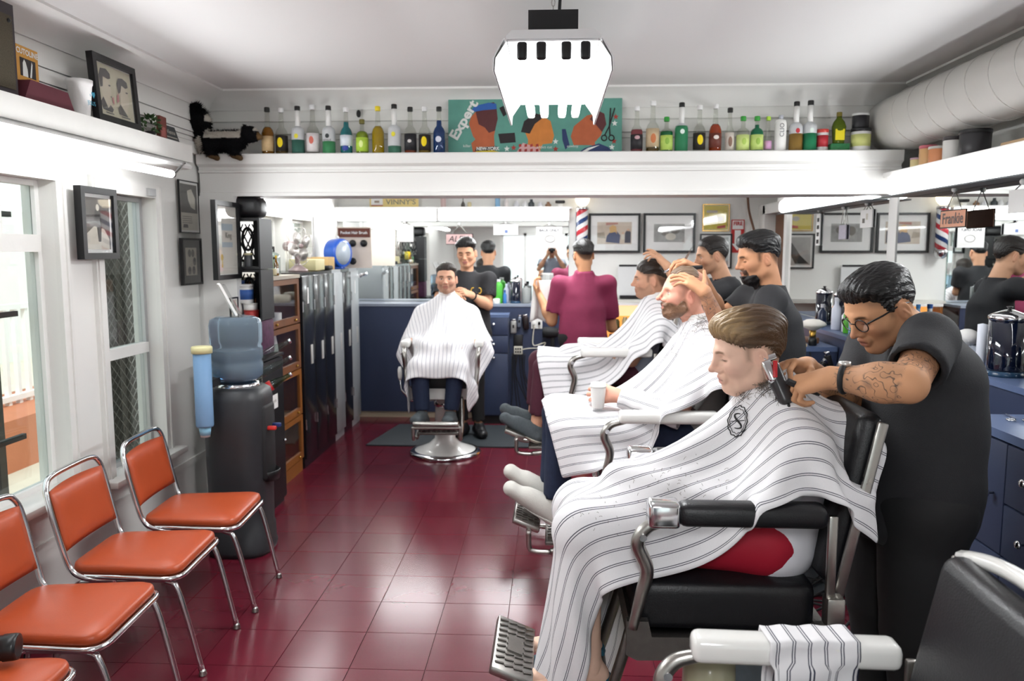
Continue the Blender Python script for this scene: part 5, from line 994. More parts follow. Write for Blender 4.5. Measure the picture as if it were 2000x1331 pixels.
# ================================================================ PEOPLE: smooth blended bodies, polygonised on a grid
def vec(*a): return np.array(a, float)
def nrm(v): v = np.asarray(v, float); return v / (np.linalg.norm(v) + 1e-12)
class Field:
    def __init__(s, lo, hi, h):
        s.h = h; s.ax = [np.arange(lo[i], hi[i] + h, h) for i in range(3)]; s.D = np.full([len(a) for a in s.ax], 0.08, np.float32)
    def sub(s, lo, hi, pad):
        sl = []
        for i in range(3):
            a = np.searchsorted(s.ax[i], lo[i] - pad); b = np.searchsorted(s.ax[i], hi[i] + pad); sl.append(slice(max(a, 0), max(b, 0)))
        sl = tuple(sl)
        if any(q.stop <= q.start for q in sl): return None, None
        return sl, np.meshgrid(s.ax[0][sl[0]], s.ax[1][sl[1]], s.ax[2][sl[2]], indexing='ij', sparse=True)
    def mix(s, sl, d, k, op='u'):
        D = s.D[sl]; d = d.astype(np.float32)
        if op == 'u':
            hh = np.maximum(k - np.abs(D - d), 0) / k; s.D[sl] = np.minimum(D, d) - hh * hh * k * 0.25
        elif op == 's':
            hh = np.maximum(k - np.abs(D + d), 0) / k; s.D[sl] = np.maximum(D, -d) + hh * hh * k * 0.25
        else:
            s.D[sl] = np.maximum(D, d)
    def cone(s, a, b, ra, rb, k=0.02, op='u', flat=None):
        # rounded cone from a to b; flat=(axis vector, factor) widens it along that axis
        a, b = np.asarray(a, float), np.asarray(b, float); rm = max(ra, rb); f = 1.0
        if flat is not None: fa, f = nrm(flat[0]), flat[1]
        pad = rm * max(f, 1.0) + k + 2 * s.h
        sl, G = s.sub(np.minimum(a, b), np.maximum(a, b), pad)
        if sl is None: return
        X, Y, Z = G[0] - a[0], G[1] - a[1], G[2] - a[2]; ba = b - a
        if flat is not None:
            w = X * fa[0] + Y * fa[1] + Z * fa[2]; c = 1 / f - 1; X = X + w * (c * fa[0]); Y = Y + w * (c * fa[1]); Z = Z + w * (c * fa[2]); wb = ba @ fa; ba = ba + fa * wb * c
        L2 = ba @ ba + 1e-12; t = np.clip((X * ba[0] + Y * ba[1] + Z * ba[2]) / L2, 0, 1)
        d = np.sqrt((X - t * ba[0]) ** 2 + (Y - t * ba[1]) ** 2 + (Z - t * ba[2]) ** 2) - (ra + (rb - ra) * t)
        s.mix(sl, d, k, op)
    def ell(s, c, r, k=0.02, op='u', M=None):
        c = np.asarray(c, float); r = np.asarray(r, float); pad = k + 2 * s.h + max(r)
        sl, G = s.sub(c, c, pad)
        if sl is None: return
        X, Y, Z = G[0] - c[0], G[1] - c[1], G[2] - c[2]
        if M is not None: M = np.asarray(M); X, Y, Z = (M[0, i] * X + M[1, i] * Y + M[2, i] * Z for i in range(3))
        k0 = np.sqrt((X / r[0]) ** 2 + (Y / r[1]) ** 2 + (Z / r[2]) ** 2); k1 = np.sqrt((X / r[0] ** 2) ** 2 + (Y / r[1] ** 2) ** 2 + (Z / r[2] ** 2) ** 2)
        s.mix(sl, k0 * (k0 - 1) / np.maximum(k1, 1e-6), k, op)
    def mesh(s):
        return nets(s.D, s.ax, s.h)
def nets(D, ax, h):
    N = D < 0; nx, ny, nz = D.shape
    cnt = np.zeros((nx - 1, ny - 1, nz - 1), np.int8)
    for i in (0, 1):
        for j in (0, 1):
            for k in (0, 1): cnt += N[i:nx - 1 + i, j:ny - 1 + j, k:nz - 1 + k]
    act = (cnt > 0) & (cnt < 8); I = np.argwhere(act)
    if len(I) == 0: return np.zeros((0, 3)), np.zeros((0, 4), int)
    idx = np.full(act.shape, -1, np.int64); idx[act] = np.arange(len(I))
    C = np.stack([D[I[:, 0] + i, I[:, 1] + j, I[:, 2] + k] for i in (0, 1) for j in (0, 1) for k in (0, 1)], 1)
    off = np.array([(i, j, k) for i in (0, 1) for j in (0, 1) for k in (0, 1)], float)
    acc = np.zeros((len(I), 3)); n = np.zeros(len(I))
    for a in range(8):
        for b in range(a + 1, 8):
            if abs(off[a] - off[b]).sum() != 1: continue
            m = (C[:, a] < 0) != (C[:, b] < 0)
            t = np.where(m, C[:, a] / (C[:, a] - C[:, b] + 1e-20), 0)
            acc += np.where(m[:, None], off[a] + (off[b] - off[a]) * t[:, None], 0); n += m
    P = I + acc / n[:, None]
    V = np.stack([ax[i][0] + P[:, i] * h for i in range(3)], 1); F = []
    for d in range(3):
        e1, e2 = (d + 1) % 3, (d + 2) % 3; A = [slice(None)] * 3; B = [slice(None)] * 3; A[d] = slice(0, -1); B[d] = slice(1, None)
        for e in (e1, e2): A[e] = slice(1, -1); B[e] = slice(1, -1)
        a, b = N[tuple(A)], N[tuple(B)]; E = np.argwhere(a != b)
        if len(E) == 0: continue
        o = np.zeros(3, int); o[e1] = o[e2] = 1; Q = E + o; flip = a[tuple(E.T)]
        def g(da, db): R_ = Q.copy(); R_[:, e1] += da; R_[:, e2] += db; return idx[R_[:, 0], R_[:, 1], R_[:, 2]]
        q = np.stack([g(-1, -1), g(0, -1), g(0, 0), g(-1, 0)], 1); q[~flip] = q[~flip][:, ::-1]; F.append(q)
    F = np.concatenate(F); F = F[(F >= 0).all(1)]
    return V, F
def poly_sd(px, pz, P):
    # signed distance to a 2D polygon, negative inside
    P = np.asarray(P, float); d = np.full(np.broadcast(px, pz).shape, 1e9); s_ = np.ones(d.shape); n = len(P); j = n - 1
    for i in range(n):
        e = P[j] - P[i]; wx, wz = px - P[i][0], pz - P[i][1]; t = np.clip((wx * e[0] + wz * e[1]) / (e @ e), 0, 1)
        d = np.minimum(d, (wx - e[0] * t) ** 2 + (wz - e[1] * t) ** 2)
        c1 = pz >= P[i][1]; c2 = pz < P[j][1]; c3 = e[0] * wz > e[1] * wx
        s_ = np.where((c1 & c2 & c3) | (~c1 & ~c2 & ~c3), -s_, s_); j = i
    return np.sqrt(d) * s_
def sm(a, b, x): t = np.clip((x - a) / (b - a), 0, 1); return t * t * (3 - 2 * t)
def wrinkle(V, amp, seed, freq=22.0):
    rg = np.random.RandomState(seed); out = np.zeros(len(V))
    for k in range(7):
        d = rg.normal(size=3); d /= np.linalg.norm(d); w = rg.normal(size=3) * 4
        out += np.sin(V @ d * freq * rg.uniform(.5, 1.6) + 1.5 * np.sin(V @ w) + rg.uniform(0, 6)) / (1 + .3 * k)
    return out * amp / 2.5
def normals(V, F):
    n = np.cross(V[F[:, 2]] - V[F[:, 0]], V[F[:, 3]] - V[F[:, 1]]); vn = np.zeros_like(V)
    for i in range(4): np.add.at(vn, F[:, i], n)
    return vn / (np.linalg.norm(vn, axis=1)[:, None] + 1e-12)
def relax(V, F, it=1, f=0.5):
    for _ in range(it):
        s_ = np.zeros_like(V); c = np.zeros(len(V))
        for i in range(4):
            np.add.at(s_, F[:, i], V[F[:, (i + 1) % 4]] + V[F[:, i - 1]]); np.add.at(c, F[:, i], 2)
        V = V + f * (s_ / np.maximum(c, 1)[:, None] - V)
    return V
def vcol(me, cols, name='Col'):
    a = me.color_attributes.new(name, 'FLOAT_COLOR', 'POINT'); c = np.ones((len(me.vertices), 4), np.float32); c[:, :3] = cols; a.data.foreach_set('color', c.ravel())
def colmat(name, rough=0.5, sss=0.0, bump=0.0, bscale=200, spec=0.4, stretch=None):
    if name in MATS: return MATS[name]
    m = pm(name, (.8, .8, .8) if stretch else (.97, .97, .97), rough, sss=sss, bump=bump, bscale=bscale, spec=spec, var=0.25 if stretch else .04, scale=110 if stretch else 60, stretch=stretch); N, L = m.node_tree.nodes, m.node_tree.links
    at = N.new('ShaderNodeAttribute'); at.attribute_name = 'Col'; b = N['Principled BSDF']; src = b.inputs['Base Color'].links[0].from_socket
    mx = N.new('ShaderNodeMixRGB'); mx.blend_type = 'MULTIPLY'; mx.inputs[0].default_value = 1.0; L.new(src, mx.inputs[1]); L.new(at.outputs['Color'], mx.inputs[2]); L.new(mx.outputs[0], b.inputs['Base Color'])
    return m
SKIN = colmat('skin', 0.58, 0.0, 0.06, 500, .28)
def add_ink(m):
    # fine tattoo line work inside the vertex mask
    N, L = m.node_tree.nodes, m.node_tree.links; b = N['Principled BSDF']; src = b.inputs['Base Color'].links[0].from_socket; tc = N.new('ShaderNodeTexCoord'); at = N.new('ShaderNodeAttribute'); at.attribute_name = 'Ink'
    no = N.new('ShaderNodeTexNoise'); no.inputs['Scale'].default_value = 26; no.inputs['Detail'].default_value = 1.5; L.new(tc.outputs['Object'], no.inputs['Vector'])
    m1 = N.new('ShaderNodeMath'); m1.operation = 'MULTIPLY'; m1.inputs[1].default_value = 7.0; L.new(no.outputs['Fac'], m1.inputs[0]); fr = N.new('ShaderNodeMath'); fr.operation = 'PINGPONG'; fr.inputs[1].default_value = .5; L.new(m1.outputs[0], fr.inputs[0])
    ln = N.new('ShaderNodeMapRange'); ln.inputs[1].default_value = .02; ln.inputs[2].default_value = .11; ln.inputs[3].default_value = 1.0; ln.inputs[4].default_value = 0.0; L.new(fr.outputs[0], ln.inputs[0])
    n2 = N.new('ShaderNodeTexNoise'); n2.inputs['Scale'].default_value = 14; L.new(tc.outputs['Object'], n2.inputs['Vector']); pt = N.new('ShaderNodeMapRange'); pt.inputs[1].default_value = .40; pt.inputs[2].default_value = .50; L.new(n2.outputs['Fac'], pt.inputs[0])
    f1 = N.new('ShaderNodeMath'); f1.operation = 'MULTIPLY'; L.new(ln.outputs[0], f1.inputs[0]); L.new(pt.outputs[0], f1.inputs[1]); f2 = N.new('ShaderNodeMath'); f2.operation = 'MULTIPLY'; L.new(f1.outputs[0], f2.inputs[0]); L.new(at.outputs['Fac'], f2.inputs[1]); f3 = N.new('ShaderNodeMath'); f3.operation = 'MULTIPLY'; f3.inputs[1].default_value = .8; L.new(f2.outputs[0], f3.inputs[0])
    mx = N.new('ShaderNodeMixRGB'); mx.inputs[2].default_value = (*lin('30383c'), 1); L.new(f3.outputs[0], mx.inputs[0]); L.new(src, mx.inputs[1]); L.new(mx.outputs[0], b.inputs['Base Color'])
add_ink(SKIN)
HAIRM = colmat('hair_strands', 0.40, 0, 0.7, 170, 0.5, (.22, 1.5, 1.1))
# ---------------------------------------------------------------- head
def frame_from(fwd, up):
    f = nrm(fwd); l = nrm(np.cross(up, f)); u = np.cross(f, l); return np.stack([f, l, u], 1)   # columns: forward, left, up
HAIRLINE = [(0.083, 0.062), (0.070, 0.040), (0.050, 0.030), (0.034, 0.022), (0.030, -0.018), (0.012, -0.022), (0.008, 0.012), (-0.022, 0.026), (-0.040, -0.004), (-0.055, -0.035), (-0.075, -0.062), (-0.14, -0.062), (-0.14, 0.16), (0.14, 0.16)]
def head_field(h, sp):
    nb = np.asarray(sp.get('neckto', (-.052, 0, -.20))); F = Field(np.minimum((-.15, -.105, -.13), nb - .075), np.maximum((.15, .105, .165), nb + .075), h); w = sp.get('w', 1.0); j = sp.get('jaw', 1.0); ns = sp.get('nose', 1.0)
    F.ell((-.014, 0, .030), (.098, .0755 * w, .086), .02); F.ell((.030, 0, .030), (.056, .064 * w, .062), .03)
    F.ell((.030, 0, -.030), (.057, .060 * w, .078), .03)
    for s in (-1, 1):
        F.cone((-.012, s * .054 * w * j, -.035), (-.004, s * .052 * w * j, -.070), .018, .016, .03); F.cone((-.004, s * .052 * w * j, -.070), (.062, s * .017, -.103), .016, .014, .03)
        F.ell((.052, s * .043 * w, -.026), (.030, .022, .024), .025)
        F.cone((.073, s * .045, .016), (.088, s * .012, .017), .010, .010, .02)
    F.cone((.056, 0, -.106), (.076, 0, -.094), .014, .017, .025)
    for s in (-1, 1): F.ell((.101, s * .036, -.002), (.023, .021, .0135), .016, 's'); F.ell((.0715, s * .032, -.003), (.0135, .0165, .0115), .004)
    F.cone((.078, 0, .014), (.090, 0, -.034), .010, .0135, .012); F.cone((.087, 0, .018), (.106 + .008 * ns, 0, -.027), .0085, .0078, .012); F.ell((.105 + .009 * ns, 0, -.033), (.0125, .0095, .0085), .010)
    for s in (-1, 1): F.ell((.097, s * .0130, -.0375), (.0120, .0075, .0075), .008); F.ell((.1015, s * .0075, -.0465), (.005, .0035, .004), .004, 's')
    F.cone((.088, -.014, -.062), (.088, .014, -.062), .0115, .0115, .012)
    F.cone((.0935, -.013, -.0605), (.0935, .013, -.0605), .0058, .0058, .008); F.cone((.0915, -.012, -.0745), (.0915, .012, -.0745), .0068, .0068, .008)
    F.cone((.101, -.021, -.0672), (.101, .021, -.0672), .0032, .0032, .005, 's')
    for s in (-1, 1):
        M = frame_from((.93, s * -.30, -.1), (-.18, s * .10, 1.0)); c = np.array((-.014, s * .0815 * w, -.012))
        F.ell(c, (.0185, .0065, .0315), .008, 'u', M); F.ell(c + (.002, s * .0085, .002), (.0115, .0065, .020), .005, 's', M); F.cone(c + (.004, s * .004, .006), c + (-.004, s * .007, -.012), .0032, .0035, .004)
        F.ell(c + (-.004, s * .003, -.022), (.010, .005, .012), .006, 'u', M)
    nb = sp.get('neckto', (-.052, 0, -.20)); F.cone((-.026, 0, -.055), nb, .054 * sp.get('neck', 1.0), .060 * sp.get('neck', 1.0), .03)
    return F
def build_head(sp, pos, fwd, up, h):
    """returns skin (V,F,colours) in world space and hair (V,F,colours) or None"""
    Rm = frame_from(fwd, up)
    if sp.get('neckw') is not None: sp['neckto'] = tuple(Rm.T @ (np.asarray(sp['neckw'], float) - pos))
    F = head_field(h, sp); V, Q = F.mesh(); V = relax(V, Q, 1, .4)
    x, y, z = V.T; base = np.array(lin(sp['skin'])); col = np.tile(base, (len(V), 1))
    def blend(mask, c, a=1.0):
        m_ = (np.clip(mask, 0, 1) * a)[:, None]; col[:] = col * (1 - m_) + np.array(lin(c) if isinstance(c, str) else c) * m_
    ay = np.abs(y)
    blend(np.exp(-((x - .06) / .03) ** 2 - ((ay - .045) / .02) ** 2 - ((z + .03) / .025) ** 2), sp.get('flush', 'c98070'), sp.get('fl', .25))
    blend(np.exp(-((x - .115) / .02) ** 2 - (y / .016) ** 2 - ((z + .035) / .018) ** 2), sp.get('flush', 'c98070'), sp.get('fl', .25) * 1.2)
    blend(np.exp(-((ay - .085) / .014) ** 2 - ((x + .012) / .022) ** 2 - ((z + .012) / .034) ** 2), sp.get('flush', 'c98070'), .3)
    # fade: close cropped sides below the hair mass
    fp = sp.get('fade_poly')
    if fp is not None: blend(1 - sm(-.016, .007, poly_sd(x, z, fp)), sp['hair'], sp.get('fade', .45) * 1.35)
    if sp.get('stubble'):
        bp_ = [(.14, -.052), (.07, -.045), (.04, -.055), (.012, -.022), (.004, -.03), (-.012, -.075), (.02, -.115), (.05, -.125), (.14, -.125)]
        blend((1 - sm(-.008, .006, poly_sd(x, z, bp_))) * (1 - np.exp(-((x - .095) / .014) ** 2 - (y / .022) ** 2 - ((z + .067) / .009) ** 2)), sp.get('beardc', sp['hair']), sp['stubble'])
    if sp.get('goatee'):
        g = np.exp(-(((z + .052) / .0065) ** 2)) * (ay < .026) * (x > .07) + sm(.034, .022, ay) * sm(-.078, -.084, z) * (x > .045) + (sm(.006, .003, np.abs(ay - .025)) * (z < -.05) * (z > -.09) * (x > .06))
        blend(g, sp.get('beardc', sp['hair']), sp['goatee'])
    lips = np.exp(-((x - .096) / .016) ** 2 - (y / .0185) ** 4 - ((z + .0675) / .0125) ** 4); blend(lips, sp.get('lip', 'b06a62'), .75)
    blend(np.exp(-((z + .0672) / .0018) ** 2) * (ay < .022) * (x > .075), '4a2020', .7)
    # eyes on the lid bulge
    el = sp.get('eye', 'open'); ez = z + .003; ey = ay - .032; fr_ = (x > .066)
    if el == 'open':
        op = np.exp(-(ey / .012) ** 4 - (ez / .0048) ** 4) * fr_; blend(op, 'd8d0c8', .9); blend(np.exp(-(ey / .0052) ** 4 - (ez / .0056) ** 4) * fr_, '2a1c14', 1.0)
        blend(np.exp(-((ez - .0055) / .0022) ** 2 - (ey / .014) ** 4) * fr_, '2a1d18', .8)
    else:
        blend(np.exp(-((ez + .0040) / .0030) ** 2 - (ey / .015) ** 4) * fr_, '2a1c16', .95); blend(np.exp(-((ez - .005) / .002) ** 2 - (ey / .014) ** 4) * fr_, '7a5548', .3)
    bw = sp.get('brow', .0042); bz = z - .0195 + .14 * np.abs(ay - .030)
    blend(np.exp(-(bz / bw) ** 4 - ((ay - .031) / .0185) ** 6) * (x > .05), sp.get('browc', sp['hair']), sp.get('browa', .85))
    W = V @ Rm.T + pos
    hair = None
    if sp.get('hairfn'):
        D = F.D; X, Y, Z = np.meshgrid(*F.ax, indexing='ij', sparse=True); hd = sp['hairfn'](X, Y, Z, D); hd = np.broadcast_to(hd, D.shape)
        hv, hq = nets(np.ascontiguousarray(hd, np.float32), F.ax, h)
        if len(hv):
            hv = relax(hv, hq, 2, .5); n = normals(hv, hq); st = np.zeros(len(hv)); rg = np.random.RandomState(sp.get('seed', 1)); cd = nrm(sp.get('comb', (.7, 0, .7))); sd = nrm(np.cross(cd, (0.2, 1, 0.1)))
            ang = np.arctan2(hv[:, 1], hv[:, 2] + .05)
            for k in range(5): f_ = rg.uniform(.6, 1.8); st += np.sin(ang * 55 * f_ + (hv @ cd) * rg.uniform(-40, 40) * .6 + 2 * np.sin((hv @ cd) * 60 + k) + k)
            hv = hv + n * (st / 5 * sp.get('strand', .0022))[:, None]
            hc = np.tile(np.array(lin(sp['hair'])), (len(hv), 1)); m_ = np.clip(st / 5 * .5 + .5, 0, 1)[:, None]; hc = hc * (0.72 + .5 * m_)
            if sp.get('tips'):
                q = (sm(-.03, .07, hv[:, 0]) * sm(.03, .085, hv[:, 2]) * (.30 + .70 * m_[:, 0]))[:, None]; hc = hc * (1 - q) + np.array(lin(sp['tips'])) * q
            hair = (hv @ Rm.T + pos, hq, hc)
    beard = None
    if sp.get('beardfn'):
        X, Y, Z = np.meshgrid(*F.ax, indexing='ij', sparse=True); hd = np.broadcast_to(sp['beardfn'](X, Y, Z, F.D), F.D.shape); hv, hq = nets(np.ascontiguousarray(hd, np.float32), F.ax, h)
        if len(hv): hv = relax(hv, hq, 1, .5); n = normals(hv, hq); hv = hv + n * wrinkle(hv, .0016, 4, 260)[:, None]; beard = (hv @ Rm.T + pos, hq, np.tile(np.array(lin(sp.get('beardc', sp['hair']))), (len(hv), 1)))
    sp['_beard'] = beard
    return (W, Q, col), hair, Rm
def shell_hair(line, ts, tt, z0=.03, z1=.075, extra=None, front=0.0):
    # hair as a shell of thickness ts on the sides rising to tt on top, cut by a side view outline
    def f(X, Y, Z, D):
        t = ts + (tt - ts) * sm(z0, z1, Z) + front * sm(.0, .08, X) * sm(.04, .09, Z)
        reg = poly_sd(X + 0 * Y + 0 * Z, Z + 0 * X + 0 * Y, line) + .0013 * np.sin(Y * 210 + X * 90) + .0013 * np.sin(Y * 93 + Z * 120 + 1); tp = np.clip(-reg / .034, 0, 1); tp = tp * (1.6 - .6 * tp); d = D - (t * np.maximum(tp, .10) + .0006)
        d = np.maximum(d, reg)
        if extra is not None: d = extra(X, Y, Z, D, d)
        return d
    return f
# ---------------------------------------------------------------- hands and arms
CURL = {'relax': (22, 28, 18), 'grip': (55, 70, 45), 'flat': (6, 8, 6), 'pinch': (42, 48, 30), 'cup': (38, 42, 28), 'tight': (72, 86, 55)}
def hand(F, wrist, fwd, back, side, pose='relax', sc=1.0, spread=1.0, thumb=None, curls=None):
    """fwd: towards the fingers, back: normal of the back of the hand, side: +1 thumb on fwd x back side"""
    f = nrm(fwd); b = nrm(np.asarray(back, float) - f * (np.dot(back, f))); t = np.cross(b, f) * side
    P = lambda x, y, z: np.asarray(wrist) + (f * x + t * y + b * z) * sc
    k = .012 * sc
    ys = (.032, .0105, -.0115, -.031); xs = (.088, .092, .086, .076); ln = ((.044, .026, .021), (.048, .030, .022), (.044, .028, .021), (.034, .020, .019))
    for y, x in zip(ys, xs): F.cone(P(0, y * .45, 0), P(x, y, .002), .0155 * sc, .0115 * sc, .02 * sc)
    F.cone(P(.03, .015, -.006), P(.055, -.012, -.006), .016 * sc, .014 * sc, .02 * sc)
    cu = curls or [CURL[pose]] * 4
    for i in range(4):
        p = P(xs[i], ys[i], .002); a = 0.0; sp_ = (ys[i] / .032) * .13 * spread; r_ = (.0092, .0096, .0092, .0082)[i] * sc
        for q in range(3):
            a += R(cu[i][q]); d = f * math.cos(a) - b * math.sin(a); d = nrm(d + t * sp_ * math.cos(a)); e = p + d * ln[i][q] * sc; F.cone(p, e, r_, r_ * .92, .004 * sc); p = e; r_ *= .92
    th = thumb or ((.55, .75, -.25), (.80, .45, -.35)); p = P(.022, .026, -.004); d1 = nrm(f * th[0][0] + t * th[0][1] + b * th[0][2]); e = p + d1 * .045 * sc; F.cone(p, e, .0145 * sc, .0115 * sc, .014 * sc)
    d2 = nrm(f * th[1][0] + t * th[1][1] + b * th[1][2]); e2 = e + d2 * .032 * sc; F.cone(e, e2, .0108 * sc, .0098 * sc, .006); e3 = e2 + nrm(d2 + nrm(d2 - d1) * .3 if np.linalg.norm(d2 - d1) > .01 else d2) * .024 * sc; F.cone(e2, e3, .0098 * sc, .0082 * sc, .004)
def arm_mesh(sh, el, wr, h, g, hand_kw, thick=1.0):
    pts = np.array([sh, el, wr, np.asarray(wr) + nrm(hand_kw['fwd']) * .2]); lo, hi = pts.min(0) - .11, pts.max(0) + .11
    F = Field(lo, hi, h); sh, el, wr = (np.asarray(q, float) for q in (sh, el, wr))
    F.cone(sh, el, .050 * thick, .040 * thick, .02); F.cone(el, el + (wr - el) * .35, .040 * thick, .042 * thick, .02); F.cone(el + (wr - el) * .3, wr, .043 * thick, .027 * (1 + (thick - 1) * .5), .03, flat=(np.cross(nrm(wr - el), hand_kw['back']), 1.12))
    hand(F, wr, **hand_kw); V, Q = F.mesh(); return relax(V, Q, 1, .4), Q
def join(parts):
    V = []; Q = []; C = []; o = 0
    for v, q, c in parts: V.append(v); Q.append(q + o); C.append(c if np.ndim(c) == 2 else np.tile(np.asarray(c), (len(v), 1))); o += len(v)
    return np.concatenate(V), np.concatenate(Q), np.concatenate(C)
def sdf_obj(name, V, Q, mat, parent, cols=None, origin=None):
    o_ = np.zeros(3) if origin is None else np.asarray(origin, float)
    me = rawmesh(name, V - o_, Q, True, False)
    if cols is not None: vcol(me, cols)
    o = obj(name, me, mat, parent)
    return o
TEXF = {}
def tattoo(V, col, a, b, seed, dens=.5, r0=0.0, r1=1.0, colour=True):
    """ink on the stretch a->b of a limb: line work from wavy level sets, a few tinted fields"""
    a, b = np.asarray(a), np.asarray(b); ax_ = nrm(b - a); t = (V - a) @ ax_ / np.linalg.norm(b - a); rad = np.linalg.norm((V - a) - np.outer((V - a) @ ax_, ax_), axis=1); inside = (t > r0) & (t < r1) & (rad < .075)
    rg = np.random.RandomState(seed); f = np.zeros(len(V)); g = np.zeros(len(V))
    for k in range(6): d = rg.normal(size=3) * 55; f += np.sin(V @ d + rg.uniform(0, 6)); e = rg.normal(size=3) * 28; g += np.sin(V @ e + rg.uniform(0, 6))
    ink = np.exp(-(f / .35) ** 2) * .75 + sm(1.2, 2.2, g) * dens; m_ = (np.clip(ink, 0, .8) * inside * sm(r0, r0 + .06, t) * (1 - sm(r1 - .06, r1, t)))[:, None]
    TEXF.setdefault('ink', []).append((V, inside * sm(r0, r0 + .06, t) * (1 - sm(r1 - .06, r1, t)), 1.0 if colour else 0.0)); m_ = m_ * .55
    c = np.tile(np.array(lin('3f4648')), (len(V), 1))
    if colour: q = (sm(.6, 1.6, -g) * .8)[:, None]; c = c * (1 - q) + np.array(lin('7c4a33')) * q; m_ = np.maximum(m_, q * .55 * inside[:, None])
    return col * (1 - m_) + c * m_
# ---------------------------------------------------------------- whole figure
def person(label, S, J, parts_h=.010, head_h=.0032, arm_h=.0045, origin=None):
    """S: head spec and clothing; J: joints in world space"""
    skin = np.array(lin(S['skin'])); P = []; INKS = []; S['neckw'] = np.asarray(J['neck'], float) - .05 * nrm(np.asarray(J['neck'], float) - np.asarray(J['chest'], float))
    (hv, hq, hc), hair, Rm = build_head(S, np.asarray(J['head']), J['hf'], J['hu'], head_h); P.append((hv, hq, hc))
    g = S.get('girth', 1.0); th = S.get('thick', 1.0)
    ch, pe = np.asarray(J['chest'], float), np.asarray(J['pelvis'], float); lat = nrm(np.asarray(J['shl'], float) - np.asarray(J['shr'], float)); nk = np.asarray(J['neck'], float)
    # torso and legs under the clothes, one blended surface
    jj = np.array([J[k] for k in ('neck', 'chest', 'pelvis', 'shl', 'shr', 'hipl', 'hipr', 'knl', 'knr', 'anl', 'anr')], float)
    F = Field(jj.min(0) - .22, jj.max(0) + .2, max(parts_h, .011))
    def torso(F, gr, k=.06):
        F.cone(pe, ch, .118 * g * gr, .112 * g * gr, k, flat=(lat, 1.38)); bel = pe + (ch - pe) * .35 + np.cross(lat, nrm(ch - pe)) * S.get('belly', 0.0); F.cone(bel, pe + (ch - pe) * .6, .115 * g * gr, .11 * g * gr, k, flat=(lat, 1.3))
        for s in ('shl', 'shr'): F.cone(ch + (nk - ch) * .45, np.asarray(J[s], float), .070 * gr, .062 * gr * th, .05)
        F.cone(ch, nk, .085 * gr, .058 * gr, .06)
    torso(F, .93)
    for s in 'lr':
        F.cone(pe, J['hip' + s], .10 * g, .095 * g, .05); F.cone(J['hip' + s], J['kn' + s], .080 * th, .056 * th, .03); F.cone(J['kn' + s], J['an' + s], .052 * th, .036, .02)
        if True: a = np.asarray(J['an' + s], float); tf = nrm(J['toe' + s] - a); F.cone(a - (0, 0, .02), a + (np.asarray(J['toe' + s]) - a) * .98, .034, .022, .03, flat=(np.cross(tf, (0, 0, 1)), 1.35))
    bv, bq = F.mesh(); P.append((bv, bq, skin))
    if S.get('barefoot'):
        for s in 'lr':
            a = np.asarray(J['an' + s], float); tp = np.asarray(J['toe' + s], float); d = nrm(tp - a); lt = nrm(np.cross(d, (0, 0, 1))); G = Field(np.minimum(a, tp) - .12, np.maximum(a, tp) + .12, .004); hl = a - (0, 0, .05) + d * -.03
            G.cone(a + (0, 0, .06), a - (0, 0, .02), .036, .038, .03); G.cone(hl, a - (0, 0, .035) + d * .1, .034, .03, .03, flat=(lt, 1.1)); G.cone(a + d * .03 - (0, 0, .02), tp - d * .03 - (0, 0, .01), .036, .02, .03, flat=(lt, 1.6)); sg = 1 if s == 'l' else -1
            for i, (o_, r_, l_) in enumerate(((.034, .0125, .03), (.016, .0095, .034), (.002, .009, .030), (-.013, .0085, .023), (-.027, .0085, .012))): b_ = tp - d * .035 + lt * o_ * -sg - (0, 0, .012); G.cone(b_, b_ + d * l_, r_, r_ * .92, .004)
            v, q = G.mesh(); P.append((relax(v, q, 1, .4), q, skin))
    for s in 'lr':
        hk = dict(S['hand' + s]); hk.setdefault('side', -1 if s == 'l' else 1)
        av, aq = arm_mesh(J['sh' + s], J['el' + s], J['wr' + s], arm_h, g, hk, th); ac = np.tile(skin, (len(av), 1)); ac *= (1 + .05 * np.sin(av @ np.array([60, 40, 50])))[:, None]
        TEXF['ink'] = []
        for tt in S.get('tat' + s, ()): ac = tattoo(av, ac, J[tt[0] + s], J[tt[1] + s], *tt[2:])
        INKS.append((sum(len(p_[0]) for p_ in P), len(av), np.max([k_[1] for k_ in TEXF['ink']], axis=0) if TEXF['ink'] else None))
        P.append((av, aq, ac))
    V, Q, C_ = join(P)
    o0 = np.asarray(origin if origin is not None else (pe[0], pe[1], 0.0)); me = rawmesh('person', V - o0, Q, True, False); vcol(me, C_)
    if any(k_[2] is not None for k_ in INKS):
        ik = np.zeros((len(V), 3))
        for st, n_, mk_ in INKS:
            if mk_ is not None: ik[st:st + n_] = mk_[:, None]
        vcol(me, ik, 'Ink')
    root = obj('person', me, SKIN, None, True, tuple(o0)); tag(root, label, 'person')
    def kid(name, V, Q, mat, cols=None): return sdf_obj(name, V, Q, mat, root, cols, o0)
    if hair: kid('hair', *hair[:2], HAIRM, hair[2])
    if S.get('_beard'): kid('beard', *S['_beard'][:2], HAIRM, S['_beard'][2])
    # shirt
    if S.get('shirt'):
        F = Field(np.array([ch, pe, J['shl'], J['shr'], J['ell'], J['elr']]).min(0) - .2, np.array([ch, pe, J['shl'], J['shr'], J['ell'], J['elr'], nk]).max(0) + .15, parts_h); torso(F, 1.08)
        dn = nrm(pe - ch); hem = pe + dn * S.get('hem', .06); F.cone(pe, hem, .122 * g * 1.08, .128 * g * 1.08, .05, flat=(lat, 1.36))
        X, Y, Z = np.meshgrid(*F.ax, indexing='ij', sparse=True); F.D = np.maximum(F.D, -((hem[0] + .09 * dn[0] - X) * dn[0] + (hem[1] + .09 * dn[1] - Y) * dn[1] + (hem[2] + .09 * dn[2] - Z) * dn[2]))
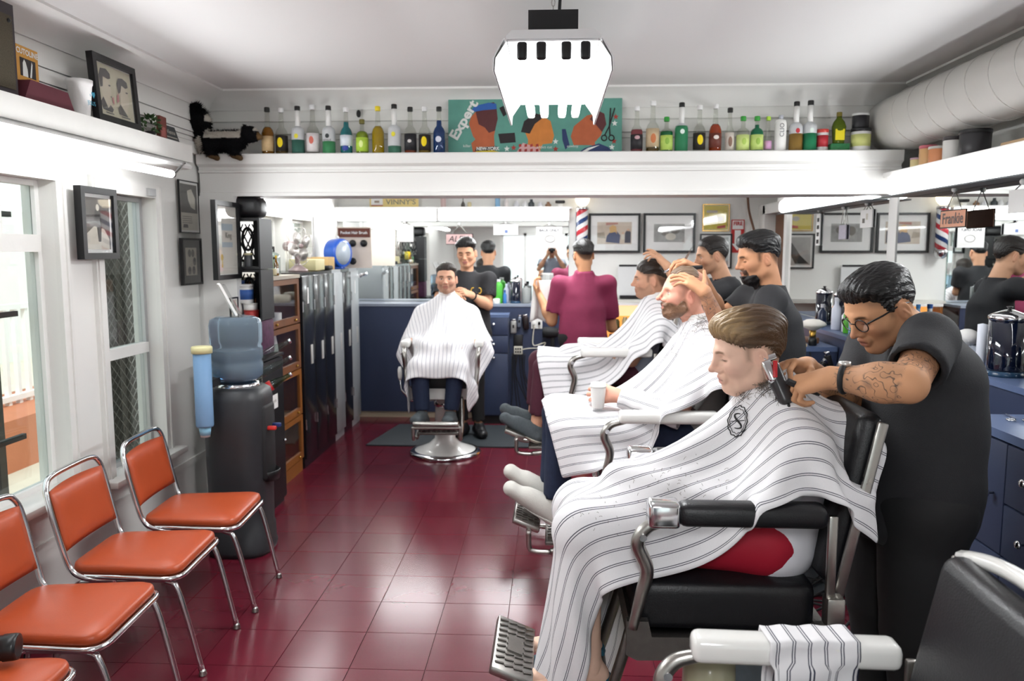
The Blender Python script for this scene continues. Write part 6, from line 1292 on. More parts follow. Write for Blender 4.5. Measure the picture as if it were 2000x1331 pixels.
        cu_ = nk + nrm(nk - ch) * S.get('collar', .012); un = nrm(nk - ch); F.cone(ch + (nk - ch) * .7, cu_, .078, S.get('collr', .068), .04)
        for s in 'lr':
            a, e = np.asarray(J['sh' + s], float), np.asarray(J['el' + s], float); q = S.get('sleeve', .62); ln = np.linalg.norm(e - a); au = (e - a) / ln; en = a + au * ln * q
            lo_w, hi_w = np.minimum(a, e) - .16, np.maximum(a, e) + .16; i0 = [int(round((lo_w[k] - F.ax[k][0]) / parts_h)) for k in range(3)]; sl_f, sl_s = [], []; st_ = np.array([F.ax[k][0] + i0[k] * parts_h for k in range(3)]); sx_ = Field(st_, hi_w, parts_h)
            sx_.cone(a, en + au * .05, .070 * th, .068 * th, .045); x_, y_, z_ = np.meshgrid(*sx_.ax, indexing='ij', sparse=True); sx_.D = np.maximum(sx_.D, (x_ - en[0]) * au[0] + (y_ - en[1]) * au[1] + (z_ - en[2]) * au[2]); sx_.cone(en - au * .05, en + au * .1, .05 * th, .057 * th, .01, 's')
            for k in range(3):
                lo_, hi_ = max(i0[k], 0), min(i0[k] + sx_.D.shape[k], F.D.shape[k]); sl_f.append(slice(lo_, hi_)); sl_s.append(slice(lo_ - i0[k], hi_ - i0[k]))
            F.mix(tuple(sl_f), sx_.D[tuple(sl_s)], .03)
        ax_ = (X - cu_[0]) * un[0] + (Y - cu_[1]) * un[1] + (Z - cu_[2]) * un[2]; rd_ = np.sqrt(np.maximum((X - cu_[0]) ** 2 + (Y - cu_[1]) ** 2 + (Z - cu_[2]) ** 2 - ax_ ** 2, 0)); F.D = np.maximum(F.D, -np.maximum(rd_ - .095, -ax_)).astype(np.float32)
        F.cone(nk, nk + un * .2, .060 * S.get('neck', 1.0), .062, .004, 's')
        sv, sq = F.mesh(); n = normals(sv, sq); sv = sv + n * wrinkle(sv, .0095, S.get('seed', 3), 19)[:, None]; kid('shirt', sv, sq, S['shirt'])
    if S.get('trousers'):
        F = Field(jj[2:].min(0) - .2, jj[2:].max(0) + .2, parts_h); F.cone(pe, pe + (ch - pe) * .18, .125 * g, .122 * g, .05, flat=(lat, 1.34)); cut = S.get('cut', .93)
        for s in 'lr':
            hp, kn, an = (np.asarray(J[k + s], float) for k in ('hip', 'kn', 'an')); F.cone(pe, hp, .115 * g, .11 * g, .05); w_ = S.get('legw', 1.0)
            F.cone(hp, kn, .098 * th * w_, .074 * th * w_, .03)
            if cut > .5: c = kn + (an - kn) * cut; F.cone(kn, c, .071 * th * w_, .058 * w_, .02); F.cone(c + nrm(an - kn) * .035, c + nrm(an - kn) * .2, .075 * w_, .09, .004, 's')
        tv, tq = F.mesh(); n = normals(tv, tq); tv = tv + n * wrinkle(tv, .004, S.get('seed', 3) + 7, 20)[:, None]; kid('trousers', tv, tq, S['trousers'])
    if S.get('shoes'):
        for s in 'lr':
            a = np.asarray(J['an' + s], float); tp = np.asarray(J['toe' + s], float); d = nrm(tp - a); dh = nrm(tp - a - (0, 0, (tp - a)[2] * 0)); up_ = nrm(np.cross(np.cross(dh, (0, 0, 1)), dh)); latf = np.cross(dh, up_)
            F = Field(np.minimum(a, tp) - .15, np.maximum(a, tp) + .15, .006); heel = a - up_ * .045 - dh * .035; F.cone(heel, a + up_ * .02, .038, .042, .03); F.cone(heel + dh * .02, tp, .043, .037, .03, flat=(latf, 1.22)); F.cone(a + dh * .03, a + (tp - a) * .6 + up_ * .006, .042, .036, .03)
            X, Y, Z = np.meshgrid(*F.ax, indexing='ij', sparse=True); sole = heel - up_ * .028; F.D = np.maximum(F.D, -((X - sole[0]) * up_[0] + (Y - sole[1]) * up_[1] + (Z - sole[2]) * up_[2]))
            F.cone(a + up_ * .035, a + up_ * .12, .037, .04, .004, 's'); v, q = F.mesh(); v = relax(v, q, 1)
            sh_ = kid('shoe', v, q, S['shoes'])
            if S.get('soles'):
                G = Field(np.minimum(a, tp) - .15, np.maximum(a, tp) + .15, .006); G.cone(heel + dh * .01, tp, .048, .042, .03, flat=(latf, 1.20)); X, Y, Z = np.meshgrid(*G.ax, indexing='ij', sparse=True); dd = (X - sole[0]) * up_[0] + (Y - sole[1]) * up_[1] + (Z - sole[2]) * up_[2]; G.D = np.maximum(np.maximum(G.D, dd - .014), -(dd + .012)); v, q = G.mesh(); so = sdf_obj('sole', v, q, S['soles'], sh_, None, o0)
    return root, o0, Rm
# ---------------------------------------------------------------- barber capes: a small cloth solver drapes each one over its customer
def drape_cape(neck, axis_f, axis_l, nf, nb, nl_near, nl_far, caps, planes=(), sp=.022, steps=170, iters=7, rn=.062, seed=0, tilt=0.0, zfloor=.02, neck_n=(0, 0, 1)):
    """neck: centre of the neck opening; axis_f: direction the customer faces; axis_l: sideways; lengths in metres; caps: (a, b, ra, rb) colliders"""
    fx = nrm(axis_f); lx = nrm(axis_l); u = np.arange(-nl_far, nl_near + 1e-6, sp); v = np.arange(-nb, nf + 1e-6, sp); U, Vv = np.meshgrid(u, v, indexing='ij'); n0, n1 = U.shape
    rr = np.sqrt(U ** 2 + Vv ** 2); up_ = nrm(neck_n)
    f2 = nrm(fx - up_ * (fx @ up_)); l2 = nrm(lx - up_ * (lx @ up_))
    rg = np.random.RandomState(seed); X = neck + U[..., None] * l2 + Vv[..., None] * f2 + np.array([0, 0, 1.0]) * (.01 * np.sin(U * 9 + 1) * np.sin(Vv * 7))[..., None]
    X[..., 2] -= .10 * rr
    pin = rr < rn + .022; hole = rr < rn - .012
    ang = np.arctan2(U, Vv); rad = np.maximum(rr, rn * .9)
    Xp = neck + (np.sin(ang) * rad)[..., None] * l2 + (np.cos(ang) * rad)[..., None] * f2 + up_ * (np.clip(rn + .022 - rr, 0, .04) * .9)[..., None]
    X = np.where(pin[..., None], Xp, X); V0 = np.zeros_like(X); w = np.where(pin, 0.0, 1.0); g = np.array([0, 0, -2.2], np.float32); neck = np.asarray(neck, np.float32); dt = 1 / 45.; rest = (np.maximum(rr, rn).ravel() * 1.03).astype(np.float32)
    def pull(G, W, di, dj, stiff, sl):
        # one family of springs on grid slices
        i0, j0, i1, j1 = sl; A_ = G[i0, j0]; B_ = G[i1, j1]; wa, wb = W[i0, j0], W[i1, j1]; d = B_ - A_; L = math.hypot(di, dj) * sp
        ln = np.sqrt(np.einsum('ijk,ijk->ij', d, d)) + 1e-9; c = ((ln - L) / ln * stiff / np.maximum(wa + wb, 1e-6))[..., None] * d; A_ += c * wa[..., None]; B_ -= c * wb[..., None]
    al = slice(None); fam = []
    for p in (0, 1):
        e = (n0 - 1 - p) // 2 * 2 + p; e = e if e + 1 <= n0 else e
        k_ = (n0 - p) // 2; fam.append((1, 0, 1.0, (slice(p, p + 2 * k_, 2), al, slice(p + 1, p + 2 * k_, 2), al))); k_ = (n1 - p) // 2; fam.append((0, 1, 1.0, (al, slice(p, p + 2 * k_, 2), al, slice(p + 1, p + 2 * k_, 2))))
    soft = [(1, 1, .22, (slice(0, -1), slice(0, -1), slice(1, None), slice(1, None))), (1, -1, .22, (slice(0, -1), slice(1, None), slice(1, None), slice(0, -1))), (2, 0, .10, (slice(0, -2), al, slice(2, None), al)), (0, 2, .10, (al, slice(0, -2), al, slice(2, None))), (4, 0, .05, (slice(0, -4), al, slice(4, None), al)), (0, 4, .05, (al, slice(0, -4), al, slice(4, None)))]
    wg = w.astype(np.float32); P = X.reshape(-1, 3).astype(np.float32).copy(); vel = np.zeros_like(P); wf = w.ravel()[:, None].astype(np.float32); free = w.ravel() > 0
    CA = [(np.asarray(a, np.float32), np.asarray(b, np.float32), ra, rb) for a, b, ra, rb in caps]
    for st in range(steps):
        vel *= .975; vel += g * dt * wf; old = P.copy(); P = P + vel * dt * wf
        for it in range(iters):
            G = P.reshape(n0, n1, 3)
            for di, dj, st_, sl in fam: pull(G, wg, di, dj, st_, sl)
            if it % 2 == 0:
                for di, dj, st_, sl in soft:
                    A_ = G[sl[0], sl[1]]; B_ = G[sl[2], sl[3]]; wa, wb = wg[sl[0], sl[1]], wg[sl[2], sl[3]]; d = B_ - A_; ln = np.sqrt(np.einsum('ijk,ijk->ij', d, d)) + 1e-9
                    c = ((ln - math.hypot(di, dj) * sp) / ln * st_ * .5)[..., None] * d; ca = c * wa[..., None]; cb = c * wb[..., None]; G[sl[0], sl[1]] += ca; G[sl[2], sl[3]] -= cb
        dn_ = P - neck; ln_ = np.sqrt((dn_ * dn_).sum(1)); fa_ = free & (ln_ > rest); P[fa_] = neck + dn_[fa_] * (rest[fa_] / ln_[fa_])[:, None]
        for a, b, ra, rb in CA:
            ba = b - a; rm = max(ra, rb); lo = np.minimum(a, b) - rm; hi = np.maximum(a, b) + rm
            m_ = np.where(free & (P[:, 0] > lo[0]) & (P[:, 0] < hi[0]) & (P[:, 1] > lo[1]) & (P[:, 1] < hi[1]) & (P[:, 2] > lo[2]) & (P[:, 2] < hi[2]))[0]
            if len(m_) == 0: continue
            q = P[m_] - a; t = np.clip(q @ ba / (ba @ ba + 1e-12), 0, 1); e = q - t[:, None] * ba; ln = np.sqrt((e * e).sum(1)) + 1e-9; r_ = ra + (rb - ra) * t; h_ = ln < r_
            if not h_.any(): continue
            mm = m_[h_]; P[mm] += e[h_] * ((r_[h_] - ln[h_]) / ln[h_])[:, None]; P[mm] = old[mm] + (P[mm] - old[mm]) * 1.0; tv = P[mm] - old[mm]; nn = e[h_] / ln[h_][:, None]; tan = tv - nn * (tv * nn).sum(1)[:, None]; P[mm] -= tan * .35
        for (pp, nn, lo, hi) in planes:
            d = (P - pp) @ nn; m_ = free & (d < 0) & (d > -.06) & (P >= lo).all(1) & (P <= hi).all(1); P[m_] -= d[m_][:, None] * nn
        lowm = P[:, 2] < zfloor; P[lowm, 2] = zfloor
        vel = (P - old) / dt; sp_ = np.sqrt((vel * vel).sum(1)); fast = sp_ > 3.0; vel[fast] *= (3.0 / sp_[fast])[:, None]
    keep = ~hole
    I, Jx = np.meshgrid(np.arange(n0 - 1), np.arange(n1 - 1), indexing='ij'); a = I * n1 + Jx; Fq = np.stack([a, a + 1, a + n1 + 1, a + n1], -1).reshape(-1, 4); hk = hole.ravel(); Fq = Fq[~hk[Fq].any(1)]
    uv = np.stack([U.ravel(), Vv.ravel()], 1); used = np.unique(Fq); remap = np.full(len(P), -1); remap[used] = np.arange(len(used))
    P = P.astype(float)
    return P[used], remap[Fq], uv[used]
def stripe_mat(name, period, lw, col='f0eef0', ink='5b5c66', gap=.10, dbl=True):
    m = bpy.data.materials.new(name); m.use_nodes = True; N, L = m.node_tree.nodes, m.node_tree.links; b = N['Principled BSDF']; b.inputs['Roughness'].default_value = .85; b.inputs['Specular IOR Level'].default_value = .15
    uvn = N.new('ShaderNodeUVMap'); uvn.uv_map = 'UVMap'; sp_ = N.new('ShaderNodeSeparateXYZ'); L.new(uvn.outputs[0], sp_.inputs[0])
    mu = N.new('ShaderNodeMath'); mu.operation = 'MULTIPLY'; mu.inputs[1].default_value = 1 / period; L.new(sp_.outputs[0], mu.inputs[0]); fr = N.new('ShaderNodeMath'); fr.operation = 'FRACT'; L.new(mu.outputs[0], fr.inputs[0])
    cr = N.new('ShaderNodeValToRGB'); e = cr.color_ramp.elements; W = (*lin(col), 1); K = (*lin(ink), 1); f = lw / period; cr.color_ramp.interpolation = 'CONSTANT'
    e[0].position = 0; e[0].color = K; e[1].position = f; e[1].color = W
    if dbl: q = e.new(gap); q.color = K; q = e.new(gap + f); q.color = W
    L.new(fr.outputs[0], cr.inputs[0]); no = N.new('ShaderNodeTexNoise'); no.inputs['Scale'].default_value = 300; mx = N.new('ShaderNodeMixRGB'); mx.blend_type = 'MULTIPLY'; mx.inputs[0].default_value = .08; L.new(cr.outputs[0], mx.inputs[1]); L.new(no.outputs['Fac'], mx.inputs[2]); L.new(mx.outputs[0], b.inputs['Base Color'])
    return m
CAPE = stripe_mat('striped_cape_cloth', .040, .0022, gap=.14); CAPE2 = stripe_mat('single_striped_cloth', .030, .003, dbl=False, ink='8f90a0'); TOWELST = stripe_mat('striped_towel_cloth', .034, .0022, gap=.16, ink='2c2f45')
def cape_obj(parent, o0, V, Q, uv, mat, name='barber_cape'):
    me = rawmesh(name, V - o0, Q, True, False); me.materials.append(mat); ul = me.uv_layers.new(name='UVMap'); li = np.empty(len(me.loops), np.int32); me.loops.foreach_get('vertex_index', li); ul.data.foreach_set('uv', uv[li].astype(np.float32).ravel())
    o = obj(name, me, mat, parent); s = o.modifiers.new('smooth', 'SUBSURF'); s.levels = s.render_levels = 1; t = o.modifiers.new('thickness', 'SOLIDIFY'); t.thickness = .0025; t.offset = 1
    return o
# ================================================================ THE PEOPLE
SHB = pm('black_shirt', '232326', .8, var=.12, scale=40, bump=.25, bscale=300); SHM = pm('maroon_shirt', '7d2546', .75, var=.1, scale=30, bump=.2, bscale=300); SHG = pm('grey_tee', '8f97a5', .8, var=.1); SHW = pm('white_tee', 'ebeaf0', .8, var=.03)
TRB = pm('black_trousers', '151517', .75, var=.2, scale=30); DEN = pm('dark_denim', '1c2740', .8, var=.25, scale=60, bump=.2, bscale=500); MAR = pm('maroon_jeans', '4c1f2f', .8, var=.15, scale=40); REDSH = pm('red_shorts', 'a5122c', .7, var=.1)
SHK = pm('black_shoe', '17171a', .4); SHGREY = pm('grey_knit_shoe', '4d5458', .8, var=.35, scale=90, bump=.3, bscale=400); SHCAN = pm('white_canvas_shoe', 'c4c1ba', .8, var=.06, scale=60, bump=.2, bscale=300); SOLEW = pm('white_sole', 'e4e2dc', .6); SOLEC = pm('cream_sole', 'cfc9ba', .6)
HK = lambda **k: k
TOPLINE = [(0.088, 0.068), (0.064, 0.062), (0.046, 0.040), (0.0, 0.026), (-0.045, 0.010), (-0.085, -0.015), (-.16, -.015), (-.16, .17), (.118, .17), (.122, .115)]
FULLINE = [(0.088, 0.066), (0.064, 0.064), (0.047, 0.050), (0.034, 0.016), (0.026, -.004), (0.010, -.006), (0.004, 0.018), (-0.026, 0.026), (-0.045, 0.004), (-0.07, -0.035), (-0.09, -0.05), (-.16, -.05), (-.16, .17), (.118, .17), (.120, .115)]
def cup_between(a, b, n, r0, r1):
    return [(np.asarray(a) + (np.asarray(b) - np.asarray(a)) * i / n, r0 + (r1 - r0) * i / n) for i in range(n + 1)]
def caps_for(J, g=1.0, chair=None, dz=0.0, th=1.0, free='lr'):
    c = []; ch, pe, nk = (np.asarray(J[k], float) for k in ('chest', 'pelvis', 'neck')); lat = nrm(np.asarray(J['shl'], float) - np.asarray(J['shr'], float))
    for o in (-.075, 0, .075): c.append((pe + lat * o, ch + lat * o, .142 * g, .138 * g))
    for s in 'lr':
        c += [(ch + (nk - ch) * .5, J['sh' + s], .090, .092), (J['sh' + s], J['el' + s], .090, .084), (J['el' + s], J['wr' + s], .056, .045), (J['hip' + s], J['kn' + s], .112 * th, .098 * th), (J['kn' + s], J['an' + s], .092 * th, .06)]
    for s in free: c.append((J['wr' + s], np.asarray(J['wr' + s]) + nrm(np.asarray(J['wr' + s]) - np.asarray(J['el' + s])) * .17 + (0, 0, .0), .06, .056))
    mh = (np.asarray(J['hipl']) + np.asarray(J['hipr'])) / 2; mk = (np.asarray(J['knl']) + np.asarray(J['knr'])) / 2; c += [(mh, mk, .095 * th, .07 * th), (mk, (np.asarray(J['anl']) + np.asarray(J['anr'])) / 2, .06, .04)]
    c.append((nk, nk + (0, 0, .06), .06, .058))
    if chair is not None:
        cx, cy_, fx, fy = chair; lx, ly = -fy, fx
        def W(x, y, z): return np.array([cx + fx * x + lx * y, cy_ + fy * x + ly * y, z + dz])
        for s in (-1, 1):
            c.append((W(.22, s * .292, .928), W(-.26, s * .292, .928), .048, .048)); c.append((W(.25, s * .29, .9), W(.26, s * .27, .6), .03, .03))
        for o in (-.2, -.1, 0, .1, .2): c.append((W(-.3, o, .70), W(-.385, o, 1.13), .05, .05)); c.append((W(-.24, o, .64), W(.24, o, .64), .07, .07))
    return c
# ---- the blond customer (chair 2)
A = vec
y2 = 2.40
Jb = dict(head=ony(1461, 687, y2), hf=(-1, -.06, -.20), hu=(0, 0, 1), neck=A(.665, y2, 1.235), chest=A(.70, y2, 1.07), pelvis=A(.66, y2, .815), shl=A(.70, y2 - .185, 1.10), shr=A(.70, y2 + .185, 1.10), ell=A(.58, y2 - .20, .93), elr=A(.60, y2 + .225, .86), wrl=A(.36, y2 - .08, .95), wrr=A(.38, y2 + .11, .92),
          hipl=A(.62, y2 - .09, .815), hipr=A(.62, y2 + .09, .815), knl=A(.10, y2 - .10, .835), knr=A(.10, y2 + .10, .835), anl=A(.12, y2 - .09, .415), anr=A(.11, y2 + .09, .415), toel=A(-.065, y2 - .10, .365), toer=A(-.065, y2 + .10, .365))
def pomp(X, Y, Z, D, d):
    # swept back quiff: lifted front, smooth crown
    q = np.sqrt(((X - .038) / .062) ** 2 + (Y / .066) ** 2 + ((Z - .092) / .040) ** 2) - 1; q = q * .045; k = .02; hh = np.maximum(k - np.abs(d - q), 0) / k; return np.maximum(np.minimum(d, q) - hh * hh * k * .25, -(D - .0005))
Sb = dict(skin='ecc4ad', hair='5d4632', tips='c9a878', stubble=.16, beardc='9a7050', eye='down', browc='6a4a32', browa=.8, fl=.35, lip='bb7068', hairfn=shell_hair([(0.10, 0.068), (0.070, 0.050), (0.050, 0.032), (0.030, 0.020), (0.0, 0.020), (-0.03, 0.014), (-0.05, -.006), (-0.075, -.036), (-.16, -.04), (-.16, .17), (.122, .17), (.126, .112)], .005, .024, .02, .085, pomp), fade_poly=HAIRLINE, fade=.42, strand=.0035, comb=(-.8, 0, .5),
          handl=HK(fwd=(-1, .2, -.1), back=(0, 0, 1), pose='relax'), handr=HK(fwd=(-1, -.2, -.1), back=(0, 0, 1), pose='relax'), shirt=SHW, sleeve=.97, hem=.02, trousers=REDSH, cut=.3, legw=1.08, barefoot=True, seed=5, neck=.98)
rootb, ob, _ = person('blond customer in a long striped cape in the nearest occupied chair', Sb, Jb, .012, .0026, .006)
FLIP = pm('teal_flip_flop', '1f5a70', .6)
for s in 'lr':
    a, tp = Jb['an' + s], Jb['toe' + s]; d = nrm(tp - a); lt = nrm(np.cross(d, (0, 0, 1))); up_ = np.cross(lt, d); ctr = a + d * .075 - up_ * .062; poly = [(-.125, -.03), (-.13, .0), (-.12, .03), (-.02, .036), (.08, .046), (.125, .03), (.135, 0), (.125, -.03), (.08, -.046), (-.02, -.036)]
    m = MB(); V_ = [ctr + d * p[0] + lt * p[1] + up_ * zz for zz in (-.011, .009) for p in poly]; n_ = len(poly); m.add(V_, [(i, (i + 1) % n_, n_ + (i + 1) % n_, n_ + i) for i in range(n_)] + [tuple(range(n_ - 1, -1, -1)), tuple(range(n_, 2 * n_))]); m.v = [tuple(Vector(p) - Vector(ob)) for p in m.v]
    fo = obj('flip_flop', m, FLIP, rootb)
    for q in (-1, 1):
        P_ = bez([tuple(Vector(ctr + d * .085 + up_ * .01 - ob)), tuple(Vector(ctr + d * .05 + lt * q * .03 + up_ * .045 - ob)), tuple(Vector(ctr + d * -.0 + lt * q * .042 + up_ * .01 - ob))], 5); obj('strap', MB().tube(P_, .006, 6), FLIP, fo, True)
V_, Q_, UV_ = drape_cape(Jb['neck'] + A(-.005, 0, .035), (-1, 0, 0), (0, -1, 0), 1.20, .34, .43, .50, caps_for(Jb, 1.0, (CHX, y2, -1, 0), .03), sp=.021, steps=190, seed=2, neck_n=(-.25, 0, 1))
cape1 = cape_obj(rootb, ob, V_, Q_, UV_, CAPE); CV1, CQ1 = V_, Q_
def on_cape(V, Q, px, py, near=None):
    # cape vertex seen at a pixel, nearest surface first
    D_ = V - _C; zc = D_ @ _fw; pp = np.stack([CPX + FPX * (D_ @ _rt) / zc, CPY - FPX * (D_ @ _up) / zc], 1); d2 = np.hypot(pp[:, 0] - px, pp[:, 1] - py); c = np.where(d2 < 16)[0]
    if len(c) == 0: c = np.array([np.argmin(d2)])
    return c[np.argmin(zc[c])]
NRM1 = normals(CV1, CQ1); k_ = on_cape(CV1, CQ1, 1430, 822); n_ = NRM1[k_]; n_ = n_ if n_ @ (_C - CV1[k_]) > 0 else -n_; ex = nrm(np.cross((0, 0, 1), n_)); ez_ = np.cross(n_, ex)
def wrap(pts):
    out = []
    for x, y in pts:
        q = CV1[k_] - ex * x + ez_ * y; i = np.argsort(((CV1 - q) ** 2).sum(1))[:6]; nn = NRM1[i].mean(0); nn = nn if nn @ n_ > 0 else -nn; q = q + nn * (((CV1[i] - q) @ nn).mean() + .0045); out.append(tuple(q - ob))
    return out
for rr_, th_ in ((.046, .0016), (.037, .0010)): obj('printed_crest', MB().tube(wrap([(rr_ * .62 * math.cos(a) * (1 + .05 * math.cos(12 * a)), rr_ * math.sin(a) * (1 + .05 * math.cos(12 * a))) for a in [2 * PI * i / 48 for i in range(48)]]), th_, 4, True), INK, cape1)
obj('printed_letter', MB().tube(wrap([(.011 * math.sin(t_ * 1.0) * (1.0 if t_ < 3.14 else 1.15), .022 * math.cos(t_ / 2.0)) for t_ in np.linspace(-.6, 6.9, 26)]), [.0012 + .0018 * math.sin(PI * i / 25) for i in range(26)], 5), INK, cape1, True); obj('printed_letter', MB().tube(wrap([(-.02, .004), (0, 0), (.02, -.004)]), .0012, 4), INK, cape1)
def clippings(V, Q, o0, cape, spots, seed, col):
    N_ = normals(V, Q); rg = np.random.RandomState(seed); m = MB()
    for px, py, n, sd, ln in spots:
        for _ in range(n):
            k = on_cape(V, Q, px + rg.normal() * sd, py + rg.normal() * sd * .6); nn = N_[k]; nn = nn if nn @ (_C - V[k]) > 0 else -nn; a = V[k] + nn * .005 + rg.normal(size=3) * .006; d = nrm(np.cross(nn, rg.normal(size=3)) + nn * .25) * ln * rg.uniform(.5, 1.3); m.tube([tuple(a - o0), tuple(a + d * .5 + nn * .004 - o0), tuple(a + d - o0)], .00055, 3)
    o = obj('hair_clippings', m, pm('clipping_' + col, col, .6), cape); o['kind'] = 'stuff'
clippings(CV1, CQ1, ob, cape1, [(1484, 752, 110, 7, .022), (1522, 764, 100, 8, .022), (1440, 774, 34, 5, .018), (1330, 930, 40, 40, .010), (1250, 960, 30, 45, .010), (1180, 1010, 14, 35, .010)], 1, '65564a')
# ---- bearded customer (chair 3)
y3 = 3.80
hb_ = ony(1336, 573, y3)
Jc = dict(head=hb_, hf=(-1, -.10, .06), hu=(.02, 0, 1), neck=A(.70, y3, 1.30), chest=A(.735, y3, 1.12), pelvis=A(.66, y3, .79), shl=A(.735, y3 - .19, 1.16), shr=A(.735, y3 + .19, 1.16), ell=A(.56, y3 - .25, .93), elr=A(.60, y3 + .24, .86), wrl=ony(1203, 772, y3 - .13), wrr=A(.36, y3 + .10, .90),
          hipl=A(.62, y3 - .095, .79), hipr=A(.62, y3 + .095, .79), knl=A(.05, y3 - .10, .84), knr=A(.03, y3 + .10, .86), anl=A(.02, y3 - .09, .44), anr=A(.0, y3 + .09, .46), toel=A(-.19, y3 - .10, .53), toer=A(-.20, y3 + .09, .56))
def bd(poly, t): return lambda X, Y, Z, D: np.maximum(np.maximum(D - t, -(D + .004)), np.maximum(poly_sd(X + 0 * Y + 0 * Z, Z + 0 * X + 0 * Y, poly), -0.02))
Sc = dict(skin='dda28c', hair='7c6654', nose=1.7, stubble=.75, beardc='7d5a42', flush='c9605a', fl=.32, beardfn=lambda X, Y, Z, D: np.maximum(bd([(.14, -.049), (.078, -.047), (.045, -.060), (.024, -.032), (.010, -.036), (-.004, -.072), (.02, -.122), (.06, -.15), (.14, -.15)], .0035)(X, Y, Z, D), (1 - np.sqrt(((X - .1) / .03) ** 2 + (Y / .023) ** 2 + ((Z + .0675) / .0125) ** 2)) * .012), eye='open', lip='b56a62', hairfn=shell_hair([(0.07, 0.088), (0.03, 0.085), (-.02, .080), (-.05, .075), (-.05, .17), (.07, .17)], .003, .012, .07, .1), fade_poly=HAIRLINE, fade=.22, browc='9a7a60', browa=.5, strand=.003,
          handl=HK(fwd=(-1, .12, -.05), back=(.1, -1, .35), pose='cup', thumb=((.6, .5, -.5), (.85, .1, -.5))), handr=HK(fwd=(-1, 0, 0), back=(0, 0, 1), pose='relax'), shirt=pm('grey_shirt', '8d8b88', .8), sleeve=.8, trousers=DEN, cut=.93, shoes=SHCAN, soles=SOLEW, seed=8)
rootc, oc_, _ = person('bearded customer in jeans holding a paper cup under a striped cape', Sc, Jc, .012, .0034, .005)
V_, Q_, UV_ = drape_cape(Jc['neck'] + A(-.005, 0, .03), (-1, 0, 0), (0, -1, 0), 0.92, .34, .46, .48, caps_for(Jc, 1.0, (CHX, y3, -1, 0), 0.0, 1.0, 'r'), sp=.024, steps=150, seed=3, neck_n=(-.2, 0, 1))
cape2 = cape_obj(rootc, oc_, V_, Q_, UV_, CAPE); clippings(V_, Q_, oc_, cape2, [(1365, 625, 60, 10, .04), (1340, 650, 36, 12, .035), (1300, 680, 18, 8, .025)], 2, '5f564c')
# ---- customer in maroon trousers (chair 4)
y4 = 5.20
Jd = dict(head=ony(1270, 546, y4), hf=(-1, .02, -.03), hu=(0, 0, 1), neck=A(.665, y4, 1.325), chest=A(.67, y4, 1.15), pelvis=A(.54, y4, .86), shl=A(.67, y4 - .19, 1.19), shr=A(.67, y4 + .19, 1.19), ell=A(.50, y4 - .24, .98), elr=A(.50, y4 + .24, .98), wrl=A(.25, y4 - .10, .99), wrr=A(.25, y4 + .1, .99),
          hipl=A(.50, y4 - .095, .86), hipr=A(.50, y4 + .095, .86), knl=A(-.05, y4 - .10, .91), knr=A(-.08, y4 + .08, .93), anl=A(-.10, y4 - .09, .50), anr=A(-.12, y4 + .08, .53), toel=A(-.30, y4 - .10, .575), toer=A(-.31, y4 + .08, .60))
Sd = dict(skin='cf9c80', hair='2e231c', stubble=.35, eye='open', fl=.3, hairfn=shell_hair([(0.090, 0.068), (0.066, 0.052), (0.044, 0.038), (-.02, .036), (-.06, .02), (-.09, .005), (-.16, .005), (-.16, .17), (.118, .17), (.121, .115)], .006, .018, .04, .09), fade_poly=HAIRLINE, fade=.55, strand=.003,
          handl=HK(fwd=(-1, .2, 0), back=(0, 0, 1), pose='relax'), handr=HK(fwd=(-1, -.2, 0), back=(0, 0, 1), pose='relax'), shirt=SHG, trousers=MAR, cut=.80, legw=.95, shoes=SHGREY, soles=SOLEC, seed=11)
rootd, od_, _ = person('customer in maroon trousers and grey trainers, third striped cape back', Sd, Jd, .013, .0038, .008)
V_, Q_, UV_ = drape_cape(Jd['neck'] + A(-.005, 0, .03), (-1, 0, 0), (0, -1, 0), .92, .34, .46, .48, caps_for(Jd, 1.0, (.38, y4, -1, 0), .11), sp=.027, steps=130, seed=4, neck_n=(-.1, 0, 1))
cape_obj(rootd, od_, V_, Q_, UV_, CAPE)
# ---- customer facing the camera (rear chair)
x5, y5 = -.87, 6.40
Je = dict(head=ony(872, 544, 6.46), hf=(.03, -1, .0), hu=(0, .02, 1), neck=A(x5 + .01, 6.52, 1.265), chest=A(x5, 6.56, 1.09), pelvis=A(x5, 6.50, .775), shl=A(x5 + .19, 6.56, 1.13), shr=A(x5 - .19, 6.56, 1.13), ell=A(x5 + .27, 6.46, .92), elr=A(x5 - .27, 6.46, .92), wrl=A(x5 + .16, 6.22, .92), wrr=A(x5 - .16, 6.22, .92),
          hipl=A(x5 + .09, 6.46, .775), hipr=A(x5 - .09, 6.46, .775), knl=A(x5 + .14, 6.0, .76), knr=A(x5 - .14, 6.0, .76), anl=A(x5 + .10, 5.98, .40), anr=A(x5 - .12, 5.98, .40), toel=A(x5 + .10, 5.80, .40), toer=A(x5 - .14, 5.80, .40))
Se = dict(skin='d3a187', hair='2a211b', stubble=.35, eye='open', fl=.3, brow=.005, hairfn=shell_hair(FULLINE, .006, .018, .04, .09), strand=.0025,
          handl=HK(fwd=(-.2, -1, 0), back=(0, 0, 1), pose='relax'), handr=HK(fwd=(.2, -1, 0), back=(0, 0, 1), pose='relax'), shirt=SHG, trousers=DEN, cut=.94, shoes=SHGREY, soles=SOLEC, seed=13)
roote, oe_, _ = person('customer in dark jeans facing the camera in the rear chair', Se, Je, .014, .0036, .008)
V_, Q_, UV_ = drape_cape(Je['neck'] + A(0, -.005, .03), (0, -1, 0), (1, 0, 0), .86, .34, .58, .58, caps_for(Je, 1.0, (x5, y5, 0, -1), 0.0), sp=.027, steps=130, seed=6, neck_n=(0, -.2, 1))
cape_obj(roote, oe_, V_, Q_, UV_, CAPE2)
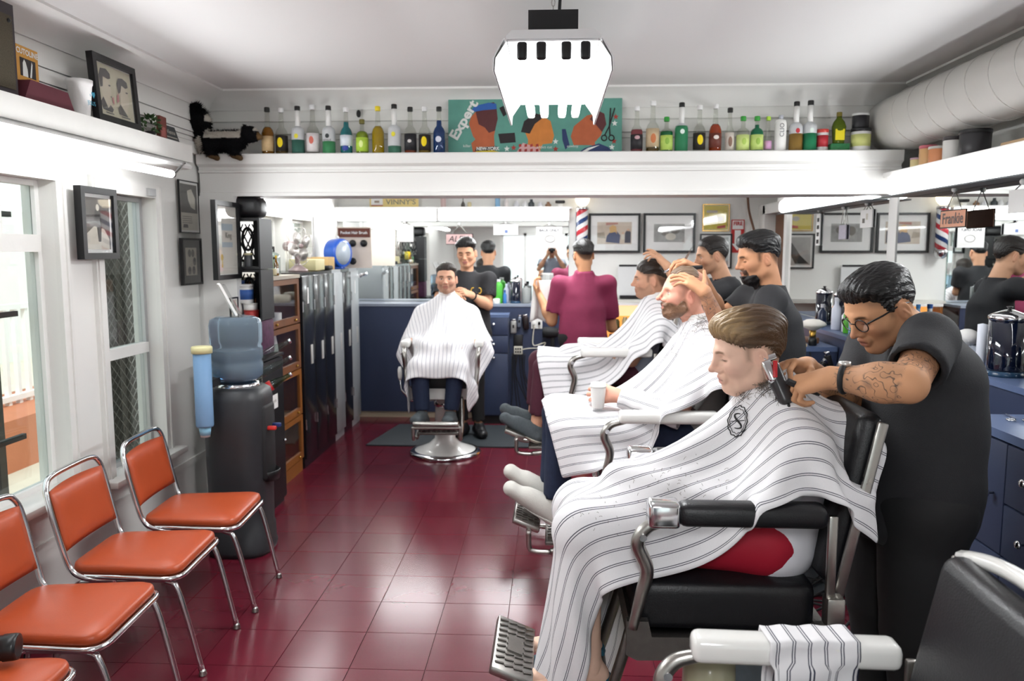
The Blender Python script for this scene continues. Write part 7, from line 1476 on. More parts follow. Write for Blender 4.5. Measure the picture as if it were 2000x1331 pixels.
def neck_strip(root, o0, J, up_, r=.066):
    n_ = nrm(up_); u_ = nrm(np.cross(n_, (0.3, 1, 0))); v_ = np.cross(n_, u_); c = np.asarray(J['neck'], float) + n_ * .055
    m = MB(); V_ = [tuple(c + (u_ * math.cos(a) + v_ * math.sin(a)) * rr_ + n_ * h_ - o0) for rr_, h_ in ((r * 1.06, -.03), (r * 1.03, .0), (r * .99, .014), (r * .95, .0)) for a in [2 * PI * i / 26 for i in range(26)]]
    m.add(V_, [(j * 26 + i, j * 26 + (i + 1) % 26, (j + 1) * 26 + (i + 1) % 26, (j + 1) * 26 + i) for j in range(3) for i in range(26)]); obj('neck_strip', m, TOWEL, root, True)
for r_, o_, J_, u_ in ((rootb, ob, Jb, (-.3, 0, 1)), (rootc, oc_, Jc, (-.22, 0, 1)), (rootd, od_, Jd, (-.1, 0, 1)), (roote, oe_, Je, (0, -.2, 1))): neck_strip(r_, o_, J_, u_)
m = MB(); a_, b_ = Jc['ell'], Jc['wrl']; fv_ = []; fu_ = []
for j in range(12):
    for i in range(20):
        t_ = j / 11 * .98 - .08; a = 2 * PI * i / 20; d_ = nrm(b_ - a_); u_ = nrm(np.cross(d_, (0, 0, 1))); v_ = np.cross(u_, d_); r_ = (.064 - .010 * t_) * (1 + .10 * math.sin(3 * a + 2 * j) + .06 * math.sin(7 * t_ * 3)); fv_.append(a_ + (b_ - a_) * t_ + u_ * r_ * math.cos(a) * .95 + v_ * r_ * math.sin(a) - oc_); fu_.append((i / 20 * .36, t_))
cape_obj(rootc, np.zeros(3), np.array(fv_), np.array([(j * 20 + i, j * 20 + (i + 1) % 20, (j + 1) * 20 + (i + 1) % 20, (j + 1) * 20 + i) for j in range(11) for i in range(20)]), np.array(fu_), CAPE, 'cape_fold')
# ---- tattooed barber with glasses (A)
ya = 2.50
def stand(px, yy, hy, dx=.0, sep=.1, yaw=(0, 1)):
    # pelvis point (x, yy); feet under it, sideways axis yaw
    l = A(yaw[0], yaw[1], 0.0)
    return dict(hipl=A(px, yy, hy - .02) - l * sep, hipr=A(px, yy, hy - .02) + l * sep, knl=A(px - .01 + dx, yy, .50) - l * (sep + .02), knr=A(px - .03 + dx, yy, .50) + l * (sep + .02), anl=A(px + .02 + dx, yy, .095) - l * (sep + .03), anr=A(px + dx, yy, .095) + l * (sep + .03))
Ja = dict(head=ony(1718, 602, ya - .02), hf=(-.88, -.26, -.50), hu=(-.40, -.10, .9), neck=A(1.145, ya, 1.42), chest=A(1.17, ya, 1.25), pelvis=A(1.135, ya, .90), shl=ony(1812, 672, 2.29), shr=A(1.08, ya + .22, 1.34), ell=ony(1775, 752, 2.10), elr=ony(1655, 795, 2.60), wrl=ony(1622, 738, 2.22), wrr=ony(1574, 716, 2.44))
Ja.update(stand(1.13, ya, .90)); Ja.update(toel=A(.92, ya - .15, .05), toer=A(.90, ya + .14, .05))
Sa = dict(skin='cf9a74', hair='141213', w=1.08, jaw=1.05, eye='down', brow=.005, fl=.35, lip='9c5f5a', hairfn=shell_hair([(0.092, 0.064), (0.062, 0.060), (0.044, 0.044), (0.030, 0.006), (0.010, -.004), (0.004, 0.020), (-0.026, 0.026), (-0.05, 0.0), (-0.08, -.03), (-.16, -.03), (-.16, .17), (.118, .17), (.121, .115)], .007, .020, .03, .09, None, .006), fade_poly=HAIRLINE, fade=.35, strand=.003, comb=(-.9, 0, .3),
          handl=HK(fwd=nrm(ony(1545, 757, 2.26) - ony(1622, 738, 2.22)), back=(-.15, -.45, .9), curls=[(48, 60, 35), (52, 62, 38), (55, 66, 40), (58, 68, 42)], thumb=((.75, .35, -.45), (.9, -.1, -.4))), handr=HK(fwd=nrm(ony(1518, 712, 2.37) - ony(1574, 716, 2.44)), back=(-.25, .25, 1), curls=[(40, 45, 30), (45, 50, 32), (50, 56, 34), (55, 60, 36)], thumb=((.6, .6, -.5), (.85, .25, -.5))),
          shirt=SHB, girth=1.30, belly=.03, thick=1.14, sleeve=.66, hem=.05, trousers=TRB, legw=1.22, shoes=SHK, seed=17, neck=1.16, collr=.078, tatl=(('el', 'wr', 31, .35, .0, .93, False), ('sh', 'el', 33, .6, .55, 1.0, True)), tatr=(('el', 'wr', 37, .35, .05, .95, False),))
roota, oa_, Ra = person('tattooed barber with glasses in a black shirt, bending to clip hair', Sa, Ja, .011, .0028, .0032)
def to_head(m, J, Rm, o0): m.v = [tuple(Rm @ np.array(p) + np.asarray(J['head']) - o0) for p in m.v]; return m
g_ = MB()
for s in (-1, 1): g_.tube([(.100 - .10 * (abs(.024 * math.cos(a) + .034) - .03), s * (.034 + .025 * math.cos(a)), -.004 + .020 * math.sin(a)) for a in [2 * PI * i / 24 for i in range(24)]], .0018, 6, True)
g_.tube([(.104, -.010, .002), (.107, 0, .005), (.104, .010, .002)], .0018, 6)
gl_ = obj('glasses', to_head(g_, Ja, Ra, oa_), BLACK, roota, True)
for s in (-1, 1): obj('temple', to_head(MB().tube([(.095, s * .059, .004), (.05, s * .075, .006), (-.02, s * .086, .010), (-.04, s * .084, .002)], .0025, 6), Ja, Ra, oa_), BLACK, gl_, True); obj('lens', to_head(MB().add([(.0995 - .10 * (abs(.024 * math.cos(a) + .034) - .03), s * (.034 + .024 * math.cos(a)), -.004 + .019 * math.sin(a)) for a in [2 * PI * i / 20 for i in range(20)]], [tuple(range(20))]), Ja, Ra, oa_), GLASSC, gl_)
def watch(J, s, root, o0, strap, face, off=.0, r=.033):
    w, e = np.asarray(J['wr' + s]), np.asarray(J['el' + s]); d = nrm(e - w); c = w + d * (.025 + off); u = nrm(np.cross(d, (0, 1, 0))); u = u if u[2] > 0 else -u; v = np.cross(d, u)
    b = obj('watch', MB().tube([tuple(c + (u * math.cos(a) + v * math.sin(a)) * r + d * q - o0) for a in [2 * PI * i / 20 for i in range(20)] for q in (0,)], .009, 6, True), strap, root, True)
    obj('watch_face', MB().cyl(tuple(c + u * (r + .002) - o0), tuple(c + u * (r + .013) - o0), .017, .016), face, b, True)
watch(Ja, 'l', roota, oa_, MATTEBLACK, pm('watch_silver', 'd5d4d0', .25, .6), .012, .035)
# clipper and comb in his hands
t = thing('electric_clipper', 'chrome electric clipper with red marks against the blond customer neck', 'clipper', tuple(ony(1516, 738, 2.31))); d_ = nrm(ony(1538, 782, 2.28) - ony(1503, 702, 2.33)); t.rotation_mode = 'QUATERNION'; t.rotation_quaternion = Vector((0, 0, -1)).rotation_difference(Vector(d_))
obj('body', MB().rbox((0, 0, -.02), (.044, .046, .13), .016, None, 4), pm('clipper_dark', '2c2a2c', .3), t, True); obj('top_cover', MB().rbox((-.012, 0, .022), (.034, .048, .075), .014, None, 4), CHROME, t, True); obj('blade', MB().rbox((0, 0, .058), (.042, .04, .018), .004), CHROME, t); obj('side_lever', MB().rbox((0, -.026, .02), (.012, .006, .05), .002, (0, .4, 0)), pm('red_mark', 'b8242a', .4), t)
tag(obj('clipper_lead', MB().tube(bez([tuple(ony(1540, 784, 2.28)), tuple(ony(1548, 806, 2.3)), tuple(A(.93, 2.75, 1.0)), tuple(A(1.25, 3.12, .85)), tuple(A(1.49, 3.32, .95))], 8), .0045, 6), MATTEBLACK, None, True), 'black lead running from the chrome clipper to the side counter', 'cable')
a_ = ony(1538, 745, 2.25); b_ = ony(1600, 772, 2.25); tag(obj('black_comb', MB().tube([tuple(a_), tuple(a_ + (b_ - a_) * .55), tuple(b_)], [.010, .009, .004], 6), MATTEBLACK, None), 'black comb held in the tattooed left hand', 'comb')
# ---- goateed barber (B)
yb_ = 4.12
Jg = dict(head=ony(1481, 503, yb_), hf=(-1, -.10, -.20), hu=(-.1, 0, 1), neck=A(1.115, yb_, 1.46), chest=A(1.13, yb_, 1.28), pelvis=A(1.14, yb_, .94), shl=ony(1508, 588, 3.90), shr=A(1.05, yb_ + .22, 1.40), ell=ony(1440, 715, 3.66), elr=A(.90, yb_ + .18, 1.30), wrl=ony(1376, 570, 3.66), wrr=ony(1362, 528, 3.98))
Jg.update(stand(1.14, yb_, .93)); Jg.update(toel=A(.93, yb_ - .13, .05), toer=A(.92, yb_ + .13, .05))
Sg = dict(skin='c08c6a', hair='131112', w=1.05, jaw=1.05, eye='down', brow=.0055, fl=.25, goatee=.9, lip='8f5a52', hairfn=shell_hair([(0.098, 0.066), (0.064, 0.062), (0.046, 0.046), (0.034, .028), (0.0, 0.026), (-0.05, 0.008), (-0.085, -.02), (-.16, -.02), (-.16, .17), (.118, .17), (.121, .115)], .005, .024, .025, .09, None, .008), fade_poly=HAIRLINE, fade=.55, strand=.0028, beardfn=bd([(.045, -.080), (.14, -.078), (.14, -.16), (.035, -.16), (.03, -.11)], .009),
          handl=HK(fwd=nrm(ony(1318, 530, 3.72) - ony(1376, 570, 3.66)), back=(.25, -.55, .8), curls=[(14, 22, 14), (16, 24, 16), (18, 26, 16), (22, 28, 18)], thumb=((.35, .85, .1), (.5, .75, .25))), handr=HK(fwd=nrm(ony(1330, 508, 3.95) - ony(1362, 528, 3.98)), back=(.3, -.2, .9), pose='pinch'), shirt=SHB, girth=1.14, thick=1.08, sleeve=.66, hem=.07, trousers=TRB, shoes=SHK, seed=23, neck=1.12, collar=.03,
          tatl=(('el', 'wr', 41, .9, .0, .98, True), ('el', 'wr', 43, .6, .0, .98, True)))
rootg, og_, Rg = person('goateed barber in a black shirt combing the bearded customer', Sg, Jg, .012, .0032, .0042)
a_ = ony(1332, 528, 3.92); b_ = ony(1372, 522, 3.92); tag(obj('black_comb', MB().tube([tuple(a_), tuple((a_ + b_) / 2 + A(0, 0, .004)), tuple(b_)], [.005, .011, .010], 6), MATTEBLACK), 'black comb over the bearded customer head', 'comb')
# ---- barber with raised hand and scissors (C)
yc_ = 5.45
Jh = dict(head=ony(1390, 499, yc_), hf=(-1, -.08, -.16), hu=(-.08, 0, 1), neck=A(1.165, yc_, 1.46), chest=A(1.19, yc_, 1.28), pelvis=A(1.20, yc_, .94), shl=ony(1425, 562, 5.24), shr=A(1.12, yc_ + .2, 1.40), ell=ony(1345, 592, 5.02), elr=A(.98, yc_ + .2, 1.36), wrl=ony(1303, 520, 5.05), wrr=ony(1352, 527, 5.35))
Jh.update(stand(1.2, yc_, .93)); Jh.update(toel=A(1.0, yc_ - .13, .05), toer=A(1.0, yc_ + .13, .05))
Sh = dict(skin='cf9f80', hair='211a17', eye='open', brow=.005, stubble=.22, fl=.3, hairfn=shell_hair([(0.075, 0.072), (0.055, 0.060), (0.045, 0.040), (0.032, 0.010), (0.012, 0.0), (0.004, 0.020), (-0.026, 0.026), (-0.05, 0.0), (-0.08, -.035), (-.16, -.035), (-.16, .17), (.118, .17), (.121, .115)], .006, .014), fade_poly=HAIRLINE, fade=.5, strand=.002,
          handl=HK(fwd=nrm(ony(1276, 492, 5.08) - ony(1303, 520, 5.05)), back=(.2, -.2, 1), curls=[(10, 18, 12), (22, 30, 18), (30, 40, 22), (34, 44, 26)]), handr=HK(fwd=nrm(ony(1335, 508, 5.3) - ony(1352, 527, 5.35)), back=(.3, -.4, .8), pose='pinch'), shirt=SHB, sleeve=.66, hem=.07, trousers=TRB, shoes=SHK, seed=29, neck=1.05, collar=.025, tatl=(('sh', 'el', 47, .6, .7, 1.0, False),))
rooth, oh_, _ = person('barber in a black shirt raising scissors behind the goateed barber', Sh, Jh, .013, .0036, .0048)
watch(Jh, 'l', rooth, oh_, CHROME, pm('watch_silver', 'd5d4d0', .25, .6), .0, .031)
t = thing('hair_scissors', 'slim steel scissors pointing up in the rear barber hand', 'scissors', tuple(ony(1338, 508, 5.28))); t.rotation_euler = (0, R(28), 0)
for s in (-1, 1): obj('blade', MB().add([(s * .001, s * .002, 0), (s * .008, s * .002, 0), (s * .002, s * .002, .13)], [(0, 1, 2)]), CHROME, t); obj('finger_ring', MB().tube([(s * .014 + .011 * math.cos(a), 0, -.03 + .013 * math.sin(a)) for a in [2 * PI * i / 12 for i in range(12)]], .0025, 6, True), CHROME, t, True)
# ---- barber in the maroon shirt, seen from behind (D)
yd_ = 6.75
Jm = dict(head=ony(1139, 497, yd_), hf=(-.35, 1, -.12), hu=(0, 0, 1), neck=A(.27, yd_ - .02, 1.465), chest=A(.265, yd_, 1.28), pelvis=A(.265, yd_ - .01, .95), shl=A(.265 - .2, yd_ + .01, 1.385), shr=A(.265 + .2, yd_ - .01, 1.385), ell=ony(1078, 628, yd_ + .05), elr=ony(1195, 640, yd_ + .12), wrl=ony(1053, 575, yd_ + .20), wrr=A(.40, yd_ + .34, 1.16))
Jm.update(stand(.265, yd_, .94, .0, .09, (1, 0))); Jm.update(toel=A(.15, yd_ + .2, .05), toer=A(.38, yd_ + .2, .05))
Sm = dict(skin='c08e6a', hair='1a1716', eye='open', stubble=.4, hairfn=shell_hair(TOPLINE, .006, .016), fade_poly=HAIRLINE, fade=.6, strand=.002, handl=HK(fwd=nrm(ony(1043, 557, yd_ + .22) - ony(1053, 575, yd_ + .20)), back=(-1, 0, .2), pose='cup'), handr=HK(fwd=(-.3, .9, .1), back=(0, 0, 1), pose='relax'), shirt=SHM, girth=1.05, thick=1.05, sleeve=.75, hem=.06, trousers=TRB, shoes=SHK, seed=31, collar=.03)
rootm, om_, Rm_ = person('barber in a maroon shirt seen from behind holding a towel', Sm, Jm, .013, .0038, .006)
g_ = MB()
for s in (-1, 1): g_.tube([(.100, s * (.034 + .022 * math.cos(a)), -.004 + .018 * math.sin(a)) for a in [2 * PI * i / 16 for i in range(16)]], .002, 5, True); g_.tube([(.097, s * .056, .003), (.03, s * .076, .006), (-.02, s * .083, .006)], .002, 5)
obj('glasses', to_head(g_, Jm, Rm_, om_), BLACK, rootm, True)
o_ = drape('folded_towel', 'white towel held by the maroon shirted barber', 'towel', tuple(ony(1062, 548, yd_ + .24)), .25, .36, TOWEL, .018, 2.5, .7, .15, 9)
# ---- barber behind the rear chair (E)
ye_ = 6.98
Jk = dict(head=ony(911, 494, ye_), hf=(-.10, -1, -.18), hu=(-.04, 0, 1), neck=ony(911, 530, ye_ + .03), chest=A(-.755, ye_ + .04, 1.30), pelvis=A(-.73, ye_ + .03, .95), shl=A(-.755 + .2, ye_ + .02, 1.41), shr=A(-.755 - .19, ye_ + .03, 1.41), ell=ony(953, 597, ye_ - .05), elr=A(-1.0, ye_ - .08, 1.2), wrl=ony(921, 577, ye_ - .18), wrr=ony(885, 572, ye_ - .22))
Jk.update(stand(-.73, ye_ + .03, .94, .0, -.09, (1, 0))); Jk.update(toel=A(-.60, ye_ - .12, .05), toer=A(-.83, ye_ - .12, .05))
Sk = dict(skin='c9987a', hair='151313', eye='down', brow=.0055, fl=.25, lip='a8606a', hairfn=shell_hair([(0.094, 0.062), (0.066, 0.060), (0.047, 0.046), (0.034, 0.014), (0.010, 0.0), (0.004, 0.020), (-0.026, 0.026), (-0.05, 0.0), (-0.08, -.03), (-.16, -.03), (-.16, .17), (.118, .17), (.121, .115)], .005, .024, .03, .09, None, .006), strand=.0025,
          handl=HK(fwd=nrm(ony(897, 568, ye_ - .26) - ony(921, 577, ye_ - .18)), back=(.3, -.6, .7), pose='relax'), handr=HK(fwd=(.4, -.8, -.2), back=(0, 0, 1), pose='relax'), shirt=SHB, sleeve=.68, hem=.07, trousers=TRB, shoes=SHK, seed=37, collar=.012)
rootk, ok_, _ = person('barber in a black tee shirt with a gold emblem behind the rear chair', Sk, Jk, .013, .0034, .0055)
watch(Jk, 'l', rootk, ok_, MATTEBLACK, MATTEBLACK, .0, .031)
GOLD = pm('gold_print', 'c9a53c', .5); e_ = ony(930, 568, ye_ - .115) - ok_
for s in (-1, 1): obj('shirt_emblem', MB().tube([(e_[0] + s * .028 + .016 * math.cos(a) * s, e_[1] + .003, e_[2] + .024 * math.sin(a)) for a in [-2.0 + 4 * i / 10 for i in range(11)]], .005, 5), GOLD, rootk, True)
# ---- the photographer, seen only in the mirror
Jp = dict(head=A(.0, -.20, 1.68), hf=(0, 1, 0), hu=(0, 0, 1), neck=A(0, -.26, 1.50), chest=A(0, -.26, 1.33), pelvis=A(0, -.25, .98), shl=A(-.2, -.25, 1.43), shr=A(.2, -.25, 1.43), ell=A(-.27, -.14, 1.28), elr=A(.27, -.14, 1.28), wrl=A(-.09, -.10, 1.57), wrr=A(.09, -.10, 1.57))
Jp.update(stand(0, -.25, .97, .0, .09, (1, 0))); Jp.update(toel=A(-.1, -.05, .05), toer=A(.1, -.05, .05))
Sp = dict(skin='c9987a', hair='2a221c', eye='open', hairfn=shell_hair(FULLINE, .006, .016), handl=HK(fwd=(.35, .25, 1), back=(-.6, .6, 0), pose='cup'), handr=HK(fwd=(-.35, .25, 1), back=(.6, .6, 0), pose='cup'), shirt=SHG, sleeve=.6, hem=.07, trousers=DEN, shoes=SHK, seed=41)
rootp, op_, _ = person('photographer in a grey tee shirt seen in the rear mirror', Sp, Jp, .014, .005, .007)
t = thing('photo_camera', 'black camera held up by the photographer in the mirror', 'camera', (0, -.085, 1.615)); obj('body', MB().rbox((0, 0, .045), (.14, .05, .09), .012), MATTEBLACK, t); obj('lens', MB().cyl((0, .02, .045), (0, .055, .045), .034, .032), BLACK, t, True); obj('prism', MB().rbox((0, 0, .10), (.06, .045, .03), .01), MATTEBLACK, t)
# paper cup in the bearded customer hand
t = thing('coffee_cup', 'white paper coffee cup with a lid in the bearded customer hand', 'cup', tuple(ony(1168, 797, y3 - .14))); obj('cup', MB().lathe([(.027, 0), (.028, .003), (.037, .10), (.037, .101)], n=20), WPLASTIC, t, True); obj('lid', MB().lathe([(.038, .098), (.039, .104), (.035, .108), (.034, .118), (0, .118)], n=20), WPLASTIC, t, True)
# ================================================================ PENDANT LAMP
def pendant(label, y0):
    t = thing('pendant_lamp', label, 'lamp', (0.0, y0 + .6, 2.27), 0, 'hanging tube lamps'); L2 = .6
    REF = pm('white_reflector', 'fbfbfb', .35); HOUS = pm('lamp_housing', 'e9e9ea', .4)
    obj('top_panel', MB().b2((-.16, -L2, .105), (.16, L2, .112)), HOUS, t); obj('inner_reflector', MB().b2((-.155, -L2 + .005, .098), (.155, L2 - .005, .104)), REF, t)
    for s in (-1, 1):
        obj('wing', MB().prism([(s * .165, .108), (s * .172, .104), (s * .207, .045), (s * .206, .0), (s * .203, .0), (s * .2, .045)], 1, -L2, L2), HOUS, t)
        obj('wing_reflector', MB().prism([(s * .160, .100), (s * .197, .044), (s * .2005, .001), (s * .1985, .001), (s * .195, .044), (s * .158, .098)], 1, -L2 + .003, L2 - .003), REF, t)
    obj('end_plate', MB().prism([(-.165, .112), (.165, .112), (.14, .135), (-.14, .135)], 1, -L2, -L2 + .004), HOUS, t)
    for x in (-.105, -.04, .045, .11):
        obj('tube', MB().cyl((x, -L2 + .02, .055), (x, L2 - .02, .055), .019, n=16), TUBE, t, True)
        k = obj('socket', MB().rbox((x, -L2 + .0, .065), (.036, .02, .062), .012), BLACK, t, True); obj('socket', MB().rbox((x, L2 - .0, .065), (.036, .02, .062), .012), WPLASTIC, t, True)
    obj('ballast', MB().b2((-.085, -L2 + .02, .137), (.085, L2 - .1, .205)), MATTEBLACK, t); obj('cord', MB().tube([(.02, -L2 + .1, .2), (.03, -L2 + .1, .378)], .006, 6), MATTEBLACK, t)
    c = MB()
    for k in range(7): z = .215 + k * .025; c.tube([(.0 + (.006 * math.cos(a) if k % 2 else 0), -L2 + .06 + (0 if k % 2 else .006 * math.cos(a)), z + .014 * math.sin(a)) for a in [2 * PI * i / 8 for i in range(8)]], .0018, 5, True)
    obj('chain', c, NICKEL, t, True); c2 = obj('chain', MB().tube([(0, L2 - .1, .1), (0, L2 - .1, .38)], .003, 5), NICKEL, t)
    return t
pendant('hanging four tube fluorescent lamp in the middle of the room', 2.8)
pendant('hanging four tube fluorescent lamp near the entrance', -1.15)
pendant('hanging four tube fluorescent lamp over the rear chair', 6.0)
# ================================================================ BOTTLES ON THE HEADER BEAM
ZB, YBT = 2.251, 4.965
def liq(col, tr=.6): return pm('liquid_' + col, col, .08, trans=tr, ior=1.15, var=.04)
FROST = pm('frosted_plastic', 'e6e8ea', .35, trans=.25, ior=1.1); CLEARB = glass('bottle_glass', 'f4f5f2', .03, .10)
PROF = {'A': [(.034, 0), (.037, .006), (.037, .128), (.030, .150), (.0165, .168), (.0145, .20), (.0125, .262)], 'F': [(.036, 0), (.038, .006), (.038, .135), (.033, .152), (.020, .160), (.0155, .165)], 'S': [(.036, 0), (.038, .006), (.038, .115), (.030, .132), (.0135, .142), (.0125, .19)], 'T': [(.024, 0), (.026, .005), (.026, .12), (.014, .155), (.011, .24)]}
def inside(pr, lv, k=.93):
    out = []
    for (r0, z0), (r1, z1) in zip(pr[:-1], pr[1:]):
        out.append((r0 * k, max(z0, .003)))
        if z1 >= lv: t_ = (lv - z0) / (z1 - z0); out.append(((r0 + (r1 - r0) * t_) * k, lv)); break
    return out
def tonic(px, kind, liquid, level, cap, lab, label=None, oval=None, sc=1.0, txt=None, glassm=None):
    x = ony(px, 296, YBT)[0]; t = thing('tonic_bottle', lab, 'bottle', (x, YBT, ZB), 0, 'hair tonic bottles on the header beam'); pr = [(r_ * sc, z * sc) for r_, z in PROF[kind]]
    obj('glass_body', MB().lathe(pr, n=20), glassm or (FROST if kind == 'F' else CLEARB), t, True)
    if liquid: obj('liquid', MB().lathe(inside(pr, level * sc, .97 if kind != 'F' else 1.012), n=20), liq(liquid), t, True)
    top = pr[-1][1]
    if kind == 'F': obj('neck', MB().lathe([(.0155 * sc, .16 * sc), (.015 * sc, .262 * sc)], n=16), WPLASTIC, t, True); top = .262 * sc
    obj('cap', MB().lathe([(.0155 * sc, top - .006), (.0165 * sc, top - .004), (.0165 * sc, top + .018 * sc), (.014 * sc, top + .021 * sc), (0, top + .021 * sc)], n=16), pm('cap_' + cap, cap, .4), t, True)
    r_ = pr[2][0] + .0006
    if label: obj('label', MB().lathe([(r_, label[1] * sc), (r_, label[2] * sc)], n=20), pm('label_' + label[0], label[0], .55, var=.12, scale=60), t, True)
    if oval: obj('label_mark', MB().add([(0, -r_ - .0018, oval[3] * sc)] + [((r_ + .0012) * math.sin(oval[1] / r_ * math.cos(a)), -(r_ + .0012) * math.cos(oval[1] / r_ * math.cos(a)), (oval[3] + oval[2] * math.sin(a)) * sc) for a in [2 * PI * i / 20 for i in range(20)]], [(0, 1 + i, 1 + (i + 1) % 20) for i in range(20)]), pm('mark_' + oval[0], oval[0], .5), t)
    if txt: text(txt[0], txt[1], (0, -r_ - .002, txt[2]), (PI / 2, txt[3], 0) if len(txt) > 3 else (PI / 2, 0, 0), txt[4] if len(txt) > 4 else INK, t)
    return t
Yo = ('f0d400', .017, .03, .072)
tonic(524, 'A', 'c17a18', .165, '2a2a28', 'amber tonic bottle with a tan label next to the toy skunk', ('d9b98a', .02, .11), None, 1.02)
tonic(551, 'A', '8a6a28', .02, 'eeeeee', 'clear bottle with a black label and yellow oval, second from the skunk', ('2c2724', .02, .115), Yo)
tonic(583, 'F', '5f9a8a', .085, '222222', 'frosted bottle half full of grey green liquid with a yellow dot', None, ('e8dc3a', .012, .014, .105), 1.04)
tonic(612, 'A', None, 0, 'f2f2f2', 'clear bottle with a white and red label, fourth from the skunk', ('e6dede', .015, .12), ('d06a5a', .014, .022, .08), 1.06)
tonic(643, 'F', '6cc98a', .075, '222222', 'frosted bottle with mint green liquid and black lettering', None, ('33383a', .012, .013, .105), 1.04, ('pinaud', .018, .085))
tonic(677, 'A', '2fa3b0', .195, 'f2f2f2', 'bright teal tonic bottle with a blue and white label', ('dfe6ef', .05, .115), ('2c3f96', .02, .016, .035))
tonic(708, 'S', 'a8c42a', .14, '6b6428', 'short lime green bottle with an olive cap', ('b5d64a', .015, .10), ('e2f09a', .012, .022, .06))
tonic(739, 'A', 'e6c01a', .165, 'f0d62a', 'golden yellow tonic bottle with a yellow cap', None, None, 1.02)
tonic(771, 'F', '6fae94', .045, '222222', 'frosted bottle with a little green liquid and a yellow dot', None, ('e8dc3a', .012, .014, .11), 1.06)
tonic(802, 'A', 'b5502a', .02, '222222', 'clear bottle with a black checkered label, second from the blue bottle', ('26262a', .02, .12), ('d8d4d0', .012, .010, .075))
tonic(830, 'A', 'a5842a', .04, 'f0f0f0', 'clear bottle with a yellow oval label right before the blue bottle', ('2c2724', .02, .115), Yo)
tonic(858, 'A', '1d4f9c', .20, '222222', 'deep blue tonic bottle beside the painted sign', None, ('d8dcea', .018, .018, .085))
tonic(1243, 'A', 'b2505c', .14, 'f0f0f0', 'pink tonic bottle with a black label right of the painted sign', ('28262a', .02, .11), ('c9a0a6', .016, .012, .09), .97)
tonic(1274, 'A', '8a7040', .025, 'f4f4f4', 'clear bottle with a tan and orange label, second right of the sign', ('cdb694', .03, .13), ('c9784a', .016, .026, .075), 1.08)
tonic(1301, 'S', '148a50', .125, '2f9a3a', 'short green bottle with a lime label, third right of the sign', ('bcd86a', .012, .10), ('8fb84a', .013, .02, .065))
tonic(1330, 'F', '5cc08a', .15, '222222', 'mint green frosted bottle with white lettering', None, ('e8f4ec', .013, .014, .115), 1.04)
tonic(1365, 'A', None, 0, 'f0f0f0', 'clear bottle with a yellow oval label right of the mint bottle', ('2c2724', .02, .115), Yo, .98)
tonic(1396, 'A', 'd8501e', .165, 'f0f0f0', 'orange red tonic bottle with a brown label', ('6a3428', .025, .11), ('e8dcd4', .016, .012, .085))
tonic(1424, 'T', None, 0, '222222', 'slim clear bottle with a floral label and black cap', ('d9cfc4', .01, .115), ('8a6a5a', .012, .03, .06))
tonic(1450, 'S', None, 0, '3aa040', 'short empty bottle with a pale lime label and green cap', ('cfe08a', .01, .10), ('a8c45a', .013, .02, .06))
tonic(1477, 'S', '0f9468', .16, '3aa040', 'short emerald bottle with a lime label', ('c8de80', .01, .10), ('94b64a', .013, .02, .06))
tonic(1499, 'T', None, 0, 'b4e04a', 'small clear bottle with a lime cap and pink label', ('dca8d0', .02, .08), None, .80)
t = thing('lotion_bottle', 'white lotion bottle with a grey cap and upright black letters', 'bottle', (ony(1523, 296, YBT)[0], YBT, ZB), 0, 'hair tonic bottles on the header beam'); obj('body', MB().lathe([(.032, 0), (.034, .006), (.034, .165), (.028, .185), (.014, .192), (0, .193)], n=20), WPLASTIC, t, True); obj('cap', MB().lathe([(.0145, .19), (.0145, .215), (0, .216)], n=14), pm('cap_grey', 'b9bcc4', .4), t, True); text('CLIO', .036, (0, -.0355, .125), (PI / 2, -PI / 2, 0), pm('label_ink', '55565a', .5), t)
tonic(1553, 'F', 'cfa45a', .10, '222222', 'frosted bottle of amber liquid with a red dot', None, ('b8303a', .012, .014, .115), 1.04); tonic(1580, 'F', '4cc088', .10, '222222', 'frosted bottle with bright green liquid near the duct', None, ('e8f4ec', .012, .014, .115), 1.06)
tub('tonic_can', 'red and white can between the green bottle and the green box', 'can', ony(1605, 296, YBT)[0], YBT, ZB, .034, .13, 'dcd8d6', 'c8443c', 'b8303a'); tag(obj('green_carton', MB().rbox((ony(1637, 296, YBT)[0], YBT, ZB + .022), (.11, .07, .044), .003), pm('carton_green', '2f7a4a', .5, var=.4, scale=60)), 'low green carton under the olive bottle', 'carton')
t = thing('tonic_bottle', 'olive bottle with a yellow label standing on the green carton', 'bottle', (ony(1637, 280, YBT)[0], YBT, ZB + .0445)); obj('body', MB().lathe([(.030, 0), (.032, .004), (.04, .10), (.03, .13), (.015, .15), (.014, .165)], n=16, sq=4, sy=.7), liq('5a6a24', .2), t, True); obj('label', MB().b2((-.027, -.0265, .02), (.027, -.0245, .085)), pm('label_yellow', 'e6d420', .5), t); obj('cap', MB().lathe([(.016, .16), (.016, .185), (0, .186)], n=12), pm('cap_olive', '7a6e2a', .4), t)
tub('cream_tub', 'large white tub with a yellow green label beside the duct', 'tub', ony(1680, 296, YBT)[0], YBT, ZB, .056, .135, 'efeeec', '1f1f22', 'd8dc8a'); tub('cream_tub', 'black lidded tub stacked on the large white tub', 'tub', ony(1680, 250, YBT)[0], YBT, ZB + .1355, .048, .085, '2a2a2e', 'efefee')
tag(obj('wall_hook', MB().sph((ony(700, 222, 5.08)[0], 5.085, ony(700, 222, 5.08)[2]), .018, 12, 8, (.8, .8, 1.3)), MATTEBLACK), 'small black hook on the boarded wall above the bottles', 'hook')
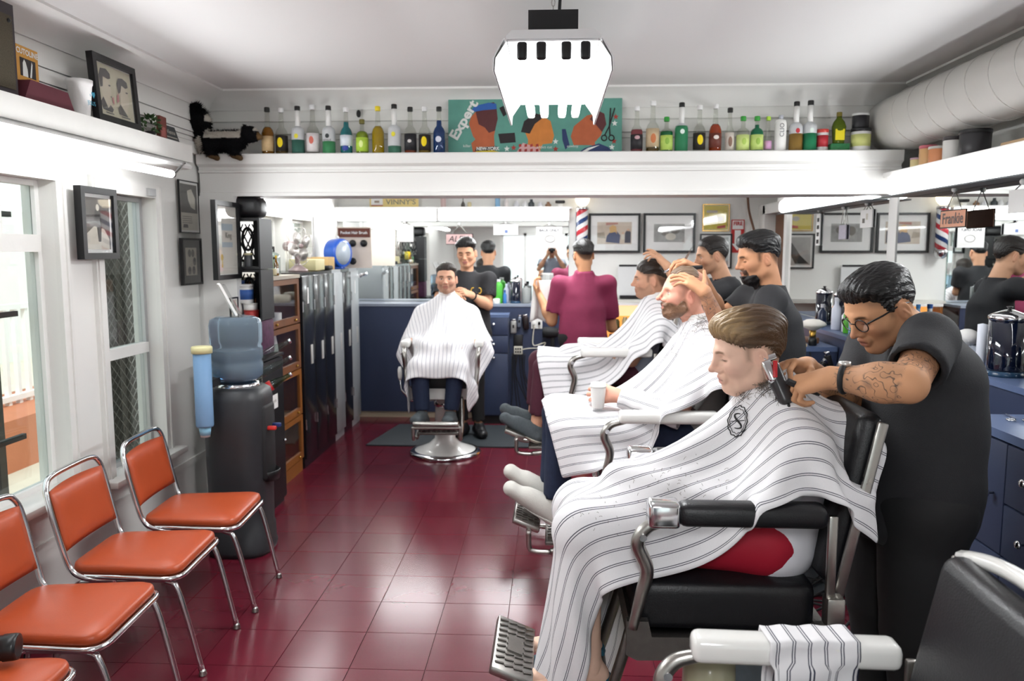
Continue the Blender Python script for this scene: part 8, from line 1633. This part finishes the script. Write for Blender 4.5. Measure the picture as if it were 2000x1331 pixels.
# ---------------------------------------------------------------- painted sign
TEAL = pm('sign_teal', '5f9a8c', .6, var=.18, scale=12); cS = ony(1044, 297, 5.03); SW, SHh = 1.075, .345
t = thing('painted_sign', 'teal hand painted barber sign with three heads on the header beam', 'sign', (cS[0], 5.035, 2.252)); t.rotation_euler = (R(-5), 0, 0)
obj('board', MB().b2((-SW / 2, 0, 0), (SW / 2, .012, SHh)), TEAL, t)
def sp_(poly, mt, k): obj('painted_shape', MB().add([(((p[0] - 877) / 335 - .5) * SW, -.0008 - .0004 * k, (297 - p[1]) / 104 * SHh) for p in poly], [tuple(range(len(poly)))]), mt, t)
BR1 = pm('paint_brown', 'b5603c', .6, var=.2, scale=18); BR2 = pm('paint_orange', 'd0813c', .6, var=.2, scale=18); HRD = pm('paint_dark_hair', '5a2f30', .6, var=.2, scale=20); HRB = pm('paint_blue_hair', '2f5fa8', .6, var=.2); YEL = pm('paint_yellow', 'e0c82c', .6); NVP = pm('paint_navy', '2b3a63', .6); REDP = pm('paint_red', 'a83a32', .6); WHP = pm('paint_white', 'e6e8e4', .6); BKP = pm('paint_black', '2a2426', .6)
sp_([(926, 297), (922, 275), (930, 268), (925, 262), (921, 250), (917, 238), (922, 225), (930, 217), (945, 208), (970, 205), (972, 230), (966, 262), (968, 297)], BR1, 0); sp_([(930, 217), (938, 205), (965, 199), (970, 204), (973, 230), (968, 252), (956, 256), (948, 246), (936, 240)], HRD, 1); sp_([(922, 214), (928, 206), (955, 200), (970, 202), (971, 212), (945, 214), (925, 217)], HRB, 2); sp_([(925, 297), (932, 290), (960, 288), (978, 292), (983, 297)], YEL, 1); sp_([(929, 290), (932, 283), (972, 281), (975, 288)], BKP, 3)
sp_([(1030, 297), (1032, 270), (1026, 255), (1030, 232), (1055, 222), (1075, 235), (1082, 262), (1078, 276), (1060, 278), (1052, 297)], BR2, 0); sp_([(1018, 255), (1024, 235), (1045, 220), (1064, 226), (1045, 240), (1035, 258)], BKP, 1); sp_([(1006, 297), (1022, 275), (1052, 285), (1060, 297)], pm('paint_pink', 'd8a8a8', .6), 2)
for i in range(4):
    for j in range(2): sp_([(1014 + i * 11, 292 - j * 9), (1019 + i * 11, 291 - j * 9), (1019 + i * 11, 286 - j * 9), (1014 + i * 11, 287 - j * 9)], REDP, 4)
sp_([(1150, 297), (1155, 280), (1120, 280), (1114, 264), (1120, 245), (1145, 225), (1172, 220), (1180, 240), (1172, 262), (1160, 275), (1165, 297)], BR1, 0); sp_([(1150, 232), (1165, 216), (1178, 222), (1182, 242), (1174, 256), (1160, 240)], HRD, 1); sp_([(1125, 297), (1140, 286), (1168, 277), (1186, 284), (1200, 297)], NVP, 2); sp_([(1128, 296), (1148, 285), (1170, 280), (1152, 288), (1135, 297)], WHP, 3)
for (x0, y0) in ((938, 0),): pass
def star(cx, cy, r_, mt): sp_([(cx + (r_ if i % 2 == 0 else r_ * .42) * math.sin(PI * i / 5), cy - (r_ if i % 2 == 0 else r_ * .42) * math.cos(PI * i / 5)) for i in range(10)], mt, 1)
for cx, cy, mt in ((991, 286, WHP), (1004, 284, REDP), (1085, 273, WHP), (1085, 287, REDP), (1200, 228, REDP), (1198, 240, WHP), (1197, 273, REDP), (1193, 284, WHP)): star(cx, cy, 6, mt)
sp_([(976, 210), (984, 206), (990, 222), (984, 226)], BKP, 1); sp_([(974, 258), (1006, 256), (1008, 274), (978, 276)], BKP, 1); sp_([(1097, 250), (1104, 250), (1112, 280), (1104, 288), (1098, 270)], NVP, 1)
for s in (-1, 1): obj('painted_scissors', MB().tube([(((p[0] - 877) / 335 - .5) * SW, -.002, (297 - p[1]) / 104 * SHh) for p in ((1184 - s * 5, 262), (1188, 245), (1194 + s * 4, 212))], .004, 5), BKP, t); obj('painted_scissors', MB().tube([(((1185 - s * 7 + 5 * math.cos(a) - 877) / 335 - .5) * SW, -.002, (297 - 267 + 5 * math.sin(a)) / 104 * SHh) for a in [2 * PI * i / 12 for i in range(12)]], .004, 5, True), BKP, t)
text('Expert', .085, (-.44, -.003, .215), (PI / 2, -R(60), 0), WHP, t, bold=.003, sx=1.15); text('NEW-YORK', .028, (-.29, -.0045, .037), (PI / 2, 0, 0), WHP, t, sx=.95, bold=.001); text('killer', .024, (-.42, -.003, .055), (PI / 2, 0, 0), WHP, t); text('addict cut', .024, (.06, -.003, .045), (PI / 2, 0, 0), WHP, t); text('cowboy', .022, (.235, -.003, .05), (PI / 2, 0, 0), WHP, t)
# ---------------------------------------------------------------- toy skunk
def P5(px, py, dy=0.0): return ony(px, py, 4.90 + dy)
F = Field((-2.36, 4.72, 2.17), (-1.72, 5.06, 2.60), .007); Bk = P5(405, 278, .0); Fr_ = P5(462, 275, -.02)
F.cone(Bk, Fr_, .068, .060, .04); F.ell(P5(487, 262, -.03), (.055, .045, .048), .03); F.cone(P5(492, 266, -.035), P5(509, 268, -.04), .030, .016, .03)
for px, dy in ((410, -.05), (455, -.055)): F.cone(P5(px - 2, 285, dy * .6), P5(px + 2, 300, dy), .034, .026, .03); F.cone(P5(px + 2, 300, dy), P5(px + 14, 309, dy - .01), .024, .018, .02)
for px, dy in ((402, .05), (450, .05)): F.cone(P5(px, 285, dy * .4), P5(px, 294, dy), .03, .022, .03)
for s in (-1, 1): F.ell(P5(478, 247, -.03 + s * .035), (.014, .008, .014), .01)
tl = [P5(392, 282, .01), P5(378, 262, .01), P5(385, 240, .0), P5(372, 222, .0), P5(355, 214, .0)]
for a, b, r0, r1 in zip(tl[:-1], tl[1:], (.05, .065, .075, .07), (.065, .075, .07, .05)): F.cone(a, b, r0, r1, .03)
v, q = F.mesh(); n = normals(v, q); v = relax(v, q, 1); sk0 = np.array([-2.0, 4.9, 2.25])
stripe = np.zeros(len(v)); top = sm(.35, .6, n[:, 2]) * (v[:, 0] > P5(398, 0)[0]) * (v[:, 0] < P5(470, 0)[0]); side = (np.abs(n[:, 2] - .45) < .42) * (v[:, 0] > P5(395, 0)[0]) * (v[:, 0] < P5(468, 0)[0]) * (v[:, 2] > P5(0, 275)[2])
tail_w = (v[:, 0] < P5(392, 0)[0]) * (n[:, 0] < -.2) * (v[:, 2] < P5(0, 225)[2]); snout = (v[:, 0] > P5(499, 0)[0]) * (v[:, 2] < P5(0, 264)[2]); crown_ = (v[:, 0] > P5(492, 0)[0]) * (v[:, 2] >= P5(0, 262)[2]) * (n[:, 2] > .3)
wmask = np.clip(side + tail_w + crown_, 0, 1); cols = np.where(wmask[:, None] > .5, np.array(lin('cfc9be')), np.array(lin('141416'))); cols = np.where(snout[:, None] > .5, np.array(lin('6b5438')), cols); feet = (v[:, 2] < P5(0, 308, -.05)[2]); cols = np.where(feet[:, None] > .5, np.array(lin('5a4630')), cols)
FUR = colmat('plush_fur', .95, 0, .6, 160, .1); o = sdf_obj('toy_skunk', v, q, FUR, None, cols, sk0); o.location = tuple(sk0); tag(o, 'black and white plush toy skunk standing on the corner of the shelf', 'toy')
rg = np.random.RandomState(3); pick = rg.choice(len(v), 5200); fv = []; ff = []; fc = []
for k in pick:
    if snout[k] or feet[k]: continue
    L_ = rg.uniform(.012, .026) * (1.3 if v[k, 0] < P5(395, 0)[0] else .8) * (.4 if v[k, 0] > P5(475, 0)[0] else 1); d = nrm(n[k] + rg.normal(size=3) * .35 + np.array([-.35, 0, -.25])); s_ = nrm(np.cross(d, rg.normal(size=3))) * .0022; b = len(fv); fv += [v[k] - s_ - sk0, v[k] + s_ - sk0, v[k] + d * L_ - sk0]; ff.append((b, b + 1, b + 2)); fc += [cols[k]] * 3
me = rawmesh('fur', np.array(fv), ff, False, False); vcol(me, np.array(fc)); f_ = obj('fur', me, FUR, o); f_['kind'] = 'stuff'
for s in (-1, 1): obj('eye', MB().sph(tuple(P5(497, 258, -.035 + s * .03) - sk0), .006, 8, 6), BLACK, o)
# ================================================================ THINGS ON THE LEFT SHELF
ZL = 2.246
t = thing('speaker_box', 'dark grilled speaker box at the top left corner', 'speaker', (-2.10, 2.875, ZL)); obj('cabinet', MB().b2((-.08, -.16, 0), (.06, .16, .335)), pm('speaker_brown', '2c2328', .5), t); obj('grille', MB().b2((.06, -.14, .02), (.066, .14, .29)), pm('grille_cloth', '4a4334', .8, var=.7, scale=260), t); obj('badge', MB().sph((.067, .12, .27), .008), BLACK, t)
MARO = pm('maroon_cloth', '5a2530', .7, var=.15, scale=14); t = thing('old_book', 'worn maroon book box lying under the small orange box', 'book', (-2.105, 3.21, ZL)); obj('cover', MB().prism([(-.16, 0), (.16, 0), (.12, .07), (-.12, .075)], 0, -.075, .08), MARO, t); obj('worn_label', MB().box((.0715, .115, .035), (.004, .02, .03), (0, 0, 0)), pm('worn_paper', '9a7a6a', .8), t)
t = thing('tonic_box', 'small orange box with a dark picture on the maroon book box', 'box', (-2.10, 3.15, ZL + .0755), .06); OB = pm('orange_card', 'c9923f', .6, var=.12, scale=14); obj('carton', MB().b2((-.025, -.075, 0), (.025, .075, .135)), OB, t); obj('picture', MB().b2((.0252, -.05, .02), (.0258, .055, .09)), BKP, t); obj('figure', MB().add([(.0264, -.035, .02), (.0264, .0, .02), (.0264, -.002, .05), (.0264, -.012, .075), (.0264, -.022, .085), (.0264, -.032, .07)], [(0, 1, 2, 3, 4, 5)]), WHP, t); obj('figure', MB().add([(.0264, .012, .022), (.0264, .024, .022), (.0264, .034, .075), (.0264, .028, .085)], [(0, 1, 2, 3)]), WHP, t); text('CUTOLINE', .03, (.0262, .002, .113), (PI / 2, 0, PI / 2), WHP, t, bold=.0008)
t = thing('foam_cup', 'white foam cup printed with a blue heart on the left shelf', 'cup', (-2.075, 3.50, ZL)); obj('cup', MB().lathe([(.036, 0), (.037, .003), (.05, .135), (.053, .138), (.054, .158), (.05, .158), (.035, .01)], n=24), pm('foam', 'f0efed', .8, bump=.1, bscale=200), t, True); CY = pm('cup_ink', '3a9ab8', .6)
text('i', .042, (.046, .0, .10), (PI / 2 - .1, 0, PI / 2), CY, t); text('JESUS', .026, (.0445, .012, .06), (PI / 2 - .1, 0, PI / 2), CY, t); obj('heart', MB().add([(.0475 - .1 * (z - .09), .024 + y, z) for y, z in ((0, .082), (.014, .10), (.012, .11), (.006, .112), (0, .106), (-.006, .112), (-.012, .11), (-.014, .10))], [tuple(range(8))]), CY, t)
HSK = pm('poster_skin', 'd9cfb8', .6, var=.1, scale=10); HHR = pm('poster_hair', '33302e', .6, var=.3, scale=25); HRD2 = pm('poster_pink', 'c47a7c', .6)
framed('hairstyle_poster', 'black framed drawing of two mens hairstyles on the left shelf', 'picture', (-2.06, 3.755, ZL), .37, .30, 'x+', .03, BLACK, .004, pm('poster_cream', 'cfc9ac', .6, var=.25, scale=5), .03, True, tilt=R(-4),
    shapes=[([(-.85, -.6), (-.3, -.75), (-.28, -.45), (-.36, -.3), (-.24, -.12), (-.22, .05), (-.28, .42), (-.7, .5), (-.8, .1), (-.72, -.3)], HSK), ([(-.82, .05), (-.85, .5), (-.72, .8), (-.4, .85), (-.2, .7), (-.2, .52), (-.34, .46), (-.62, .5), (-.68, .1)], HHR), ([(-.9, -.55), (-.72, -.3), (-.5, -.7), (-.35, -.55), (-.2, -.7), (-.3, -.85), (-.8, -.8)], HHR), ([(-.34, .18), (-.24, .2), (-.25, .25), (-.36, .24)], HHR), ([(-.34, -.22), (-.24, -.2), (-.26, -.25)], HHR),
            ([(.12, -.7), (.62, -.7), (.62, -.5), (.74, -.38), (.76, -.2), (.8, -.1), (.74, .05), (.7, .3), (.3, .4), (.18, .1), (.25, -.3)], HSK), ([(.16, .0), (.12, .4), (.25, .65), (.5, .7), (.75, .6), (.78, .4), (.62, .32), (.4, .4), (.3, .1)], HHR), ([(.05, -.6), (.22, -.4), (.5, -.72), (.6, -.85), (.1, -.82)], HHR), ([(.62, .12), (.74, .14), (.73, .19), (.6, .18)], HHR), ([(.02, -.4), (.16, -.3), (.16, .05), (.06, -.1)], HRD2), ([(-.24, -.45), (-.14, -.5), (-.16, -.2), (-.24, -.25)], HRD2), ([(-.7, -.92), (-.25, -.92), (-.25, -.88), (-.7, -.88)], HHR), ([(.2, -.92), (.7, -.92), (.7, -.88), (.2, -.88)], HHR)])
t = thing('ivy_ball', 'small bushy green plant on the left shelf', 'plant', (-2.09, 4.14, ZL)); obj('pot', MB().lathe([(.02, 0), (.026, .03), (.02, .032)], n=12), MATTEBLACK, t); rg2 = random.Random(4); GRN = pm('leaf_green', '3f5a35', .6, var=.3, scale=40, rnd=.3)
lf = rawmesh('leaf', [(0, -.008, 0), (.02, 0, .002), (0, .008, 0), (-.008, 0, -.002)], [(0, 1, 2, 3)]); lf.materials.append(GRN)
for k in range(120):
    a, b = rg2.uniform(0, 2 * PI), rg2.uniform(-.7, 1.4); o = bpy.data.objects.new('leaf', lf); COL.objects.link(o); o.parent = t; o.location = (.045 * math.cos(b) * math.cos(a), .055 * math.cos(b) * math.sin(a), .062 + .05 * math.sin(b)); o.rotation_euler = (rg2.uniform(-1, 1), rg2.uniform(-1, 1), a)
t = thing('small_book', 'small dark red book with a figure beside the plant', 'book', (-2.085, 4.255, ZL), .1); obj('cover', MB().b2((-.01, -.045, 0), (.01, .045, .125)), pm('book_red', '7a4038', .6, var=.25, scale=20), t); obj('picture', MB().b2((.0102, -.03, .02), (.0106, .025, .07)), pm('book_pink', 'a8605a', .6), t)
t = thing('metal_plaque', 'dark tilted plaque with pale script next to the toy skunk', 'plaque', (-2.08, 4.375, ZL)); t.rotation_euler = (0, R(-18), 0); obj('plate', MB().b2((-.004, -.075, 0), (.004, .075, .10)), pm('plaque_grey', '3a3d40', .5, var=.2), t); text('Vienna', .036, (.0055, 0, .062), (PI / 2, 0, PI / 2), LT, t, shear=.3); obj('rule', MB().b2((.0045, -.06, .03), (.005, .06, .034)), LT, t)
# photo camera on the chair at the lower left corner
t = thing('camera_lens', 'black camera lens on the chair at the bottom left corner', 'camera', (-1.585, 2.15, .465), 0.3); t.rotation_euler = (0, 0, .3)
obj('body', MB().rbox((-.09, -.02, .045), (.06, .12, .09), .015), MATTEBLACK, t, True); obj('lens_barrel', MB().lathe([(.034, 0), (.036, .02), (.036, .05), (.039, .052), (.039, .08), (.037, .09), (.03, .09)], n=24), BLACK, t, True, (-.06, -.02, .045), (0, PI / 2, 0))
# striped cloth over the arm of the near chair
V_ = []; F_ = []; UVs = []; nu, nv = 22, 26; arm_c = Vector((.50 + .055, 1.38 + .292, .925 - .125))
for j in range(nv):
    for i in range(nu):
        s = -.20 + .40 * j / (nv - 1); x = .10 - .19 * i / (nu - 1); hw, hh = .041, .036
        if abs(s) < hw: y, z = s, hh
        else: y = math.copysign(hw + .012 * math.sin(4 * i / nu + j) * .4, s); z = hh - (abs(s) - hw)
        V_.append((x - .012 * (abs(s) > .1) * math.sin(i * .5), y, z + .002 * math.sin(i * .9))); UVs.append((i * .19 / (nu - 1), s))
for j in range(nv - 1):
    for i in range(nu - 1): a = j * nu + i; F_.append((a, a + 1, a + nu + 1, a + nu))
me = rawmesh('striped_cloth', V_, F_, True); me.materials.append(TOWELST); ul = me.uv_layers.new(name='UVMap'); li = np.empty(len(me.loops), np.int32); me.loops.foreach_get('vertex_index', li); ul.data.foreach_set('uv', np.array(UVs, np.float32)[li].ravel())
o = obj('striped_cloth', me, TOWELST, None, True, tuple(arm_c), (0, 0, .05)); o.modifiers.new('thickness', 'SOLIDIFY').thickness = .004; tag(o, 'white cloth with dark double stripes over the near chair arm', 'cloth')
finish_text()
